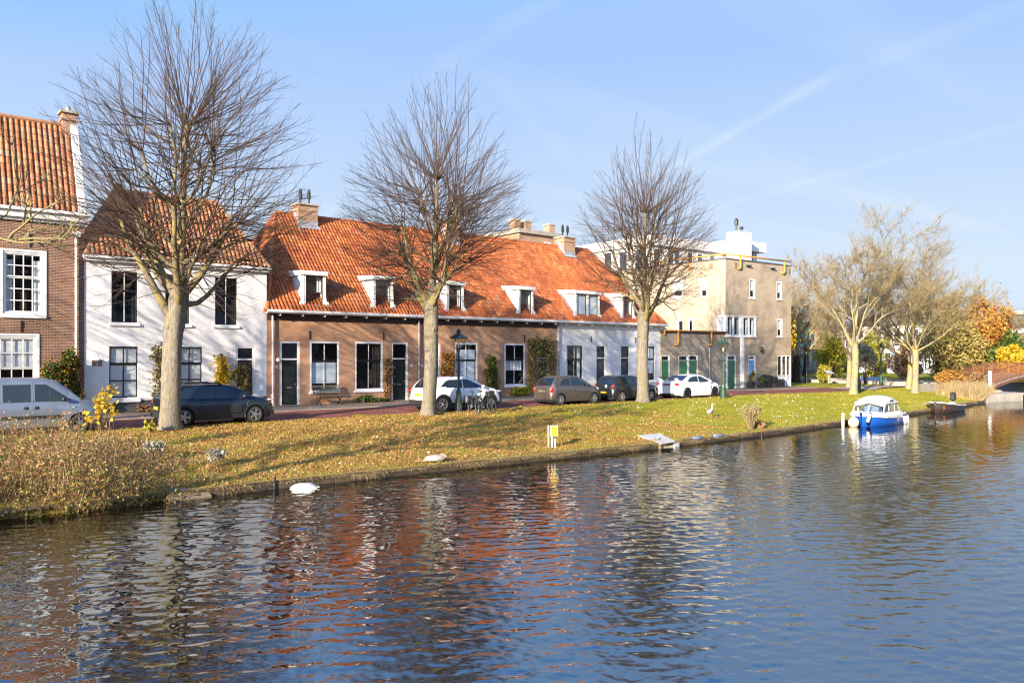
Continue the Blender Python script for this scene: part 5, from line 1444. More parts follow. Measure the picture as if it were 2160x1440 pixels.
make_car("taupe_hatchback", "small taupe three door hatchback with round rear side window and chrome wheel covers", mi, 'p_taupe', 27.42, NEAR, RZ_ - .02,
         glass=[roundwin(0.62, 1.32, 1.02, 1.38), (1.40, 2.60, lambda x: 0.99, lambda x: min(1.41, 1.415 - (x - 1.86) * 0.52) if x > 1.86 else 1.41)],
         rear=(0.11, 0.44, 0.56, 0.50), shield=(1.96, 2.73, 0.48, 0.62), rims=('chrome', 9, 0.05), seams=[(1.36, 0.35, 1.36, 0.95), (2.48, 0.36, 2.58, 0.93)], handles=[(1.6, 0.80)], mirror=(2.46, 1.02),
         lights=[("taillight", 'red', (0.10, -0.66, 0.80), (0.10, 0.09, 0.17)), ("taillight", 'red', (0.10, 0.66, 0.80), (0.10, 0.09, 0.17)), ("headlight", 'lens', (3.42, -0.58, 0.78), (0.13, 0.12, 0.10)), ("headlight", 'lens', (3.42, 0.58, 0.78), (0.13, 0.12, 0.10))], plate=('plategrey', 0.68, -0.012))
# --- charcoal hatchback half behind the third tree
po = Car(3.92, 1.68, [(0, 0.66), (0.03, 0.90), (0.10, 0.98), (0.30, 1.26), (0.46, 1.39), (0.8, 1.455), (1.5, 1.47), (2.0, 1.42), (2.4, 1.28), (2.8, 1.06), (2.95, 1.0), (3.4, 0.93), (3.7, 0.82), (3.86, 0.64), (3.92, 0.46)],
         [(0, 0.64), (0.3, 0.93), (1.2, 0.92), (2.6, 0.90), (3.0, 0.90), (3.5, 0.82), (3.92, 0.44)], [(0, 0.68), (0.06, 0.76), (0.3, 0.82), (1.8, 0.84), (3.3, 0.82), (3.7, 0.70), (3.92, 0.52)], [0.68, 3.12], 0.30, 0.2, 0.16)
def po_extra(t, car):
    mb = MB(); mb.tube([(0.62, 0.1, 1.44), (0.42, 0.1, 1.78)], 0.006, 4); mb.build("aerial", M['plastic'], t, local=True)
    mb = MB(); mb.box(-.012, 0.0, -.30, -.16, 0.80, 0.94); mb.build("sticker", M['white'], t, local=True)
make_car("charcoal_hatchback", "charcoal hatchback with aerial and yellow plate half hidden by the third tree trunk", po, 'p_char', 31.95, NEAR, RZ_ - .02,
         glass=[(0.50, 0.78, lambda x: 1.0, lambda x: 1.16 + (x - .5) * 0.55), (0.84, 1.62, lambda x: 0.97, lambda x: 1.36), (1.70, 2.66, lambda x: 0.96, lambda x: min(1.36, 1.37 - (x - 1.95) * 0.50) if x > 1.95 else 1.36)],
         rear=(0.12, 0.43, 0.60, 0.54), shield=(2.05, 2.78, 0.48, 0.62), rims=('chrome', 8, 0.05), seams=[(1.66, 0.35, 1.66, 0.95), (2.66, 0.36, 2.74, 0.92)], handles=[(1.1, 0.82), (1.95, 0.80)], mirror=(2.5, 0.96),
         lights=[("taillight", 'red', (0.07, -0.68, 0.86), (0.09, 0.09, 0.13)), ("taillight", 'red', (0.07, 0.68, 0.86), (0.09, 0.09, 0.13)), ("headlight", 'lens', (3.66, -0.6, 0.76), (0.13, 0.11, 0.09)), ("headlight", 'lens', (3.66, 0.6, 0.76), (0.13, 0.11, 0.09))], plate=('plateyellow', 0.46, -0.02), extra=po_extra)
# --- white sedan with wing
ci = Car(4.52, 1.76, [(0, 0.70), (0.03, 0.96), (0.10, 1.02), (0.45, 1.055), (0.75, 1.12), (1.25, 1.33), (1.6, 1.41), (2.1, 1.435), (2.6, 1.37), (3.1, 1.17), (3.55, 0.97), (3.7, 0.93), (4.1, 0.84), (4.36, 0.70), (4.48, 0.55), (4.52, 0.42)],
         [(0, 0.66), (0.2, 0.95), (0.9, 0.97), (1.8, 0.93), (3.0, 0.88), (3.6, 0.86), (4.1, 0.76), (4.52, 0.40)], [(0, 0.70), (0.06, 0.78), (0.3, 0.85), (2.2, 0.87), (3.8, 0.84), (4.25, 0.72), (4.52, 0.5)], [0.88, 3.58], 0.315, 0.15, 0.19)
def ci_extra(t, car):
    for y in (-.62, .62):
        mb = MB()
        mb.loft([[(0.12, y - .025, 1.0), (0.42, y - .025, 1.04), (0.42, y + .025, 1.04), (0.12, y + .025, 1.0)], [(-.05, y - .025, 1.24), (0.16, y - .025, 1.26), (0.16, y + .025, 1.26), (-.05, y + .025, 1.24)]], 0, True, True, True)
        mb.build("wing_support", M['p_white'], t, local=True)
    mb = MB(); mb.loft([[(-.08, -.68, 1.25), (0.16, -.68, 1.27), (0.16, -.68, 1.285), (-.08, -.68, 1.27)], [(-.08, .68, 1.25), (0.16, .68, 1.27), (0.16, .68, 1.285), (-.08, .68, 1.27)]], 0, True, True, True); mb.build("rear_wing", M['plastic'], t, local=True)
    mb = MB(); mb.box(-.02, 0.06, -.55, .55, 0.2, 0.32); mb.build("diffuser", M['plastic'], t, local=True)
    for sg in (-1, 1):
        mb = MB(); car.patch(mb, 3.16, 3.22, 0.5, 0.78, 0.008, (sg,), nx=2); mb.build("fender_vent", M['plastic'], t, local=True)
make_car("white_sedan", "white sedan with high rear wing and dark wheels in front of the green doors", ci, 'p_white', 37.45, NEAR, RZ_ - .03,
         glass=[(1.02, 2.02, lambda x: 0.98, lambda x: 0.98 + 0.335 * math.sqrt(max(0.02, 1 - ((2.02 - x) / 1.0)**2.4))), (2.08, 3.30, lambda x: 0.95, lambda x: min(1.32, 1.33 - (x - 2.3) * 0.37) if x > 2.3 else 1.32)],
         rear=(0.62, 1.34, 0.62, 0.55), shield=(2.66, 3.5, 0.54, 0.68), rims=('alloydark', 5, 0.06), seams=[(2.05, 0.3, 2.05, 0.92), (3.1, 0.3, 3.16, 0.86)], handles=[(1.55, 0.80), (2.35, 0.78)], mirror=(3.05, 0.97), twin=True,
         lights=[("taillight", 'red', (0.10, -0.66, 0.86), (0.14, 0.18, 0.085)), ("taillight", 'red', (0.10, 0.66, 0.86), (0.14, 0.18, 0.085)), ("headlight", 'lens', (4.25, -0.62, 0.66), (0.2, 0.12, 0.06)), ("headlight", 'lens', (4.25, 0.62, 0.66), (0.2, 0.12, 0.06))], plate=('plategrey', 0.78, -0.012), extra=ci_extra)
# --- white car on the pavement side, only a sliver shows
make_car("white_hatchback", "white hatchback on the house side, glimpsed between the third trunk and the white sedan", po, 'p_white', 39.3, 33.0, -.13,
         glass=[(0.84, 1.62, lambda x: 0.97, lambda x: 1.36), (1.70, 2.66, lambda x: 0.96, lambda x: min(1.36, 1.37 - (x - 1.95) * 0.50) if x > 1.95 else 1.36)], rear=(0.12, 0.43, 0.60, 0.54), shield=(2.05, 2.78, 0.48, 0.62), rims=('chrome', 8, 0.05), mirror=(2.5, 0.96)) if False else None
# --- far cars beyond the side canal
for (u, v, paint, lab, cc, yaw) in [(99.0, 48.6, 'p_white', "white car parked far off in front of the pale terrace", po, R(35)), (102.8, 48.0, 'p_char', "dark car parked beside the far white car", mi, R(40)), (109.0, 45.8, 'p_navy', "dark blue car half hidden behind the twin tree trunks", po, R(70))]:
    make_car("parked_car", lab, cc, paint, u, v, -.1, yaw=yaw, glass=[(0.84, 1.62, lambda x: 0.98, lambda x: 1.36), (1.70, 2.50, lambda x: 0.98, lambda x: 1.34 - max(0, x - 1.95) * 0.5)], rear=(0.12, 0.43, 0.58, 0.52), shield=(2.05, 2.6, 0.48, 0.6), rims=('chrome', 8, 0.05))
# ================================================================= STREET FURNITURE, BOATS, BIRDS, BRIDGE
def lamp(u, v, h, mat, label, rz=0.3, z=None):
    z = gz(u, v) - 0.03 if z is None else z
    t = thing("street_lamp", (u, v, z), label, "street lamp", "old style lantern street lamps", rz)
    m = M[mat]; k = h / 3.7
    mb = MB(); mb.lathe([(0.20, 0), (0.20, 0.12), (0.17, 0.16), (0.165, 0.52), (0.185, 0.56), (0.185, 0.62), (0.14, 0.68), (0.115, 0.86), (0.13, 0.90), (0.13, 0.95), (0.085, 1.05)], 12); mb.build("lamp_base", m, t, local=True)
    hp = h - 0.98
    mb = MB(); mb.lathe([(0.075, 1.03), (0.068, 1.3), (0.085, 1.34), (0.085, 1.38), (0.062, 1.45), (0.052, hp - .55), (0.075, hp - .5), (0.075, hp - .44), (0.048, hp - 0.38), (0.045, hp - .1), (0.07, hp - .06), (0.05, hp), (0.03, hp + .08)], 10); mb.build("post", m, t, local=True)
    mb = MB(); mb.tube([(-0.24, 0, hp - .47), (0.24, 0, hp - .47)], [0.018, 0.018], 6)
    for sx_ in (-1, 1): mb.ell((sx_ * .25, 0, hp - .47), (0.03, 0.03, 0.03), 6, 5)
    mb.build("ladder_bar", m, t, local=True)
    b0, b1, z0, z1 = 0.125, 0.24, hp + 0.06, hp + 0.50
    mb = MB()
    for sx_, sy in ((-1, -1), (1, -1), (1, 1), (-1, 1)):
        mb.tube([(0.02 * sx_, 0.02 * sy, hp - .02), (sx_ * b0, sy * b0, z0)], 0.012, 4)
        mb.tube([(sx_ * b0, sy * b0, z0), (sx_ * b1, sy * b1, z1)], 0.013, 4)
    for b, zz in ((b0, z0), (b1, z1)):
        q = [(-b, -b, zz), (b, -b, zz), (b, b, zz), (-b, b, zz), (-b, -b, zz)]
        for a, c in zip(q, q[1:]): mb.tube([a, c], 0.014, 4)
    fr = mb.build("lantern", m, t, local=True)
    mb = MB()
    e = 0.006
    q0 = [(-b0 + e, -b0 + e, z0), (b0 - e, -b0 + e, z0), (b0 - e, b0 - e, z0), (-b0 + e, b0 - e, z0)]; q1 = [(-b1 + e, -b1 + e, z1), (b1 - e, -b1 + e, z1), (b1 - e, b1 - e, z1), (-b1 + e, b1 - e, z1)]
    mb.loft([q0, q1], 0, True); mb.build("glass", M['lampglass'], fr, local=True)
    mb = MB(); mb.lathe([(0.035, z0), (0.04, z0 + .08), (0.03, z0 + .22), (0.01, z0 + .24)], 8); mb.build("lamp_bulb", M['curtain'], fr, local=True)
    mb = MB()
    def sq(b, zz): return [(-b, -b, zz), (b, -b, zz), (b, b, zz), (-b, b, zz)]
    mb.loft([sq(b1 + .05, z1), sq(b1 + .055, z1 + .03), sq(0.15, z1 + .15), sq(0.10, z1 + .19)], 0, True, True, True)
    mb.lathe([(0.10, z1 + .18), (0.10, z1 + .30), (0.13, z1 + .31), (0.12, z1 + .34), (0.03, z1 + .40), (0.03, z1 + .44), (0.005, z1 + .48)], 10)
    mb.build("lamp_roof", m, t, local=True)
    return t
lamp(21.15, 29.2, 3.85, 'iron', "dark lantern street lamp beside the parked bicycles and the white crossover")
lamp(40.25, 28.6, 3.75, 'irongreen', "green lantern street lamp in front of the double green doors")
lamp(57.4, 28.9, 3.7, 'irongreen', "green street lamp standing right behind the lichened trunk above the blue boat")
lamp(68.0, 39.2, 3.6, 'ironblack', "black street lamp on the shaded lawn past the grey block", z=-.17)
lamp(69.3, 32.9, 3.7, 'irongreen', "green street lamp by the pale path near the twin trunks", z=-.17)

def bike(loc, rz, lean, label, frame, bags, z0):
    t = thing("bicycle", (loc[0], loc[1], z0), label, "bicycle", "bicycles by the street lamp", rz)
    t.rotation_euler = (lean, 0, rz)
    for x in (0.0, 1.08):
        mb = MB(); n_ = 28; r = 0.34
        pts = [(x + r * math.cos(2 * math.pi * k / n_), 0, 0.36 + r * math.sin(2 * math.pi * k / n_)) for k in range(n_ + 1)]
        mb.tube(pts, 0.021, 6, cap=False); w = mb.build("wheel", M['rubber'], t, local=True)
        mb = MB(); mb.tube([(x + 0.315 * math.cos(2 * math.pi * k / n_), 0, 0.36 + 0.315 * math.sin(2 * math.pi * k / n_)) for k in range(n_ + 1)], 0.010, 5, cap=False)
        for k in range(14):
            a = 2 * math.pi * k / 14; mb.tube([(x, 0.02 * (-1)**k, 0.36), (x + .31 * math.cos(a), 0, .36 + .31 * math.sin(a))], 0.0022, 3)
        mb.build("rim", M['chrome'], w, local=True)
        mb = MB(); mb.tube([(x + 0.375 * math.cos(a), 0, 0.36 + 0.375 * math.sin(a)) for a in np.linspace(R(-10 if x == 0 else 30), R(190 if x == 0 else 200), 14)], 0.022, 5); mb.build("mudguard", M[frame], t, local=True)
    mb = MB()
    bb, st, hd0, hd1 = (0.44, 0, 0.30), (0.30, 0, 0.86), (0.90, 0, 0.70), (0.84, 0, 0.92)
    for a, b2, r in ((bb, st, .017), (bb, hd0, .02), ((0.36, 0, 0.62), hd0, .016), (hd0, hd1, .02), ((0, .05, .36), (0.30, .02, 0.80), .009), ((0, -.05, .36), (0.30, -.02, 0.80), .009), ((0, .05, .36), bb, .01), ((0, -.05, .36), bb, .01), (hd0, (0.98, .05, 0.55), .014), ((0.98, .05, 0.55), (1.08, .05, .36), .012), ((0.98, -.05, 0.55), (1.08, -.05, .36), .012), (hd0, (0.98, -.05, 0.55), .014)):
        mb.tube([a, b2], r, 6)
    mb.build("frame", M[frame], t, local=True)
    mb = MB(); mb.tube([hd1, (0.82, 0, 1.02)], 0.014, 6); mb.tube([(0.62, -.29, 1.03), (0.74, -.27, 1.05), (0.84, -.10, 1.03), (0.84, .10, 1.03), (0.74, .27, 1.05), (0.62, .29, 1.03)], 0.013, 6); mb.build("handlebar", M['chrome'], t, local=True)
    mb = MB(); mb.loft([[(0.16, -.09, .93), (0.16, .09, .93), (0.16, .09, .97), (0.16, -.09, .97)], [(0.26, -.10, .92), (0.26, .10, .92), (0.26, .09, .985), (0.26, -.09, .985)], [(0.44, -.02, .93), (0.44, .02, .93), (0.44, .02, .97), (0.44, -.02, .97)]], 0, True, True, True); mb.tube([st, (0.28, 0, .94)], 0.014, 6); mb.build("saddle", M['plastic'], t, local=True)
    mb = MB(); mb.tube([(0.44 + .16, -.06, 0.26), (0.44, -.06, .30), (0.44, .06, .30), (0.44 - .16, .06, 0.34)], 0.012, 5); mb.box(.54, .66, -.16, -.06, .25, .27); mb.box(.22, .34, .06, .16, .33, .35)
    mb.lathe([(0.10, -.01), (0.10, .01)], 14, (0, 0, 0), 0, Matrix.Translation((0.44, -.05, .30)) @ Matrix.Rotation(R(90), 4, 'X')); mb.build("crank", M['steel'], t, local=True)
    mb = MB(); mb.tube([(-.22, -.06, .74), (.28, -.06, .74), (.28, .06, .74), (-.22, .06, .74), (-.22, -.06, .74)], 0.009, 5); mb.tube([(-.1, .06, .74), (0, .06, .37)], .007, 4); mb.tube([(-.1, -.06, .74), (0, -.06, .37)], .007, 4); mb.build("luggage_rack", M['ironblack'], t, local=True)
    mb = MB(); mb.ell((0.93, 0, 0.86), (0.05, 0.05, 0.06), 8, 6); mb.build("headlight", M['lens'], t, smooth=True, local=True)
    if bags:
        for sy in (-1, 1):
            mb = MB(); mb.bev(-.20, .14, sy * .14 - .055, sy * .14 + .055, .46, .74, .03); mb.build("pannier", M[bags], t, local=True)
    else:
        mb = MB(); mb.bev(0.92, 1.22, -.17, .17, 0.78, 1.0, .03); mb.build("front_crate", M['plastic'], t, local=True)
zb_ = -0.14
bike((21.62, 29.15, 0), R(258), R(-6), "black bicycle with grey panniers leaning at the street lamp", 'ironblack', 'leaddark', gz(21.3, 28.4) - .02)
bike((22.22, 29.1, 0), R(266), R(7), "dark bicycle with a front crate, right hand one at the lamp", 'doorblack', None, gz(21.9, 28.5) - .02)

# bench against the brick row house
t = thing("bench", (18.35, 36.2, -0.02), "wooden bench with green wire back against the brick row house", "bench")
mb = MB()
for k in range(4): mb.bev(17.6, 19.1, 36.0 + k * .11, 36.09 + k * .11, 0.42, 0.45, .008)
mb.build("seat", M['wood'], t)
mb = MB()
for z in (0.52, 0.88): mb.box(17.6, 19.1, 36.50 + (z - .5) * .25, 36.53 + (z - .5) * .25, z, z + .05)
for x in (17.6, 19.06): mb.loft([[(x, 36.5, .5), (x + .04, 36.5, .5), (x + .04, 36.53, .5), (x, 36.53, .5)], [(x, 36.6, .93), (x + .04, 36.6, .93), (x + .04, 36.63, .93), (x, 36.63, .93)]], 0, True, True, True)
mb.build("backrest", M['wood'], t)
mb = MB()
for k in range(30):
    x = 17.66 + k * 0.048; mb.tube([(x, 36.52, .56), (x, 36.61, .9)], .009, 4)
for z in (.63, .7, .77, .84): mb.tube([(17.62, 36.515 + (z - .5) * .25, z), (19.08, 36.515 + (z - .5) * .25, z)], .012, 4)
mb.build("back_panel", M['irongreen'], t)
for x in (17.75, 18.9):
    mb = MB(); mb.tube([(x, 36.0, .43), (x, 36.1, .28), (x, 36.2, .2), (x, 36.12, .08), (x, 36.0, 0.0)], .03, 6); mb.tube([(x, 36.5, .43), (x, 36.35, .28), (x, 36.25, .2), (x, 36.35, .08), (x, 36.5, 0)], .03, 6); mb.build("leg", M['iron'], t)

# planters, bins by the blue door
def planter(a, d, r, h, label, kind, seed, ph, pr):
    q = G.P(a, -0.16, d)
    t = thing("potted_shrub", q, label, "potted plant")
    mb = MB(); mb.loft([[(q[0] - r * .8, q[1] - r * .8, -.17), (q[0] + r * .8, q[1] - r * .8, -.17), (q[0] + r * .8, q[1] + r * .8, -.17), (q[0] - r * .8, q[1] + r * .8, -.17)], [(q[0] - r, q[1] - r, h - .17), (q[0] + r, q[1] - r, h - .17), (q[0] + r, q[1] + r, h - .17), (q[0] - r, q[1] + r, h - .17)]], 0, True, True, True)
    mb.build("planter", M['terracotta'], t)
    return t, q
POTS = [planter(9.82, -0.45, 0.24, 0.52, "round clipped shrub in a dark pot left of the blue door", 0, 1, 0, 0), planter(11.35, -0.4, 0.22, 0.42, "small green shrub in a dark pot right of the blue door", 0, 1, 0, 0)]
def bin_(a, label, h=1.0, w=.56):
    q = G.P(a, -.17, -.45); t = thing("wheelie_bin", q, label, "bin", "dark bins along the grey block")
    x, y, z = q
    mb = MB(); mb.loft([[(x - w * .4, y - .25, z + .05), (x + w * .4, y - .25, z + .05), (x + w * .4, y + .25, z + .05), (x - w * .4, y + .25, z + .05)], [(x - w / 2, y - .32, z + h - .1), (x + w / 2, y - .32, z + h - .1), (x + w / 2, y + .32, z + h - .1), (x - w / 2, y + .32, z + h - .1)]], 0, True, True, True); mb.build("bin_body", M['plastic'], t)
    mb = MB(); mb.loft([[(x - w / 2 - .02, y - .35, z + h - .1), (x + w / 2 + .02, y - .35, z + h - .1), (x + w / 2 + .02, y + .35, z + h - .07), (x - w / 2 - .02, y + .35, z + h - .07)], [(x - w / 2 + .04, y - .25, z + h - .02), (x + w / 2 - .04, y - .25, z + h - .02), (x + w / 2 - .04, y + .3, z + h + .04), (x - w / 2 + .04, y + .3, z + h + .04)]], 0, True, True, True); mb.build("lid", M['plastic'], t)
    for sx_ in (-1, 1):
        mb = MB(); mb.lathe([(0.09, -.02), (0.09, .02)], 12, (0, 0, 0), 0, Matrix.Translation((x + sx_ * w * .42, y + .24, z + .1)) @ Matrix.Rotation(R(90), 4, 'Y')); mb.build("wheel", M['rubber'], t)
bin_(11.95, "tall dark bin right beside the small potted shrub")
q = G.P(12.95, -.17, -.5); t = thing("garden_bench", q, "boxy dark lounge bench between the bin and the corner window", "bench")
x, y, z = q
mb = MB(); mb.bev(x - .7, x + .75, y - .35, y + .35, z, z + .42, .03); mb.build("seat", M['plastic'], t)
mb = MB(); mb.bev(x - .7, x + .75, y + .25, y + .4, z + .42, z + .85, .03); mb.build("backrest", M['plastic'], t)
for s_ in (-1, 1): mb = MB(); mb.bev(x + .02 + s_ * .66 - .07, x + .02 + s_ * .66 + .07, y - .35, y + .35, z + .42, z + .66, .02); mb.build("armrest", M['plastic'], t)
q = G.P(14.1, -.17, -.5); t = tag(None or thing("covered_scooter", q, "low shape under a blue grey cover before the corner window", "covered scooter"))
mb = MB(); x, y, z = q; mb.lathe([(0.42, 0), (0.40, .2), (0.34, .42), (0.2, .56), (0.05, .62)], 12, (x, y, z), squash=.6); mb.build("cover", M['tarpblue'], t, smooth=True)

# yellow mooring sign on posts at the bank
t = thing("mooring_sign", (18.55, 20.05, gz(18.55, 20.05)), "yellow panel on white posts beside a faded red stake at the bank", "sign")
zs = gz(18.55, 20.05)
Tr = Matrix.Translation((18.55, 20.05, zs)) @ Matrix.Rotation(R(-35), 4, 'Z')
mb = MB(); mb.box(-.10, .10, -.03, .0, .40, .74, 0, Tr); mb.build("panel", M['yellow'], t)
mb = MB(); mb.box(.10, .125, -.03, .02, .38, .76, 0, Tr); mb.box(-.125, -.10, -.03, .02, .38, .76, 0, Tr); mb.box(-.125, .125, -.03, .02, .74, .765, 0, Tr); mb.build("panel_frame", M['white'], t)
for x in (-.075, .03): mb = MB(); mb.box(x - .022, x + .022, .0, .045, -.25, .5, 0, Tr); mb.build("post", M['white'], t)
mb = MB(); mb.box(-.02, .11, -.01, .05, .33, .38, 0, Tr); mb.build("clamp", M['plastic'], t)
mb = MB(); Tr2 = Matrix.Translation((18.36, 20.12, zs)); mb.lathe([(0.038, -.2), (0.036, .74), (0.03, .78)], 8, (0, 0, 0), 0, Tr2); tag(mb.build("stake", M['redwhite'], None, (18.36, 20.12, zs)), "faded red and white stake just left of the yellow panel", "stake")

# duck ramp: pale board on a wooden frame over the waterline
t = thing("duck_house", (23.1, 19.5, -.75), "pale sloping board roof over an open wooden box at the waterline", "duck house")
def slab(x0, x1, v0, v1, b0, b1, a0, a1): return [[(x0, v0, b0), (x1, v0, b0), (x1, v1, b1), (x0, v1, b1)], [(x0, v0, a0), (x1, v0, a0), (x1, v1, a1), (x0, v1, a1)]]
mb = MB(); mb.loft([[(22.93, 19.0, -.83), (23.75, 19.0, -.81), (24.45, 20.3, -.66), (23.12, 20.3, -.65)], [(22.93, 19.0, -.80), (23.75, 19.0, -.78), (24.45, 20.3, -.63), (23.12, 20.3, -.62)]], 0, True, True, True); mb.build("roof_board", M['boardgrey'], t)
mb = MB(); mb.loft([[(22.95, 19.05, -1.2), (23.01, 19.05, -1.2), (23.2, 20.2, -1.2), (23.14, 20.2, -1.2)], [(22.95, 19.05, -.832), (23.01, 19.05, -.832), (23.2, 20.2, -.67), (23.14, 20.2, -.67)]], 0, True, True, True); mb.build("side_board", M['wood'], t)
mb = MB(); mb.loft(slab(23.78, 24.05, 19.05, 19.9, -1.2, -1.2, -.86, -.80), 0, True, True, True); mb.build("side_step", M['boardgrey'], t)
mb = MB(); mb.box(23.01, 23.76, 19.15, 19.20, -1.2, -.95); mb.build("front_board", M['buoyyellow'], t)
mb = MB(); mb.box(23.05, 23.76, 19.7, 19.75, -1.2, -.76); mb.build("back_board", M['black'], t)
for pu, pv in ((23.45, 19.5), (23.62, 19.62), (23.5, 19.8)):
    mb = MB(); mb.ell((pu, pv, -.725 + (pv - 19.5) * .12), (.05, .035, .012), 7, 4); mb.build("hinge_plate", M['plastic'], t)
for u in (25.35, 26.72):
    t = thing("fender_tube", (u, bank(u) - .10, -.75), "blue grey plastic fender on the bank edging, %s the duck house" % ("first one past" if u < 26 else "second one past"), "fender", "blue grey fenders on the bank edging")
    mb = MB(); c = (u, bank(u) - .1, -.80); mb.tube([(u - .30, c[1], -.81), (u - .26, c[1], -.80), (u + .26, c[1] + .01, -.80), (u + .30, c[1] + .01, -.81)], [.05, .085, .085, .05], 10); mb.build("fender_body", M['tarpblue'], t, smooth=True)
    mb = MB(); mb.tube([(u - .28, c[1], -.80), (u - .4, c[1] + .2, -.74)], .012, 4); mb.tube([(u + .28, c[1], -.80), (u + .4, c[1] + .2, -.74)], .012, 4); mb.build("rope", M['wood'], t)
# short dark stake
for u, h in ((8.4, .12), (29.8, -.05)):
    mb = MB(); mb.lathe([(0.03, -.5), (0.03, h)], 6, (u, bank(u) - .16, -.8)); tag(mb.build("mooring_stake", M['ironblack'], None, (u, bank(u) - .16, -.8)), "thin dark stake at the waterline %s" % ("left of the white float" if u < 20 else "near the pale dry bush"), "stake")
# white float
t = thing("white_float", (9.05, 19.28, WATER), "long white plastic float lying in the water against the bank edging", "float")
Tr = Matrix.Translation((9.05, 19.28, WATER)) @ Matrix.Rotation(R(-36), 4, 'Z')
mb = MB(); Tr = Tr @ Matrix.Diagonal((.84, .84, .72, 1)); mb.loft([[(-.42, -.1, 0), (-.42, .1, 0), (-.40, .08, .06), (-.40, -.08, .06)], [(-.37, -.18, -.04), (-.37, .18, -.04), (-.33, .13, .12), (-.33, -.13, .12)], [(-.2, -.2, -.05), (-.2, .2, -.05), (-.18, .15, .17), (-.18, -.15, .17)], [(.2, -.2, -.05), (.2, .2, -.05), (.18, .15, .17), (.18, -.15, .17)], [(.33, -.18, -.04), (.33, .18, -.04), (.30, .12, .11), (.30, -.12, .11)], [(.40, -.1, 0), (.40, .1, 0), (.38, .07, .05), (.38, -.07, .05)]], 0, True, True, True, Tr); mb.build("float_body", M['boatwhite'], t)
mb = MB(); mb.tube([(-.40, -.19, .0), (.40, -.19, .0)], .018, 6, 0, True, Tr); mb.ell((.43, 0, .04), (.04, .04, .03), 8, 6, 0, Tr); mb.build("rubbing_band", M['buoyyellow'], t)

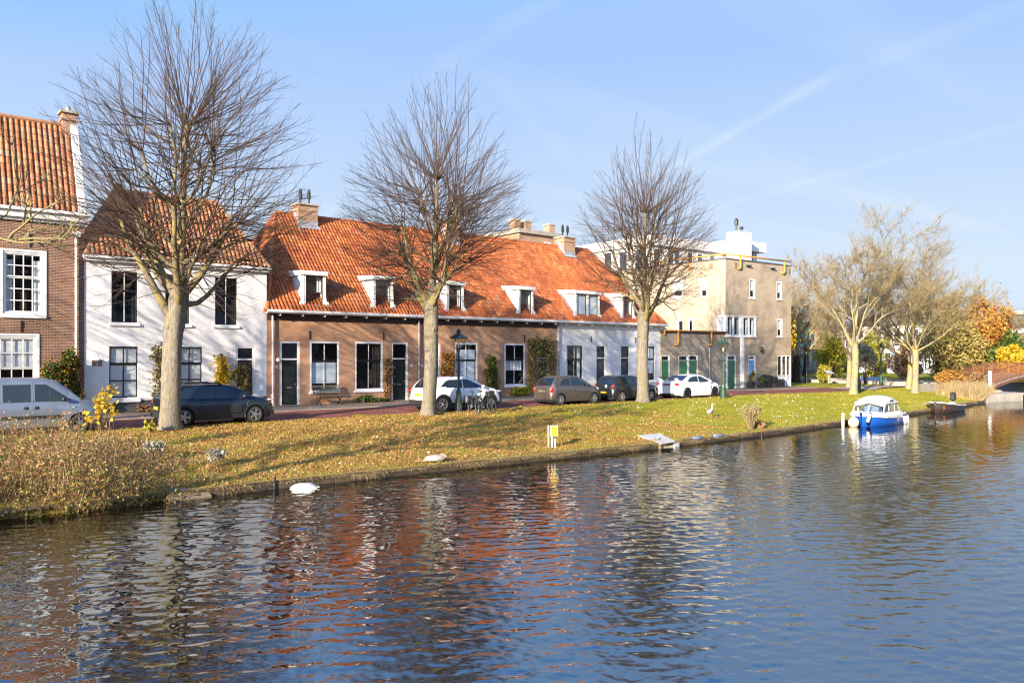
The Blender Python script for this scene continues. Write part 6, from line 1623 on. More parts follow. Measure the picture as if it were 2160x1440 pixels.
# ------------------------------------------------ boats
def hull_mesh(stations, mi=0):
    """stations: x, half beam at sheer, sheer z, half beam at chine, chine z, keel z"""
    rings = []
    for x, b, zs_, c, zc_, zk in stations:
        rings.append([(x, -b, zs_), (x, -(b * .55 + c * .45), (zs_ * .5 + zc_ * .5)), (x, -c, zc_), (x, 0, zk), (x, c, zc_), (x, (b * .55 + c * .45), (zs_ * .5 + zc_ * .5)), (x, b, zs_)])
    return rings
def cabin_boat():
    # bow points left in the picture, towards -x of the boat frame
    t = thing("cabin_boat", (39.4, 19.0, WATER), "blue and white cabin boat moored at the bank with a pale rounded canopy", "boat", None, R(8))
    st = [(-1.95, .02, .62, .01, .10, -.1), (-1.85, .22, .62, .05, .02, -.2), (-1.5, .62, .58, .30, -.03, -.25), (-1.0, .86, .54, .62, -.06, -.25), (0, .98, .50, .86, -.08, -.25), (1.0, .96, .48, .86, -.08, -.22), (1.9, .88, .48, .78, -.06, -.2)]
    mb = MB(); mb.loft(hull_mesh(st), 0, False); r = hull_mesh(st)[-1]; mb.face(r); mb.build("hull", M['boatblue'], t, smooth=True, local=True)
    mb = MB()
    up = [[(x - (0.08 if i == 0 else 0), -b - .03, z - .14), (x - (0.1 if i == 0 else 0), -b - .05, z - .02), (x - (0.1 if i == 0 else 0), -b - .02, z + .05), (x, -b + .14 if b > .2 else 0, z + .07), (x, 0, z + .11), (x, b - .14 if b > .2 else 0, z + .07), (x - (0.1 if i == 0 else 0), b + .02, z + .05), (x - (0.1 if i == 0 else 0), b + .05, z - .02), (x - (0.08 if i == 0 else 0), b + .03, z - .14)] for i, (x, b, z, *_) in enumerate(st)]
    mb.loft(up, 0, False); mb.face(up[-1]); mb.build("deck", M['boatwhite'], t, smooth=False, local=True)
    # wheelhouse: sides with window openings, rounded roof
    prof = [(-1.05, .55), (-.80, 1.05), (-.55, 1.22), (0.0, 1.33), (.55, 1.34), (1.0, 1.24), (1.15, 1.16)]
    mb = MB()
    rings = []
    for x, z in prof[1:]:
        b = .72
        rings.append([(x, -b, z - .12), (x, -b * .86, z - .03), (x, -b * .5, z + .05), (x, 0, z + .08), (x, b * .5, z + .05), (x, b * .86, z - .03), (x, b, z - .12), (x, b - .03, z - .15), (x, 0, z + .03), (x, -b + .03, z - .15)])
    mb.loft(rings, 0, True, True, True); mb.build("cabin_roof", M['boardgrey'], t, smooth=False, local=True)
    mb = MB()
    for sy in (-1, 1):
        y = sy * .74; yi = sy * .70
        def post(x0, z0, x1, z1, w=.05): mb.loft([[(x0 - w, y, z0), (x0 + w, y, z0), (x0 + w, yi, z0), (x0 - w, yi, z0)], [(x1 - w, y * .97, z1), (x1 + w, y * .97, z1), (x1 + w, yi * .97, z1), (x1 - w, yi * .97, z1)]], 0, True, True, True)
        mb.box(-1.08, 1.55, min(y, yi), max(y, yi), .50, .66)
        post(-1.04, .62, -.74, .98); post(-.2, .62, -.16, 1.22, .04); post(.72, .62, .72, 1.2, .05); post(1.5, .62, 1.08, 1.1, .05)
        mb.box(-.76, 1.1, min(y, yi) * 1.0, max(y, yi), 1.04, 1.12)
    mb.box(-1.08, -1.02, -.72, .72, .5, .66); mb.loft([[(-1.06, -.03, .6), (-1.0, -.03, .6), (-1.0, .03, .6), (-1.06, .03, .6)], [(-.78, -.03, 1.0), (-.72, -.03, 1.0), (-.72, .03, 1.0), (-.78, .03, 1.0)]], 0, True, True, True)
    mb.build("cabin_frame", M['boatwhite'], t, local=True)
    mb = MB()
    for sy in (-1, 1):
        y = sy * .715
        mb.face([(-.98, y, .66), (-.2, y, .66), (-.2, y * .98, 1.05), (-.72, y * .98, 1.0)]); mb.face([(-.14, y, .66), (.68, y, .66), (.68, y * .98, 1.06), (-.14, y * .98, 1.06)]); mb.face([(.78, y, .66), (1.42, y, .66), (1.08, y * .98, 1.06), (.78, y * .98, 1.06)])
    mb.face([(-1.05, -.68, .66), (-1.05, .68, .66), (-.76, .66, 1.0), (-.76, -.66, 1.0)])
    mb.build("window", M['glass'], t, local=True)
    mb = MB()
    for sy in (-1,):
        y = sy * .745
        for q in ([(-.96, .68), (-.22, .68), (-.22, 1.02), (-.70, 1.0), (-.96, .68)], [(-.12, .68), (.66, .68), (.66, 1.03), (-.12, 1.03), (-.12, .68)], [(.80, .68), (1.40, .68), (1.1, 1.03), (.80, 1.03), (.80, .68)]):
            mb.tube([(x, y, z) for x, z in q], .014, 4)
    mb.build("window_seal", M['plastic'], t, local=True)
    mb = MB(); mb.box(-.5, -.1, -.35, .35, .4, .95); mb.box(.3, .7, -.5, .5, .4, .9); mb.build("seat", M['tarpblue'], t, local=True)
    mb = MB(); mb.tube([(-1.75, -.25, .66), (-1.7, -.22, .9), (-1.1, -.62, .95), (-1.1, -.66, .64)], .014, 5); mb.tube([(-1.75, .25, .66), (-1.7, .22, .9), (-1.1, .62, .95)], .014, 5); mb.build("bow_rail", M['chrome'], t, local=True)
    return t
CB = cabin_boat()
def fender(p, tilt, label):
    t = thing("boat_fender", p, label, "fender", "white fenders hanging from the cabin boat"); t.rotation_euler = tilt
    mb = MB(); mb.lathe([(0.02, -.26), (.07, -.22), (.085, -.15), (.085, .15), (.07, .22), (.02, .26)], 10); mb.build("fender_body", M['fender'], t, smooth=True, local=True)
    mb = MB(); mb.lathe([(0.02, -.275), (.074, -.23), (.074, -.2)], 10); mb.lathe([(.074, .2), (.074, .23), (.02, .275)], 10); mb.tube([(0, 0, .26), (0, .05, .55)], .01, 4); mb.build("fender_end", M['plastic'], t, local=True)
def onboat(x, y, z):
    a = R(8); return (39.4 + x * math.cos(a) - y * math.sin(a), 19.0 + x * math.sin(a) + y * math.cos(a), WATER + z)
fender(onboat(1.15, -1.06, .22), (0, R(-14), 0), "white fender hanging at the cabin boat's side near the stern")
fender(onboat(1.96, -.95, .2), (0, R(-20), 0), "white fender hanging off the cabin boat's stern corner")
fender(onboat(-1.98, -.35, .42), (R(10), R(18), 0), "dark tipped fender hanging at the cabin boat's bow")
q = onboat(-2.3, .25, .1)
t = thing("mooring_buoy", q, "round dirty white and yellow buoy floating at the cabin boat's bow", "buoy")
mb = MB(); mb.ell((0, 0, .1), (.25, .25, .27), 14, 10); mb.build("buoy_body", M['buoyyellow'], t, smooth=True, local=True)
mb = MB(); mb.lathe([(0.05, .34), (.07, .5), (.03, .55)], 8); mb.lathe([(0.09, .3), (.09, .36)], 10); mb.build("buoy_eye", M['boatwhite'], t, local=True)
mb = MB(); mb.lathe([(0.07, -.6), (.07, .62), (.05, .65)], 8, (q[0] - .15, q[1] + .45, WATER)); tag(mb.build("mooring_post", M['buoyyellow'], None, (q[0] - .15, q[1] + .45, WATER)), "pale mooring post beside the buoy at the cabin boat's bow", "post")
# dark open boat with outboard
t = thing("open_boat", (51.6, 20.6, WATER), "dark open boat with a black outboard motor, moored behind the cabin boat", "boat", None, R(6))
st = [(-1.75, .05, .62, .02, .1, -.1), (-1.6, .34, .60, .15, 0, -.15), (-1.1, .72, .52, .5, -.05, -.2), (0, .86, .40, .72, -.08, -.2), (1.2, .82, .34, .70, -.06, -.2), (1.7, .76, .34, .66, -.05, -.18)]
mb = MB(); rr = hull_mesh(st); mb.loft(rr, 0, False); mb.face(rr[-1]); ri = [[(x, y * .9, z + (.0 if abs(y) > .3 else .12)) for x, y, z in r] for r in rr]; mb.loft([list(reversed(r)) for r in ri], 0, False); mb.build("hull", M['boatbrown'], t, smooth=True, local=True)
mb = MB()
for sy in (-1, 1): mb.tube([(x, sy * b, z) for x, b, z, *_ in st], .035, 6)
mb.build("gunwale", M['boatwhite'], t, local=True)
mb = MB(); mb.box(-.3, 0, -.78, .78, .24, .28); mb.box(.8, 1.15, -.76, .76, .2, .24); mb.face([(-1.7, -.05, .60), (-.9, -.72, .50), (-.9, .72, .50), (-1.7, .05, .60)]); mb.build("thwart", M['wood'], t, local=True)
mb = MB(); mb.box(-1.55, -1.2, -.45, -.40, .18, .40); mb.build("hull_patch", M['rust'], t, local=True)
mt = MB(); mt.bev(1.62, 1.98, -.15, .15, .62, 1.05, .06); mt.lathe([(.16, 1.04), (.12, 1.09), (.02, 1.11)], 10, (1.8, 0, 0)); mt.box(1.74, 1.88, -.07, .07, -.2, .64); mt.build("outboard_motor", M['plastic'], t, local=True)
mb = MB(); mb.tube([(1.65, 0, .72), (1.2, .05, .8)], .03, 6); mb.box(1.6, 1.72, -.18, .18, .30, .50); mb.build("motor_bracket", M['steel'], t, local=True)
mb = MB(); mb.tube([(49.9, 20.5, -.42), (49.0, 20.75, -.52), (47.6, 21.0, -.55)], .015, 5); tag(mb.build("mooring_rope", M['concrete'], None, (49, 20.8, -.5)), "slack pale rope from the dark open boat to the grass bank", "rope")
# boat under a silver cover in the side canal
t = thing("covered_boat", (74.5, 36.6, WATER), "boat under a silver tarpaulin moored behind the lichened tree", "boat", None, R(70))
mb = MB(); st = [(-2.6, .1, .7, .05, .1, -.1), (-2, .75, .65, .5, 0, -.2), (0, 1.0, .6, .9, -.05, -.2), (2.4, .9, .6, .8, -.05, -.2)]; rr = hull_mesh(st); mb.loft(rr, 0, False); mb.face(rr[-1]); mb.build("hull", M['boatbrown'], t, smooth=True, local=True)
mb = MB(); mb.loft([[(x, -b - .03, z - .1), (x, -b * .5, z + .45 * min(1, b * 1.4)), (x, 0, z + .75 * min(1, b * 1.3)), (x, b * .5, z + .45 * min(1, b * 1.4)), (x, b + .03, z - .1)] for x, b, z, *_ in st], 0, False); mb.build("cover", M['tarp'], t, local=True)

# ------------------------------------------------ birds
def goose(p, rz, label):
    t = thing("goose", p, label, "goose", None, rz)
    mb = MB()
    sp = [(-.30, .20, .02, .02), (-.24, .22, .05, .045), (-.12, .25, .095, .09), (.02, .26, .115, .115), (.13, .29, .09, .095), (.19, .36, .055, .06), (.21, .44, .036, .038), (.215, .52, .032, .032), (.225, .57, .042, .044), (.26, .585, .036, .036), (.30, .575, .018, .016)]
    rings = []
    for k, (x, z, a, b) in enumerate(sp):
        k0, k1 = sp[max(k - 1, 0)], sp[min(k + 1, len(sp) - 1)]
        d = Vector((k1[0] - k0[0], 0, k1[1] - k0[1])).normalized(); nrm = Vector((-d.z, 0, d.x))
        rings.append([Vector((x, 0, z)) + Vector((0, 1, 0)) * a * math.cos(2 * math.pi * j / 12) + nrm * b * math.sin(2 * math.pi * j / 12) for j in range(12)])
    mb.loft(rings, 0, True, True, True); mb.build("body", M['featherpale'], t, smooth=True, local=True)
    mb = MB()
    for s_ in (-1, 1): mb.ell((-.05, s_ * .10, .27), (.20, .028, .075), 12, 7, 0, Matrix.Rotation(0, 4, 'Y'))
    mb.build("wing", M['feather'], t, smooth=True, local=True)
    mb = MB(); mb.loft([[(.30, -.016, .585), (.30, .016, .585), (.30, .014, .558), (.30, -.014, .558)], [(.365, -.008, .562), (.365, .008, .562), (.365, .007, .553), (.365, -.007, .553)]], 0, True, True, True); mb.build("beak", M['beak'], t, local=True)
    for s_ in (-1, 1):
        mb = MB(); mb.tube([(.0, s_ * .05, .17), (-.01, s_ * .05, .08), (.0, s_ * .05, .01)], [.02, .011, .01], 6); mb.loft([[(-.02, s_ * .05 - .01, .0), (-.02, s_ * .05 + .01, .0), (-.02, s_ * .05, .015)], [(.08, s_ * .05 - .035, .0), (.08, s_ * .05 + .035, .0), (.08, s_ * .05, .006)]], 0, True, True, True); mb.build("leg", M['beak'], t, local=True)
    for s_ in (-1, 1):
        mb = MB(); mb.ell((.245, s_ * .036, .59), (.007, .005, .007), 6, 5); mb.build("eye", M['black'], t, local=True)
    return t
gv = 22.7; gu = 30.95
goose((gu, gv, gz(gu, gv) - .01), R(15), "pale brown goose standing alone on the grass bank")
# resting goose at the waterline
t = thing("goose", (13.5, 19.86, gz(13.5, 19.86)), "grey goose resting on the bank edge with its head tucked down", "goose", None, R(-30))
mb = MB()
sp = [(-.36, .04, .02, .015), (-.28, .07, .08, .05), (-.12, .11, .14, .10), (.06, .12, .155, .115), (.20, .11, .12, .10), (.29, .13, .06, .065), (.33, .17, .035, .035), (.30, .21, .032, .032), (.24, .225, .04, .036), (.18, .22, .028, .026)]
rings = []
for k, (x, z, a, b) in enumerate(sp):
    k0, k1 = sp[max(k - 1, 0)], sp[min(k + 1, len(sp) - 1)]
    d = Vector((k1[0] - k0[0], 0, k1[1] - k0[1])).normalized(); nrm = Vector((-d.z, 0, d.x))
    rings.append([Vector((x, 0, z)) + Vector((0, 1, 0)) * a * math.cos(2 * math.pi * j / 12) + nrm * b * math.sin(2 * math.pi * j / 12) for j in range(12)])
mb.loft(rings, 0, True, True, True); mb.build("body", M['feather'], t, smooth=True, local=True)
mb = MB(); mb.loft([[(.17, -.014, .22), (.17, .014, .22), (.17, .012, .2), (.17, -.012, .2)], [(.11, -.01, .20), (.11, .01, .20), (.11, .008, .19), (.11, -.008, .19)]], 0, True, True, True); mb.build("beak", M['black'], t, local=True)
mb = MB()
for s_ in (-1, 1): mb.ell((-.06, s_ * .12, .12), (.22, .035, .07), 12, 7)
mb.build("wing", M['fender'], t, smooth=True, local=True)
def flyer(px, py, Z, label, s=.5):
    X = (px - 1080) / 1680 * Z; c_, s_ = math.cos(THETA), math.sin(THETA)
    p = (c_ * X + s_ * Z, -s_ * X + c_ * Z, EYE + (748 - py) / 1680 * Z)
    mb = MB(); mb.ell((0, 0, 0), (.28 * s, .07 * s, .07 * s), 8, 6)
    for sy in (-1, 1): mb.loft([[(.1 * s, sy * .04 * s, .03 * s), (-.08 * s, sy * .04 * s, .03 * s), (-.08 * s, sy * .04 * s, .01 * s)], [(.14 * s, sy * .4 * s, .2 * s), (-.02 * s, sy * .4 * s, .2 * s), (-.02 * s, sy * .4 * s, .185 * s)], [(.0, sy * .8 * s, .12 * s), (-.05 * s, sy * .8 * s, .12 * s), (-.04 * s, sy * .8 * s, .11 * s)]], 0, True, True, True)
    mb.loft([[(-.22 * s, -.03 * s, 0), (-.22 * s, .03 * s, 0), (-.22 * s, 0, .02 * s)], [(-.42 * s, -.09 * s, .01), (-.42 * s, .09 * s, .01), (-.42 * s, 0, .02)]], 0, True, True, True)
    o = mb.build("flying_bird", M['black_bird'], None, smooth=False, local=True); o.location = p; o.rotation_euler = (R(10), 0, R(20)); tag(o, label, "bird", "birds in the sky at the right")
flyer(2110, 597, 60, "dark bird flying, upper of two close together at the right"); flyer(2125, 617, 60, "dark bird flying, lower of two close together at the right"); flyer(1935, 471, 70, "small bird flying above the right hand bare tree")

# ------------------------------------------------ footbridge with rusty railing, concrete abutment
t = thing("footbridge", (68, 24.5, 0), "arched footbridge with rusty steel railings over the side canal", "bridge")
def deckz(x): q = (x - 67.5) / 20; return -0.02 + 0.80 * math.sin(min(1, max(0, q)) * math.pi)
V0, V1 = 23.6, 26.2
mb = MB(); xs_ = np.linspace(67.5, 87.5, 31)
mb.loft([[(x, V0, deckz(x) - .22), (x, V1, deckz(x) - .22), (x, V1, deckz(x)), (x, V0, deckz(x))] for x in xs_], 0, True, True, True); mb.build("deck", M['wood'], t)
for v in (V0 - .04, V1):
    mb = MB(); mb.loft([[(x, v, deckz(x) - .05), (x, v + .04, deckz(x) - .05), (x, v + .04, deckz(x) + .07), (x, v, deckz(x) + .07)] for x in xs_], 0, True, True, True); mb.build("deck_edge", M['concrete'], t)
    mb = MB(); mb.loft([[(x, v - .02, deckz(x) - .24), (x, v + .06, deckz(x) - .24), (x, v + .06, deckz(x) - .09), (x, v - .02, deckz(x) - .09)] for x in xs_], 0, True, True, True); mb.build("beam", M['rust'], t)
    mb = MB(); mb.tube([(x, v + .02, deckz(x) + 1.05) for x in xs_], .035, 6); mb.tube([(x, v + .02, deckz(x) + .12) for x in xs_], .02, 5)
    for k in range(150):
        x = 67.5 + k * 20 / 150; mb.tube([(x, v + .02, deckz(x) + .1), (x, v + .02, deckz(x) + 1.05)], .013, 4)
    mb.build("railing", M['rust'], t)
    for k in range(11):
        x = 67.5 + 2 * k; mb = MB(); mb.box(x - .05, x + .05, v - .02, v + .06, deckz(x) - .2, deckz(x) + 1.22); mb.build("post", M['rust'], t)
mb = MB(); mb.box(67.2, 67.4, V0 - .15, V0 + .02, -.1, 1.2); mb.build("end_post", M['white'], t)
t = thing("bridge_abutment", (66, 24, -1), "pale concrete abutment wall running into the water beneath the footbridge", "wall")
mb = MB(); mb.loft([[(63.0, 22.3, -1.6), (67.6, 21.4, -1.6), (69.4, 24.4, -1.6), (66.0, 25.4, -1.6)], [(63.2, 22.4, -.45), (67.6, 21.4, -.38), (69.4, 24.4, -.38), (66.0, 25.4, -.4)]], 0, True, True, True); mb.build("abutment_wall", M['concrete'], t)
mb = MB(); mb.box(66.8, 68.6, 23.3, 26.6, -.5, -.26); mb.build("bearing_slab", M['concrete'], t)
mb = MB()
for k in range(9): mb.box(66.8 + k * .2, 66.9 + k * .2, 23.1, 23.24, -.9, -.3)
mb.build("slat_screen", M['concrete'], t)
mb = MB(); mb.box(70.0, 70.35, 26.6, 60, -1.7, .12); mb.box(62.5, 70.0, 26.75, 27.0, -.5, .22); tag(mb.build("quay_wall", M['concrete'], None, (70, 27, -1)), "low pale quay wall behind the reeds and rusty shrubs", "wall")
mb = MB(); mb.box(79.7, 80.3, 21.6, 60, -1.7, -.02); mb.box(80.3, 160, 21.5, 21.9, -1.7, -.30); tag(mb.build("quay_wall", M['concrete'], None, (80, 24, -1)), "pale quay wall on the far side beyond the footbridge", "wall")
# info board near the path
t = thing("info_board", (66.5, 36.2, -.17), "small pale information board on a post beyond the path", "sign")
mb = MB(); mb.box(66.1, 66.9, 36.1, 36.2, .75, .80); mb.loft([[(66.05, 35.9, .78), (66.95, 35.9, .78), (66.95, 36.4, 1.05), (66.05, 36.4, 1.05)], [(66.05, 35.9, .82), (66.95, 35.9, .82), (66.95, 36.4, 1.09), (66.05, 36.4, 1.09)]], 0, True, True, True); mb.build("board", M['tarp'], t)
mb = MB(); mb.box(66.42, 66.58, 36.1, 36.25, -.05, .8); mb.build("post", M['concrete'], t)
# ================================================================= TREES
class Tubes:
    """many thin tapered tubes gathered into arrays"""
    def __init__(s): s.V = []; s.F = []; s.M = []; s.n = 0
    def add(s, pts, r, n=3, mi=0):
        P = np.asarray(pts, float); k = len(P)
        d = np.gradient(P, axis=0); d /= np.linalg.norm(d, axis=1)[:, None] + 1e-9
        ref = np.array([0.31, 0.17, 0.93]) if abs(d[0][2]) < 0.8 else np.array([0.9, 0.3, 0.1])
        a = np.cross(d, ref); a /= np.linalg.norm(a, axis=1)[:, None] + 1e-9
        b = np.cross(d, a)
        th = np.arange(n) * 2 * math.pi / n
        ring = P[:, None, :] + np.asarray(r)[:, None, None] * (a[:, None, :] * np.cos(th)[None, :, None] + b[:, None, :] * np.sin(th)[None, :, None])
        s.V.append(ring.reshape(-1, 3))
        i = np.arange(k - 1)[:, None] * n; j = np.arange(n)[None, :]; j2 = (j + 1) % n
        q = np.stack([i + j, i + j2, i + n + j2, i + n + j], -1).reshape(-1, 4) + s.n
        s.F.append(q); s.M.append(np.full(len(q), mi)); s.n += k * n
    def build(s, name, mats, parent=None, smooth=True):
        return meshfast(name, np.concatenate(s.V), np.concatenate(s.F), mats, None, parent, np.concatenate(s.M), smooth=smooth)
def unit(v): return v / (np.linalg.norm(v) + 1e-9)
def lime_tree(base, h, zf, Rm, zc, lean, label, seed, nshoot=430, rb=0.30, group="bare lime trees along the grass bank", zlow=2.7, tb=8, side=0.0):
    """pollarded lime: trunk, ascending limbs with knuckles, long fan of shoots to an egg shaped outline"""
    rng = np.random.default_rng(seed)
    bx = np.array(base, float)
    t = thing("lime_tree", tuple(base), label, "tree", group)
    lean = np.array(lean, float)
    def axis(z): return bx + np.array([0, 0, z]) + lean * z + 0.06 * np.array([math.sin(z * .8 + seed), math.cos(z * .6 + seed), 0]) * min(1, z / 3)
    # trunk
    mb = MB(); rings = []
    zz = [-.15, 0, .12, .3, .6, 1.0, 1.6, 2.2, 2.8, 3.4, zf - .5, zf - .1, zf + .35, zf + .8, zf + 1.3]
    for z in zz:
        r = rb * (1 + 0.42 * math.exp(-max(z, 0) / .28)) * (1 - 0.06 * z / zf) * (1.10 if abs(z - zf + .1) < .45 else (.92 if abs(z - zf - .35) < .2 else (.74 if abs(z - zf - .8) < .2 else (.60 if z > zf + 1 else 1))))
        c = axis(z)
        rings.append([(c[0] + r * (1 + .07 * math.sin(3 * a + seed + z) + .05 * math.sin(7 * a + 2 * z) + (.10 * math.exp(-max(z, 0) / .2) * math.sin(5 * a + seed))) * math.cos(a), c[1] + r * (1 + .07 * math.sin(3 * a + seed + z) + .05 * math.sin(7 * a + 2 * z)) * math.sin(a), c[2]) for a in [2 * math.pi * j / 18 for j in range(18)]])
    mb.loft(rings, 0, True, False, True)
    for _ in range(5):
        z = rng.uniform(1.5, zf); a = rng.uniform(0, 6.28); c = axis(z); mb.ell((c[0] + rb * .85 * math.cos(a), c[1] + rb * .85 * math.sin(a), c[2]), (rb * .3, rb * .3, rb * .35), 8, 6)
    mb.build("trunk", M['bark_lime'], t, smooth=True)
    T = Tubes()
    def renv(z):
        if z > zc: q = (z - zc) / (h - zc); return Rm * max(0.0, 1 - q**2.0)**0.78 if q < 1 else 0
        q = (zc - z) / (zc - zlow); return Rm * math.sqrt(max(0, 1 - q * q)) if q < 1 else 0
    def reach(p, d):
        s_ = 0.2
        while s_ < 9:
            x = p + d * s_; z = x[2] - bx[2]
            c = axis(max(0, z))
            if math.hypot(x[0] - c[0], x[1] - c[1]) > renv(z) or z > h: break
            s_ += 0.15
        return s_
    ztop = h * 0.66
    # leader
    n_ = 12; pts = [axis(zf + (ztop - zf) * k / n_) for k in range(n_ + 1)]
    T.add(pts, [max(.06, rb * .62 * (1 - .82 * k / n_)) for k in range(n_ + 1)], 8, 0)
    knuckles = [(axis(ztop), unit(np.array([0, 0, 1.0]) + lean), 120, 1.0)]
    for z in np.linspace(zf + 1.2, ztop - .3, 9): knuckles.append((axis(z), None, 17, .9))
    nl = 17
    for k in range(nl):
        main = k < 4
        q = 0 if main else (k - 4) / (nl - 5)
        z0 = zf - .3 + .25 * k if main else zf + .1 + (ztop * .80 - zf) * q**1.15
        az = k * (1.65 if main else 2.39996) + rng.uniform(-.35, .35) + seed
        el = R(rng.uniform(48, 62)) if main else R(rng.uniform(14, 40) + 26 * q)
        out = np.array([math.cos(az), math.sin(az), 0])
        L = rng.uniform(3.4, 4.6) if main else (Rm * (0.56 - .20 * q)) * rng.uniform(.8, 1.15)
        p = axis(z0).copy(); P = [p.copy()]; m = 9 if main else 7
        for j in range(m):
            el2 = el + R(24 if main else 30) * (j / m)**1.3
            d = unit(out * math.cos(el2) + np.array([0, 0, math.sin(el2)]) + rng.normal(0, .10, 3))
            p = p + d * L / m * (1 + .35 * q); P.append(p.copy())
        r0 = rb * rng.uniform(.46, .56) if main else rb * (.36 - .14 * q) * rng.uniform(.85, 1.15)
        rr = [max(.030, r0 * (1 - .70 * j / m)) for j in range(m + 1)]
        rr[-1] *= 1.7; rr[-2] *= 1.15
        T.add(P, rr, 7, 0)
        knuckles.append((P[-1], d, 24, 1.0))
        for j in range(3, m): knuckles.append((P[j], None, 5, .9))
        for s_ in range(int(rng.integers(2, 5)) if main else int(rng.integers(1, 3))):     # side forks with their own knuckles
            j = int(rng.integers(2, m - 1)); d2 = unit(out + rng.normal(0, .6, 3) + np.array([0, 0, rng.uniform(.1, 1.0)]))
            q0 = P[j]; Q = [q0]; LL = rng.uniform(.5, 1.5)
            for i in range(4): d2 = unit(d2 + rng.normal(0, .14, 3) + np.array([0, 0, .12])); Q.append(Q[-1] + d2 * LL / 4)
            ra = min(rr[j] * .7, .07); rad = [max(.026, ra * (1 - .15 * i)) for i in range(5)]; rad[-1] *= 1.6
            T.add(Q, rad, 6, 0); knuckles.append((Q[-1], d2, 16, 1.0))
    tot = sum(k[2] for k in knuckles); sc_ = nshoot / tot
    core = axis(zf + 2.0)
    for (p, dirn, cnt, f) in knuckles:
        for _ in range(max(1, int(round(cnt * sc_ + rng.uniform(-.5, .5))))):
            rad_ = p - axis(max(0.2, p[2] - bx[2])); rad_[2] = 0
            o = unit(p - core + np.array([0, 0, .15]))
            rh = unit(rad_ + 1e-6)
            d = unit((dirn if dirn is not None else o) * .22 + o * .50 + unit(rng.normal(0, 1, 3)) * .85 + rh * .42)
            if dirn is None:
                a = rng.uniform(0, 6.28); d = unit(np.array([math.cos(a), math.sin(a), rng.uniform(-.35, .7)]) * .85 + rh * .5)
            L = reach(p, d) * rng.uniform(.80, 1.03)
            if L < .5: L = rng.uniform(.4, .8)
            L = min(L, 5.6)
            m = 7; Q = [p]; dd = d.copy(); ph = rng.uniform(0, 6.28)
            upb = 0.018 if d[2] > .25 else 0.042
            for j in range(m):
                dd = unit(dd + np.array([0, 0, upb]) + rng.normal(0, .075, 3)); Q.append(Q[-1] + dd * L / m)
            r0 = .0085 + .0024 * L
            T.add(Q, [r0 * (1 - .80 * j / m) + .0012 for j in range(m + 1)], 4, 1)
            for k in range(int(L * tb * .55) + 1):       # twigs along the shoot
                u = rng.uniform(.22, .98); j = min(m - 1, int(u * m)); q0 = Q[j] + (Q[j + 1] - Q[j]) * (u * m - j)
                ax = unit(Q[j + 1] - Q[j]); pr = unit(np.cross(ax, rng.normal(0, 1, 3)))
                td = unit(ax * rng.uniform(.75, 1.3) + pr * rng.uniform(.45, .9) + np.array([0, 0, .12]))
                tl = rng.uniform(.22, .72) * (1.15 - .5 * u) * min(1.2, L / 2)
                td2 = unit(td + np.array([0, 0, .18]) + rng.normal(0, .1, 3))
                T.add([q0, q0 + td * tl * .5, q0 + td * tl * .5 + td2 * tl * .5], [.0040, .0032, .0020], 3, 1)
    T.build("crown", [M['limb_lime'], M['twig_dark']], t)
    return t
cR = np.array([math.cos(THETA), -math.sin(THETA), 0])     # rightwards along the picture
lime_tree((8.55, 28.95, gz(8.55, 28.95)), 16.0, 4.1, 4.75, 7.1, cR * .062, "largest bare lime tree, on the bank before the white two storey house", 3, 560, .325, tb=8)
lime_tree((19.2, 28.75, gz(19.2, 28.75)), 15.4, 4.4, 4.4, 7.4, cR * .040, "bare lime tree next to the lamp and bicycles, middle of the row", 14, 570, .29, tb=8)
lime_tree((33.55, 29.1, gz(33.55, 29.1)), 15.7, 4.5, 4.1, 8.2, cR * .012, "bare lime tree before the charcoal car, nearest the grey block", 23, 560, .31, tb=8)
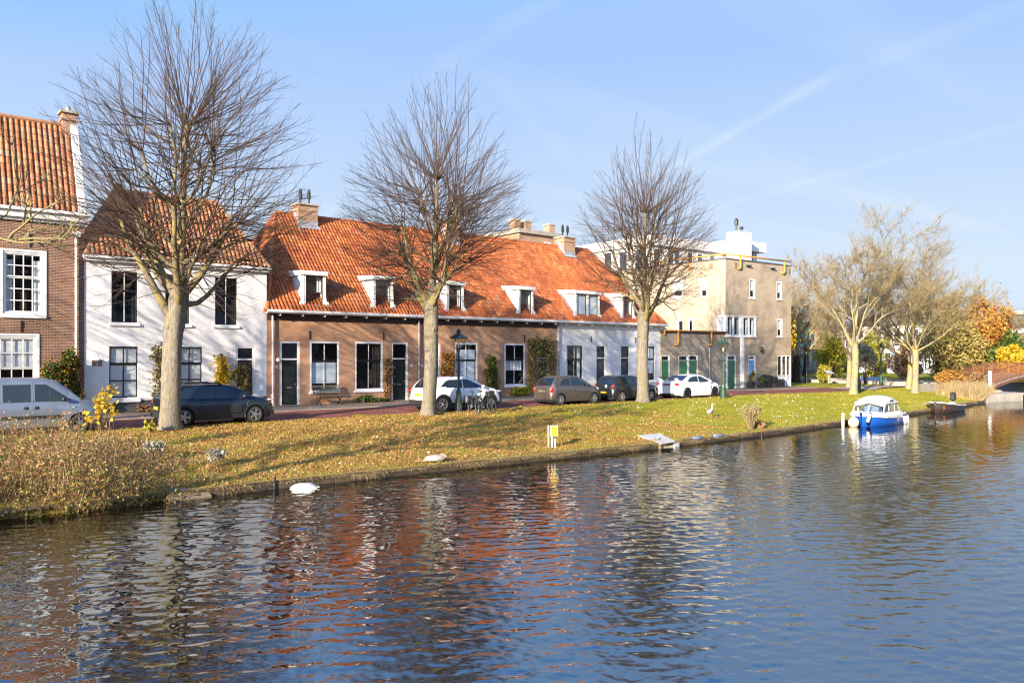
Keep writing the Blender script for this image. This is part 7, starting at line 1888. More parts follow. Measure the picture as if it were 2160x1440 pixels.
def branchy(base, h, trunk_h, spread, label, seed, rb=.2, mats=('bark_lichen', 'twig_tan'), levels=5, fork=3, name="bare_tree", lean=(0, 0), group=None, twig=22, droop=0.0, r_end=.007, updraft=.25, trunkmat=None, leaves=None, ang=(22, 46), nlimb=7, lr=.30):
    """freely branching crown built level by level"""
    rng = np.random.default_rng(seed)
    b0 = np.array(base, float)
    t = thing(name, tuple(base), label, "tree", group)
    T = Tubes(); K = Tubes()
    ln = np.array([lean[0], lean[1], 0.0])
    pts = [b0 + np.array([0, 0, z]) + ln * z + .05 * np.array([math.sin(z + seed), math.cos(z * 1.3), 0]) for z in np.linspace(-.2, trunk_h, 8)]
    K.add(pts, [rb * (1 + .5 * math.exp(-max(0, z) / .3)) * (1 - .16 * z / trunk_h) for z in np.linspace(-.2, trunk_h, 8)], 12, 0)
    K.build("trunk", [M[trunkmat or mats[0]]], t)
    tips = []
    def grow(p, d, L, r, lev):
        m = 5; P = [p]; 
        for j in range(m):
            d = unit(d + rng.normal(0, .13, 3) + np.array([0, 0, updraft * .2 if lev < 3 else updraft * .12 - droop])); P.append(P[-1] + d * L / m)
        r1 = r * (.62 if lev < levels else .4)
        T.add(P, [r + (r1 - r) * j / m for j in range(m + 1)], 7 if lev < 2 else (5 if lev < 3 else 3), 0 if lev < 3 else 1)
        if lev >= levels:
            tips.append(P[-1]); tips.append(P[3]); return
        n_ = fork if lev > 0 else fork + 1
        for k in range(n_):
            u = 1.0 if k == 0 else rng.uniform(.35, .95); j = min(m - 1, int(u * m)); q = P[j] + (P[j + 1] - P[j]) * min(1, u * m - j)
            pr = unit(np.cross(d, rng.normal(0, 1, 3))); a = R(rng.uniform(*ang)) * (0.6 if k == 0 else 1.25)
            d2 = unit(d * math.cos(a) + pr * math.sin(a))
            if d2[2] < -.25: d2[2] *= .3
            grow(q, d2, L * rng.uniform(.62, .86), max(r_end * .8, r1 * rng.uniform(.6, .86)), lev + 1)
        if lev >= 2:
            for k in range(twig):
                u = rng.uniform(.1, 1) * m; j = min(m - 1, int(u)); q = P[j] + (P[j + 1] - P[j]) * (u - j)
                pr = unit(np.cross(d, rng.normal(0, 1, 3))); td = unit(d * rng.uniform(.4, 1) + pr * rng.uniform(.5, 1)); tl = rng.uniform(.25, .7) * L * .6
                e = unit(td + np.array([0, 0, .3 - 2 * droop]) + rng.normal(0, .2, 3))
                T.add([q, q + td * tl * .5, q + td * tl * .5 + e * tl * .5], [r_end, r_end * .85, r_end * .5], 3, 1)
                tips.append(q + td * tl)
    L0 = (h - trunk_h) * .36
    top = pts[-1]
    for k in range(nlimb):
        az = k * 2.4 + seed; el = R(rng.uniform(30, 68)) if k else R(84)
        d = unit(np.array([math.cos(az) * math.cos(el) * spread, math.sin(az) * math.cos(el) * spread, math.sin(el)]))
        grow(top - np.array([0, 0, rng.uniform(0, .8) * (k > 0)]), d, L0 * (1.25 if k == 0 else 1.05), rb * (.5 if k == 0 else lr), 1)
    T.build("crown", [M[mats[0]], M[mats[1]]], t)
    return t, np.array(tips)
LG = "lichened bare trees on the right hand lawn"
branchy((54.0, 27.5, gz(54, 27.5)), 12.6, 4.0, 1.25, "tall lichen yellow bare tree standing above the blue cabin boat", 5, .25, ('bark_lichen', 'twig_tan'), 5, 3, group=LG, r_end=.012)
branchy((61.0, 26.4, gz(61, 26.4)), 11.0, 3.6, 1.45, "yellow barked bare tree, left and nearer of the twin trunks", 8, .24, ('bark_lichen', 'twig_tan'), 5, 3, group=LG, r_end=.012)
branchy((65.2, 28.6, gz(65, 28.6)), 12.0, 3.8, 1.35, "bare tree, right and farther of the twin trunks", 12, .25, ('bark_lichen', 'twig_tan'), 5, 3, group=LG, r_end=.012)
branchy((62.8, 32.4, -.17), 8.0, 3.6, 1.1, "slim bare tree behind the trunk above the blue cabin boat", 15, .2, ('bark_lichen', 'twig_tan'), 4, 3, group=LG, r_end=.012)
branchy((72.0 - 3, 40.8, -.17), 11.5, 2.6, 1.4, "dark trunked tree with spreading lichen limbs on the shaded lawn", 31, .34, ('bark_lichen', 'twig_tan'), 5, 3, r_end=.012, trunkmat='bark_dark')
branchy((68.5, 46.5, -.17), 9.0, 2.6, 1.2, "tangled bare tree close behind the grey block corner", 33, .22, ('bark_lichen', 'twig_tan'), 5, 3, r_end=.012)
branchy((90, 52.0, -.1), 10.5, 2.8, 1.3, "bare tree across the side canal before the terraces", 36, .26, ('bark_dark', 'twig_tan'), 5, 3, r_end=.014)
branchy((98, 44.0, -.1), 10.0, 2.6, 1.4, "bare tree across the side canal beside the glazed house", 38, .26, ('bark_dark', 'twig_tan'), 5, 3, r_end=.014)
branchy((120, 41, -.1), 11.5, 3, 1.4, "brown bare tree crown over the roofs behind the rusty bushes", 41, .28, ('bark_dark', 'twig_tan'), 5, 3, r_end=.018)
branchy((136, 38, -.1), 10.5, 3, 1.5, "dark bare tree in front of the long office block", 43, .28, ('bark_dark', 'twig_dark'), 5, 3, r_end=.02)
branchy((141, 33, -.1), 9.5, 3, 1.5, "bare tree at the far right over the yellow bushes", 44, .28, ('bark_dark', 'twig_tan'), 5, 3, r_end=.02)
# tree outside the left edge whose lichened boughs reach into the picture and whose trunk throws the long shadow
def left_tree():
    rng = np.random.default_rng(77)
    base = np.array([-7.3, 14.6, gz(-7.3, 14.6)])
    t = thing("lichened_tree", tuple(base), "yellow lichened bare tree whose boughs reach in at the left edge", "tree")
    K = Tubes(); P = [base + np.array([.02 * z, .0, z]) for z in np.linspace(-.2, 12.5, 12)]
    K.add(P, [.21 - .013 * k for k in range(12)], 12, 0); K.build("trunk", [M['bark_lichen']], t)
    T = Tubes()
    def grow(p, d, L, r, lev, up):
        m = 6; Q = [p]
        for j in range(m):
            d = unit(d + rng.normal(0, .09 + .04 * lev, 3) + np.array([0, 0, up])); Q.append(Q[-1] + d * L / m)
        T.add(Q, [r * (1 - .5 * j / m) for j in range(m + 1)], 5, 0 if lev < 2 else 1)
        if lev >= 4: return
        for k in range(5 if lev else 5):
            u = rng.uniform(.3, 1) * m; j = min(m - 1, int(u)); q = Q[j] + (Q[j + 1] - Q[j]) * (u - j)
            pr = unit(np.cross(d, rng.normal(0, 1, 3))); a = R(rng.uniform(25, 65)); nd = unit(d * math.cos(a) + pr * math.sin(a)); nd[2] = max(nd[2], -.15); grow(q, nd, L * rng.uniform(.34, .52), r * .58, lev + 1, up * 1.3 + .03)
    for z, el, L, up, daz in ((5.6, 6, 6.4, .0, 4), (6.2, 6, 6.6, .0, 8), (6.9, 2, 6.5, .0, 2), (8.2, 5, 6.0, .0, 6)):
        az = R(4 + daz); d = np.array([math.cos(az) * math.cos(R(el)), math.sin(az) * math.cos(R(el)), math.sin(R(el))])
        grow(base + np.array([.02 * z, 0, z]), d, L, .065, 0, up)
    for k in range(9):
        az = R(90 + k * 28); z = 4.5 + k * .85; d = np.array([math.cos(az) * .8, math.sin(az) * .8, .6]); grow(base + np.array([.02 * z, 0, z]), d, 3.6, .06, 1, .02)
    T.build("crown", [M['bark_lichen'], M['twig_lichen']], t)
left_tree()
# further limes of the row, left of the picture: they shade the brick fronts
lime_tree((-4.5, 29.0, gz(-4.5, 29)), 14.5, 4.2, 4.3, 7.6, (0, 0, 0), "bare lime tree of the row standing beyond the left edge", 51, 260, .30, tb=5)
lime_tree((-17.5, 29.0, gz(-17.5, 29)), 14.5, 4.2, 4.3, 7.6, (0, 0, 0), "bare lime tree of the row, farthest beyond the left edge", 52, 220, .30, tb=5)
# ================================================================= PLANTS, GRASS, LEAVES
def quads(C, size, rng, aspect=1.6, flatness=0.0, sizevar=.5):
    """random little leaf quads at points C"""
    n = len(C); C = np.asarray(C, float)
    N = rng.normal(0, 1, (n, 3)); N[:, 2] = N[:, 2] * (1 - flatness) + flatness * 3
    N /= np.linalg.norm(N, axis=1)[:, None]
    A = np.cross(N, rng.normal(0, 1, (n, 3))); A /= np.linalg.norm(A, axis=1)[:, None] + 1e-9
    B = np.cross(N, A)
    s = (size * (1 - sizevar + 2 * sizevar * rng.random(n)))[:, None] * .5
    a, b = A * s * aspect, B * s
    V = np.stack([C - a, C - b * .9 + a * .1, C + a, C + b * .9 + a * .1], 1).reshape(-1, 3)
    return V, np.arange(4 * n).reshape(n, 4)
def blob_points(blobs, n, rng, shell=.45):
    w = np.array([b[1][0] * b[1][1] * b[1][2] for b in blobs]) ** .75; w /= w.sum()
    k = rng.choice(len(blobs), n, p=w)
    D = rng.normal(0, 1, (n, 3)); D /= np.linalg.norm(D, axis=1)[:, None]
    r = (shell + (1 - shell) * rng.random(n)) ** .7 * (1 + .12 * rng.normal(0, 1, n))
    return np.array([blobs[i][0] for i in k]) + D * r[:, None] * np.array([blobs[i][1] for i in k])
def subblobs(c, r, k, rng, f=.42):
    o = []
    for _ in range(k):
        d = unit(rng.normal(0, 1, 3)); q = rng.uniform(.35, .85)
        o.append(((c[0] + d[0] * r[0] * q, c[1] + d[1] * r[1] * q, c[2] + d[2] * r[2] * q), (r[0] * f * rng.uniform(.7, 1.3), r[1] * f * rng.uniform(.7, 1.3), r[2] * f * rng.uniform(.7, 1.3))))
    return o
def shrub(name, label, c, r, n, size, mat, seed, cat="shrub", stem='bark_dark', sub=14, group=None, ground=None, extra=None, stems=7, f=.42, zmin=None):
    rng = np.random.default_rng(seed)
    g0 = ground if ground is not None else c[2] - r[2]
    t = thing(name, (c[0], c[1], g0), label, cat, group)
    B = subblobs(c, r, sub, rng, f)
    P = blob_points(B, n, rng)
    P = P[P[:, 2] > (g0 + .03 if zmin is None else zmin)]
    V, F = quads(P, size, rng)
    u = np.clip(rng.random(len(F)) * .8 + .1 + .12 * rng.normal(0, 1, len(F)), 0, 1)
    meshfast("foliage", V, F, M[mat], u, t)
    if extra:
        for nm, m2, n2, s2 in extra:
            P = blob_points(B, n2, rng, .85); P = P[P[:, 2] > g0 + .1]; V, F = quads(P, s2, rng, 1.1); meshfast(nm, V, F, M[m2], rng.random(len(F)), t)
    T = Tubes()
    for b in B[:stems]:
        q = np.array(b[0]); p0 = np.array([c[0] + (q[0] - c[0]) * .15, c[1] + (q[1] - c[1]) * .15, g0 - .05]); m_ = (p0 + q) / 2 + rng.normal(0, .08, 3)
        T.add([p0, m_, q], [.03 * max(.3, r[2]), .022 * max(.3, r[2]), .008], 5)
        for _ in range(5): e = q + rng.normal(0, .5, 3) * np.array(b[1]) * 1.6; T.add([q, (q + e) / 2 + rng.normal(0, .03, 3), e], [.010, .007, .003], 3)
    T.build("stem", [M[stem]], t)
    return t
def climber(name, label, a0, a1, z0, z1, n, size, mat, seed, d=.12, cat="climbing plant", shape='col', fac=F0, stem='bark_dark', extra=None):
    rng = np.random.default_rng(seed)
    q = fac.P((a0 + a1) / 2, -.05, -.1)
    t = thing(name, q, label, cat)
    T = Tubes(); P = []
    c = (a0 + a1) / 2
    for s_ in range(7):
        x = c + rng.uniform(-.12, .12) * (a1 - a0); p = np.array([x, -.05]); L = []; e = np.array([rng.uniform(a0, a1), rng.uniform(z0 + (z1 - z0) * .55, z1)])
        for k in range(8):
            w = k / 7; y = p + (e - p) * w + rng.normal(0, .05, 2) * (k > 0); L.append(fac.P(y[0], y[1], -.03 - .05 * rng.random()))
            if y[1] > z0:
                for _ in range(max(1, n // 56)):
                    o = rng.normal(0, .15 * (a1 - a0) + .05, 2); P.append(fac.P(y[0] + o[0], max(z0, y[1] + o[1]), -.02 - d * rng.random()))
        T.add(L, np.linspace(.016, .004, 8), 4)
    for _ in range(n):
        while True:
            x, z = rng.uniform(a0, a1), rng.uniform(z0, z1); w = (z - z0) / (z1 - z0)
            if shape == 'col' and abs(x - c) < (a1 - a0) * .5 * (1 - .45 * w**2) * (.55 + .45 * rng.random()): break
            if shape == 'arch' and (w > .66 or abs(x - c) > (a1 - a0) * .33) and rng.random() < .75: break
            if shape == 'loose' and rng.random() < .4 + .6 * math.sin(x * 9) * math.sin(z * 7): break
        P.append(fac.P(x, z, -.02 - d * rng.random()))
    T.build("stem", [M[stem]], t)
    V, F = quads(np.array(P), size, rng); meshfast("foliage", V, F, M[mat], rng.random(len(F)), t)
    if extra: 
        i = rng.choice(len(P), extra[1]); V, F = quads(np.array(P)[i] + np.array([0, -.04, 0]), extra[2], rng, 1.1); meshfast(extra[3], V, F, M[extra[0]], rng.random(len(F)), t)
    return t
shrub("berry_bush", "dark green bush covered in orange berries against the brown brick house", (6.62, 36.25, 1.38), (.82, .42, 1.15), 5200, .075, 'leaf_green', 2, "bush", ground=-.02, extra=[("berries", 'berry', 1500, .055), ("yellow_leaves", 'leaf_lime', 500, .07)])
climber("climbing_shrub", "tall sparse grey green shrub trained on a trellis by the white house window", 10.15, 11.05, .3, 3.0, 520, .085, 'leaf_olive', 3, .25, shape='loose')
climber("yellow_shrub", "yellow leaved wall shrub left of the white house door", 12.75, 13.6, 1.0, 2.35, 620, .08, 'leaf_yellow', 4, .3, shape='col')
climber("wall_shrub", "thin brown green shrub beside the white house door", 13.7, 14.35, .4, 2.0, 330, .08, 'leaf_olive', 6, .25, shape='loose')
climber("red_creeper", "reddish brown creeper left of the second black door", 21.76, 22.2, .1, 2.3, 620, .07, 'weed', 7, .10, shape='loose')
climber("rust_climber", "rust coloured climber on the wall left of the lamp", 25.45, 26.3, 1.1, 2.55, 560, .075, 'leaf_orange', 8, .16, shape='loose')
climber("column_climber", "upright green column of climber between two windows of the middle house", 28.65, 29.4, .25, 2.35, 900, .085, 'leaf_green', 9, .26, shape='col', extra=('leaf_lime', 420, .08, 'yellow_leaves'))
climber("door_vine", "loose dark vine arching over the dark door beside the white wall", 31.75, 34.0, .15, 3.45, 1150, .085, 'leaf_olive', 10, .28, shape='arch', extra=('leaf_green', 500, .08, 'green_leaves'))
shrub("low_plant", "low green plants with pale flowers at the wall foot left of the second black door", (20.75, 36.4, .12), (.95, .28, .24), 900, .08, 'leaf_green', 11, "plant", ground=0, extra=[("flowers", 'flower', 14, .07)], stems=3)
shrub("low_plant", "bright yellow green plant at the wall foot before the middle house", (30.9, 36.35, .25), (.8, .32, .38), 1000, .10, 'leaf_lime', 12, "plant", ground=0, stems=4)
shrub("low_plant", "low reddish plant at the white house plinth behind the dark crossover", (9.95, 36.5, .12), (.55, .2, .22), 420, .08, 'weed', 13, "plant", ground=0, stems=3)
for (t, q), rr, n, mt, seed in ((POTS[0], (.30, .30, .40), 1300, 'leaf_olive', 14), (POTS[1], (.25, .25, .34), 900, 'leaf_green', 15)):
    rng = np.random.default_rng(seed); zc = q[2] + (.98 if seed == 14 else .62)
    P = blob_points(subblobs((q[0], q[1], zc), rr, 12, rng, .5), n, rng); V, F = quads(P, .05, rng); meshfast("foliage", V, F, M[mt], rng.random(len(F)), t)
    T = Tubes(); T.add([(q[0], q[1], q[2] + .4), (q[0] + .01, q[1], zc)], [.025, .02], 6); T.build("stem", [M['bark_dark']], t)

# pale vase shaped shrub on the bank
def stems_plant(name, label, p, h, n, spread, mat, leafm, nleaf, lsize, seed, cat="shrub", rs=.008, curve=.1, tiers=2, group=None):
    rng = np.random.default_rng(seed); p = np.array(p, float)
    t = thing(name, tuple(p), label, cat, group); T = Tubes(); L = []
    for _ in range(n):
        a = rng.uniform(0, 6.28); s_ = spread * math.sqrt(rng.random()); hh = h * rng.uniform(.65, 1.05)
        e = p + np.array([math.cos(a) * s_, math.sin(a) * s_, hh]); b = p + np.array([math.cos(a), math.sin(a), 0]) * s_ * .18
        m_ = b + (e - b) * .55 - np.array([math.cos(a), math.sin(a), 0]) * s_ * curve + rng.normal(0, .02, 3)
        T.add([b - np.array([0, 0, .05]), m_, e], [rs, rs * .8, rs * .4], 4)
        for _ in range(tiers):
            w = rng.uniform(.4, .95); q = m_ + (e - m_) * w; f_ = q + unit((e - m_) + rng.normal(0, .5, 3) * h) * h * rng.uniform(.12, .28); T.add([q, f_], [rs * .6, rs * .3], 3); L += [f_, q + (f_ - q) * .5]
        L += [e, m_ + (e - m_) * rng.uniform(.5, 1)]
    T.build("stem", [M[mat]], t)
    if nleaf:
        L = np.array(L); i = rng.choice(len(L), nleaf); V, F = quads(L[i] + rng.normal(0, lsize * .7, (nleaf, 3)), lsize, rng); meshfast("foliage", V, F, M[leafm], rng.random(len(F)), t)
    return t
stems_plant("dry_shrub", "pale dry vase shaped shrub on the bank edge right of the duck house", (29.75, 19.72, gz(29.75, 19.72)), 1.0, 60, .46, 'twig_tan', 'grass_dry', 420, .05, 21, rs=.009)
shrub("dark_tuft", "small dark tuft of grass right behind the pale dry shrub", (30.5, 19.8, gz(30.5, 19.8) + .12), (.25, .22, .22), 400, .08, 'weed', 22, "plant", stems=2)
stems_plant("yellow_sapling", "young sapling with bright yellow leaves before the silver van's nose", (5.63, 25.0, gz(5.63, 25.0)), 2.1, 6, .42, 'twig_tan', 'leaf_yellow', 210, .085, 23, "sapling", rs=.013, curve=-.05, tiers=5)
stems_plant("dead_stalk", "tall dead forked stalk left of the yellow sapling", (4.6, 24.8, gz(4.6, 24.8)), 1.35, 3, .22, 'twig_tan', 'reed', 40, .05, 24, "plant", rs=.012)
stems_plant("green_seedling", "tiny bright green seedling left of the largest tree trunk", (7.75, 28.3, gz(7.75, 28.3)), .34, 9, .16, 'twig_tan', 'leaf_lime', 80, .085, 25, "plant", rs=.006)
k = 0
for (u, v, h, s_, lab) in [(6.4, 23.1, .5, .26, "pale herb clump on the leafy slope, left and farther of the two"), (7.7, 21.9, .4, .26, "whitish herb clump low on the slope right of the dry weeds, nearer of the two"), ]:
    stems_plant("herb_clump", lab, (u, v, gz(u, v)), h, 40, s_, 'twig_tan', 'leaf_grey', 260, .055, 26 + k, "plant", rs=.006); k += 1

# dry weed thicket covering the left end of the bank (uncountable)
rng = np.random.default_rng(90)
T = Tubes(); C = []; CG = []
def dens(u, v):
    return max(0, 1 - max(0, (u - 3.6) / 4.6)) * (1 if v < 25.5 else max(0, 1 - (v - 25.5) / 1.6))
CL = [(rng.uniform(-4, 7.6), rng.random()**1.1 * 6.6, rng.uniform(.35, .95), rng.uniform(.35, 1.25)) for _ in range(64)]
CL += [(rng.uniform(1.6, 4.6), rng.uniform(1.2, 6.2), rng.uniform(.4, .8), rng.uniform(1.1, 1.5)) for _ in range(8)]
def clump(u, v):
    q = v - bank(u); best = 0; hh = .3
    for a, b, r_, h_ in CL:
        w = math.exp(-((u - a)**2 + (q - b)**2) / (r_ * r_))
        if w > best: best, hh = w, h_
    return best, hh
n_ = 0
while n_ < 3400:
    u = rng.uniform(-5, 8.6); v = bank(u) - .25 + rng.random()**1.25 * 7.2
    if rng.random() > dens(u, v) or v < bank(u) - .3: continue
    cl, ch = clump(u, v)
    if rng.random() > .12 + cl: continue
    n_ += 1
    h = (.22 + .85 * rng.random()) * ch * (.45 + .6 * cl) * (1.0 if u < 4.5 else max(.35, 1 - (u - 4.5) * .2))
    z = gz(u, max(v, bank(u))) ; b = np.array([u, v, z - .03 - (.25 if v < bank(u) else 0)])
    lean = rng.normal(0, .28, 2) - np.array([0, .28 if v < bank(u) + .7 else 0])
    e = b + np.array([lean[0] * h, lean[1] * h - (.15 if v < bank(u) + .3 else 0), h]); m_ = (b + e) / 2 + rng.normal(0, .04, 3)
    T.add([b, m_, e], [.0075, .006, .003], 3, 0)
    for _ in range(int(7 + h * 16)):
        w = rng.random()**.7; q = b + (e - b) * w + rng.normal(0, .055 + .06 * cl, 3); (CG if rng.random() < .22 * (1.4 if v < bank(u) + 1.2 else .6) else C).append(q)
V, F = quads(np.array(C), .036, rng, 2.0); V2, F2 = quads(np.array(CG), .045, rng, 1.8)
BV, BF = [], []
while len(BV) < 9000 * 3:
    u = rng.uniform(-4, 8.8); v = bank(u) - .25 + rng.random()**1.15 * 7.0
    if rng.random() > dens(u, v) or v < bank(u) - .3: continue
    cl, ch = clump(u, v)
    if rng.random() > .15 + cl: continue
    h = (.25 + .75 * rng.random()**1.3) * ch * (.4 + .6 * cl) * (1.0 if u < 4.5 else max(.35, 1 - (u - 4.5) * .2)); z = gz(u, max(v, bank(u))) - (.2 if v < bank(u) else 0)
    a = rng.uniform(0, 6.28); w = rng.uniform(.006, .013); l = rng.normal(0, .33, 2) * h; dn = -.5 * h if v < bank(u) + .25 and rng.random() < .5 else 0
    if dn: l[1] = -abs(l[1]) - .15
    BV += [(u - w * math.cos(a), v - w * math.sin(a), z), (u + w * math.cos(a), v + w * math.sin(a), z), (u + l[0], v + l[1], z + h + dn * 2)]
    BF.append((len(BV) - 3, len(BV) - 2, len(BV) - 1))
tag(meshfast("dry_stems", BV, BF, M['weedmix'], rng.random(len(BF))), "straw coloured dead stems standing in the weed tangle", "weeds", kind='stuff')
tag(meshfast("dry_weeds", V, F, M['weed'], rng.random(len(F))), "tangle of rusty dry weeds covering the left end of the bank", "weeds", kind='stuff')
tag(meshfast("green_weeds", V2, F2, M['weedgreen'], rng.random(len(F2))), "yellow green weeds growing through the dry tangle", "weeds", kind='stuff')
for _ in range(70):
    u = rng.uniform(1.6, 5.2); v = rng.uniform(20.5, 26.5); z = gz(u, v); h = rng.uniform(.9, 1.9); T.add([(u, v, z), (u + rng.normal(0, .05), v, z + h * .5), (u + rng.normal(0, .09), v + rng.normal(0, .08), z + h)], [.007, .006, .003], 3)
tag(T.build("weed_stalks", [M['twig_tan']]), "thin upright stalks in the weed tangle", "weeds", kind='stuff')

# grass on the bank, long dry fringe over the timber edge
rng = np.random.default_rng(91)
def blades(n, ufn, hfn, width, rng, droop=None):
    V = np.zeros((n, 3, 3)); keep = 0
    while keep < n:
        u, v = ufn(rng)
        z = gz(u, v); h = hfn(rng, u, v); a = rng.uniform(0, 6.28); l = rng.normal(0, .45, 2) * h
        if droop is not None: l = l * .5 + np.array([0, -droop * rng.uniform(.5, 1.3)]) * h
        w = width * rng.uniform(.7, 1.3)
        V[keep, 0] = (u - w * math.cos(a), v - w * math.sin(a), z - .01); V[keep, 1] = (u + w * math.cos(a), v + w * math.sin(a), z - .01)
        V[keep, 2] = (u + l[0], v + l[1], z + h * (rng.uniform(-.95, .45) if droop is not None else 1)); keep += 1
    return V.reshape(-1, 3), np.arange(3 * n).reshape(n, 3)
def onbank(r, lo=1.0, hi=66):
    # denser where the bank is nearest
    u = lo + (hi - lo) * r.random()**1.35; b = bank(u); return u, b + (ROAD0 + .05 - b) * r.random()
def hgrass(r, u, v): return .035 + .05 * r.random() + (.05 if v > ROAD0 - .5 else 0)
V, F = blades(105000, onbank, hgrass, .010, rng)
gu = np.clip(rng.random(len(F)) * .75 + .25 * np.sin(V[::3, 0] * .8) * np.sin(V[::3, 1] * 1.3) + .08 + .16 * (V[::3, 0] < 24), 0, 1)
tag(meshfast("grass", V, F, M['grass'], gu), "short yellow green grass on the canal bank", "grass", kind='stuff')
def fringe(r):
    u = .8 + 62 * r.random()**1.2; return u, bank(u) - .10 + .55 * r.random()**2.0
def hf(r, u, v): 
    k = .5 + .5 * math.sin(u * 2.7) * math.sin(u * .9 + 1); return (.08 + .24 * r.random() * k) * (1 if 10 < u < 28 else .75)
V, F = blades(60000, fringe, hf, .009, rng, droop=1.2)
tag(meshfast("dry_grass", V, F, M['grass_dry'], rng.random(len(F))), "long dry grass hanging over the bank edging", "grass", kind='stuff')
# fallen leaves
P = []
while len(P) < 76000:
    u = 3 + 41 * rng.random()**.95; b = bank(u); v = b + .1 + (ROAD0 + .35 - b) * rng.random()
    k = .5 + .32 * math.sin(u * 1.1 + math.sin(v * .9) * 1.5) * math.sin(v * 1.25 - u * .35) + .25 * math.sin(u * 3.1 + v * 2.2)
    k += .62 * math.exp(-((u - 14) / 9)**2) + .25 * math.exp(-((u - 24) / 6)**2) * (v < 26) - .7 * smooth01(27, 36, u) - .25
    for tx in (8.5, 19.0, 34.3): k += .55 * math.exp(-((u - tx - .8) / 1.6)**2 - ((v - 28.6) / 1.3)**2)
    if rng.random() < max(0, k) ** 1.8 * 1.7: P.append((u, v, gz(u, v) + (.012 if v < ROAD0 else .012) + .035 * rng.random() * (v < ROAD0)))
V, F = quads(np.array(P), .038, rng, 1.4, flatness=.5, sizevar=.5)
tag(meshfast("fallen_leaves", V, F, M['leaf_fallen'], rng.random(len(F))), "brown fallen leaves littered over the grass bank", "leaves", kind='stuff')
P = []
for _ in range(700):
    a, b = (rng.uniform(7, 45), rng.uniform(33.55, 34.6)) if rng.random() < .35 else (rng.uniform(7, 44), rng.uniform(36.0, 36.75))
    P.append((a, b, -.008 - dip(a)))
for _ in range(260): u = rng.uniform(8, 44); P.append((u, rng.uniform(29.4, 33.3), gz(u, 31) + .03))
V, F = quads(np.array(P), .07, rng, 1.25, flatness=.8); tag(meshfast("gutter_leaves", V, F, M['leaf_fallen'], rng.random(len(F))), "loose brown leaves along the pavement and the house fronts", "leaves", kind='stuff')
# pale specks: feathers and daisies on the lawn
P = []
for _ in range(430):
    u = rng.uniform(9, 48) if rng.random() < .25 else rng.uniform(24, 48); b = bank(u); v = b + .4 + (ROAD0 - b - .4) * rng.random(); P.append((u, v, gz(u, v) + .05))
V, F = quads(np.array(P), .06, rng, 1.3, flatness=.6, sizevar=.5); tag(meshfast("white_litter", V, F, M['litter'], rng.random(len(F))), "white feathers and scraps scattered over the lawn", "litter", kind='stuff')

# ------------------------------------------------ right hand vegetation
shrub("golden_tree", "golden weeping tree at the corner of the grey block", (83.5, 51.0, 4.6), (2.3, 2.0, 3.6), 6500, .24, 'leaf_yellow', 40, "tree", ground=-.2, sub=22, stems=10)
shrub("golden_tree", "golden tree of dense drooping leaves, second past the grey block corner", (82.0, 52.6, 5.8), (2.2, 2, 2.4), 3200, .24, 'leaf_orange', 39, "tree", ground=-.2, sub=18, stems=8)
shrub("broad_bush", "big olive and rusty bush mass on the far bank left of the footbridge", (84.3, 33.2, 2.9), (4.2, 2.8, 3.5), 11500, .20, 'leaf_olive', 41, "bush", ground=-.1, sub=30, stems=22)
shrub("autumn_tree", "tall rusty gold tree rising behind the big olive bush", (92.0, 33.0, 4.9), (3.6, 2.8, 3.3), 8600, .23, 'leaf_orange', 42, "tree", ground=-.1, sub=26, stems=14, zmin=1.4)
shrub("autumn_tree", "small brown topped tree at the upper left of the rusty gold tree", (88.5, 35.2, 6.2), (1.9, 1.7, 2.4), 2600, .18, 'leaf_olive', 43, "tree", ground=-.1, sub=14, stems=10, zmin=2.0)
shrub("round_evergreen", "rounded dark green evergreen right of the rusty gold tree", (91.5, 30.6, 2.9), (1.8, 1.7, 1.8), 4200, .20, 'leaf_green', 44, "tree", ground=-.1, sub=20)
shrub("yellow_bush", "bright yellow bush just beyond the footbridge railing", (86.5, 28.4, 1.6), (2.4, 1.5, 1.5), 4600, .18, 'leaf_yellow', 45, "bush", ground=-.1, sub=20)
shrub("yellow_bush", "larger amber yellow bush at the far right beyond the footbridge", (95.0, 26.2, 2.2), (4.0, 2.2, 2.3), 6500, .22, 'leaf_yellow', 46, "bush", ground=-.1, sub=26)
shrub("rusty_shrub", "low rusty orange shrub at the foot of the twin trunks' lawn", (67.0, 26.3, .45), (1.7, 1.0, .85), 3600, .12, 'leaf_orange', 47, "shrub", ground=-.4, sub=18)
shrub("rusty_shrub", "low brown shrub hugging the quay wall by the bridge end", (69.6, 25.3, .25), (1.1, .9, .8), 2200, .11, 'weed', 48, "shrub", ground=-.4, sub=14)
shrub("grey_shrub", "twiggy grey brown shrub left of the big olive bush", (82.5, 36.4, 1.6), (2.0, 1.6, 1.9), 2600, .13, 'weed', 49, "shrub", ground=-.2, sub=16, stems=14)
shrub("ivy_bush", "bright green bush behind the green lamp by the path", (84.0, 40.6, 2.2), (1.9, 1.6, 2.5), 3600, .15, 'leaf_lime', 50, "bush", ground=-.2, sub=16)
shrub("ivy_bush", "dark green tall bush behind the trunk above the cabin boat", (82.6, 44.8, 2.4), (1.8, 1.6, 2.8), 3400, .16, 'leaf_lime', 51, "bush", ground=-.2, sub=16)
shrub("ivy_bush", "dark evergreen column before the glazed white house", (99.5, 39.5, 3.6), (1.5, 1.5, 3.8), 3600, .2, 'leaf_green', 52, "bush", ground=-.1, sub=18)
shrub("brown_shrub", "brown tangled shrub on the shaded lawn right of the dark trunk", (68.8, 42.8, 1.0), (1.8, 1.3, 1.3), 3400, .14, 'weed', 53, "shrub", ground=-.2, sub=16, stems=12)
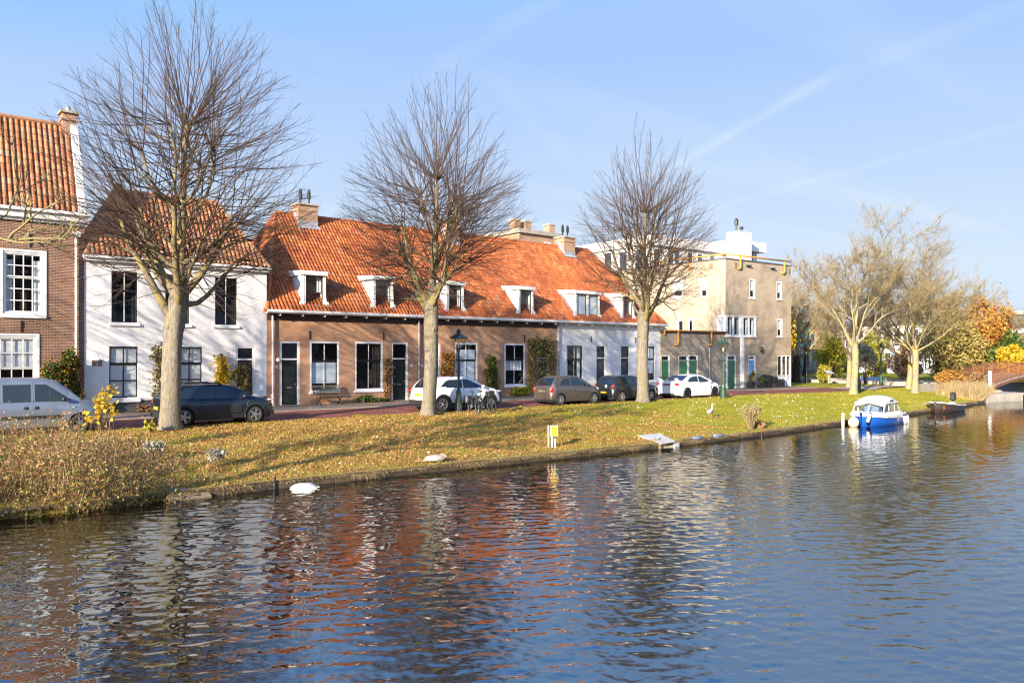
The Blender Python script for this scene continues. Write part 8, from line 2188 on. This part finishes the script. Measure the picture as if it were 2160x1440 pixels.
shrub("brown_shrub", "reddish twig mass behind the black lamp past the grey block", (82.5, 49.8, 1.7), (2.3, 1.6, 1.9), 3600, .16, 'weed', 54, "shrub", ground=-.2, sub=16, stems=14)
shrub("yellow_herb", "sprawling yellow green plant right of the dark trunk", (69.2, 38.2, .7), (.9, .7, 1.0), 1600, .14, 'leaf_lime', 55, "plant", ground=-.2, sub=10)
shrub("grey_tree", "small grey twiggy tree by the path lamp", (69.4, 34.4, 2.1), (1.0, .9, 1.3), 1500, .13, 'leaf_grey', 56, "tree", ground=-.2, sub=10, stems=9)
shrub("rust_conifer", "small rust brown bush by the information board", (68.6, 35.0, .45), (.5, .45, .75), 900, .10, 'leaf_orange', 57, "bush", ground=-.2, sub=8)
k = 0
for (x0, x1, y0, y1, n, z, lab) in [(84, 140, 60, 66, 6, 2.6, "hedge row"), ]:
    for i in range(n):
        u = x0 + (x1 - x0) * (i + .5) / n
        shrub("hedge_shrub", ["olive shrub in the hedge across the side canal, nearest the grey block", "second olive shrub of the hedge across the side canal", "third olive shrub of the hedge across the side canal", "fourth olive shrub of the hedge across the side canal", "fifth olive shrub of the hedge across the side canal", "farthest olive shrub of the hedge across the side canal"][i], (u, 58 + (i % 2), 1.5), (3.2, 1.6, 1.9), 1900, .26, ['leaf_olive', 'weed', 'leaf_green'][i % 3], 60 + i, "shrub", ground=-.1, sub=14, group="hedge shrubs across the side canal")
# reeds by the abutment
rng = np.random.default_rng(95); T = Tubes(); C = []
for _ in range(1500):
    u = rng.uniform(61.5, 68.2); v = bank(u) - .1 + rng.random()**1.4 * 3.0 + max(0, (u - 65) * .3); h = rng.uniform(.4, 1.25); z = gz(u, v); e = (u + rng.normal(0, .16), v + rng.normal(0, .16) - .1, z + h)
    T.add([(u, v, z), ((u + e[0]) / 2, (v + e[1]) / 2, z + h * .55), e], [.012, .010, .004], 3)
    for _k in range(5):
        hh = h * rng.uniform(.5, 1.0); aa = rng.uniform(0, 6.28); uu, vv = u + rng.normal(0, .08), v + rng.normal(0, .08); l = rng.normal(0, .28, 2) * hh
        C += [(uu - .016 * math.cos(aa), vv - .016 * math.sin(aa), z), (uu + .016 * math.cos(aa), vv + .016 * math.sin(aa), z), (uu + l[0], vv + l[1], z + hh)]
V = np.array(C); F = np.arange(len(C)).reshape(-1, 3)
r = thing("reed_bed", (65, 23.5, -.6), "tan dry reeds on the bank before the bridge abutment", "reeds"); r['kind'] = 'stuff'
meshfast("reed_leaves", V, F, M['reed'], rng.random(len(F)), r); T.build("reed_stems", [M['twig_tan']], r)
# a few leaves floating on the water
P = []
for _ in range(60): u = rng.uniform(2, 40); P.append((u, bank(u) - .15 - rng.random()**2 * 5, WATER + .006))
V, F = quads(np.array(P), .06, rng, 1.2, flatness=60, sizevar=.4); V[:, 2] = WATER + .006
tag(meshfast("floating_leaves", V, F, M['leaf_fallen'], rng.random(len(F))), "brown leaves floating near the bank", "leaves", kind='stuff')
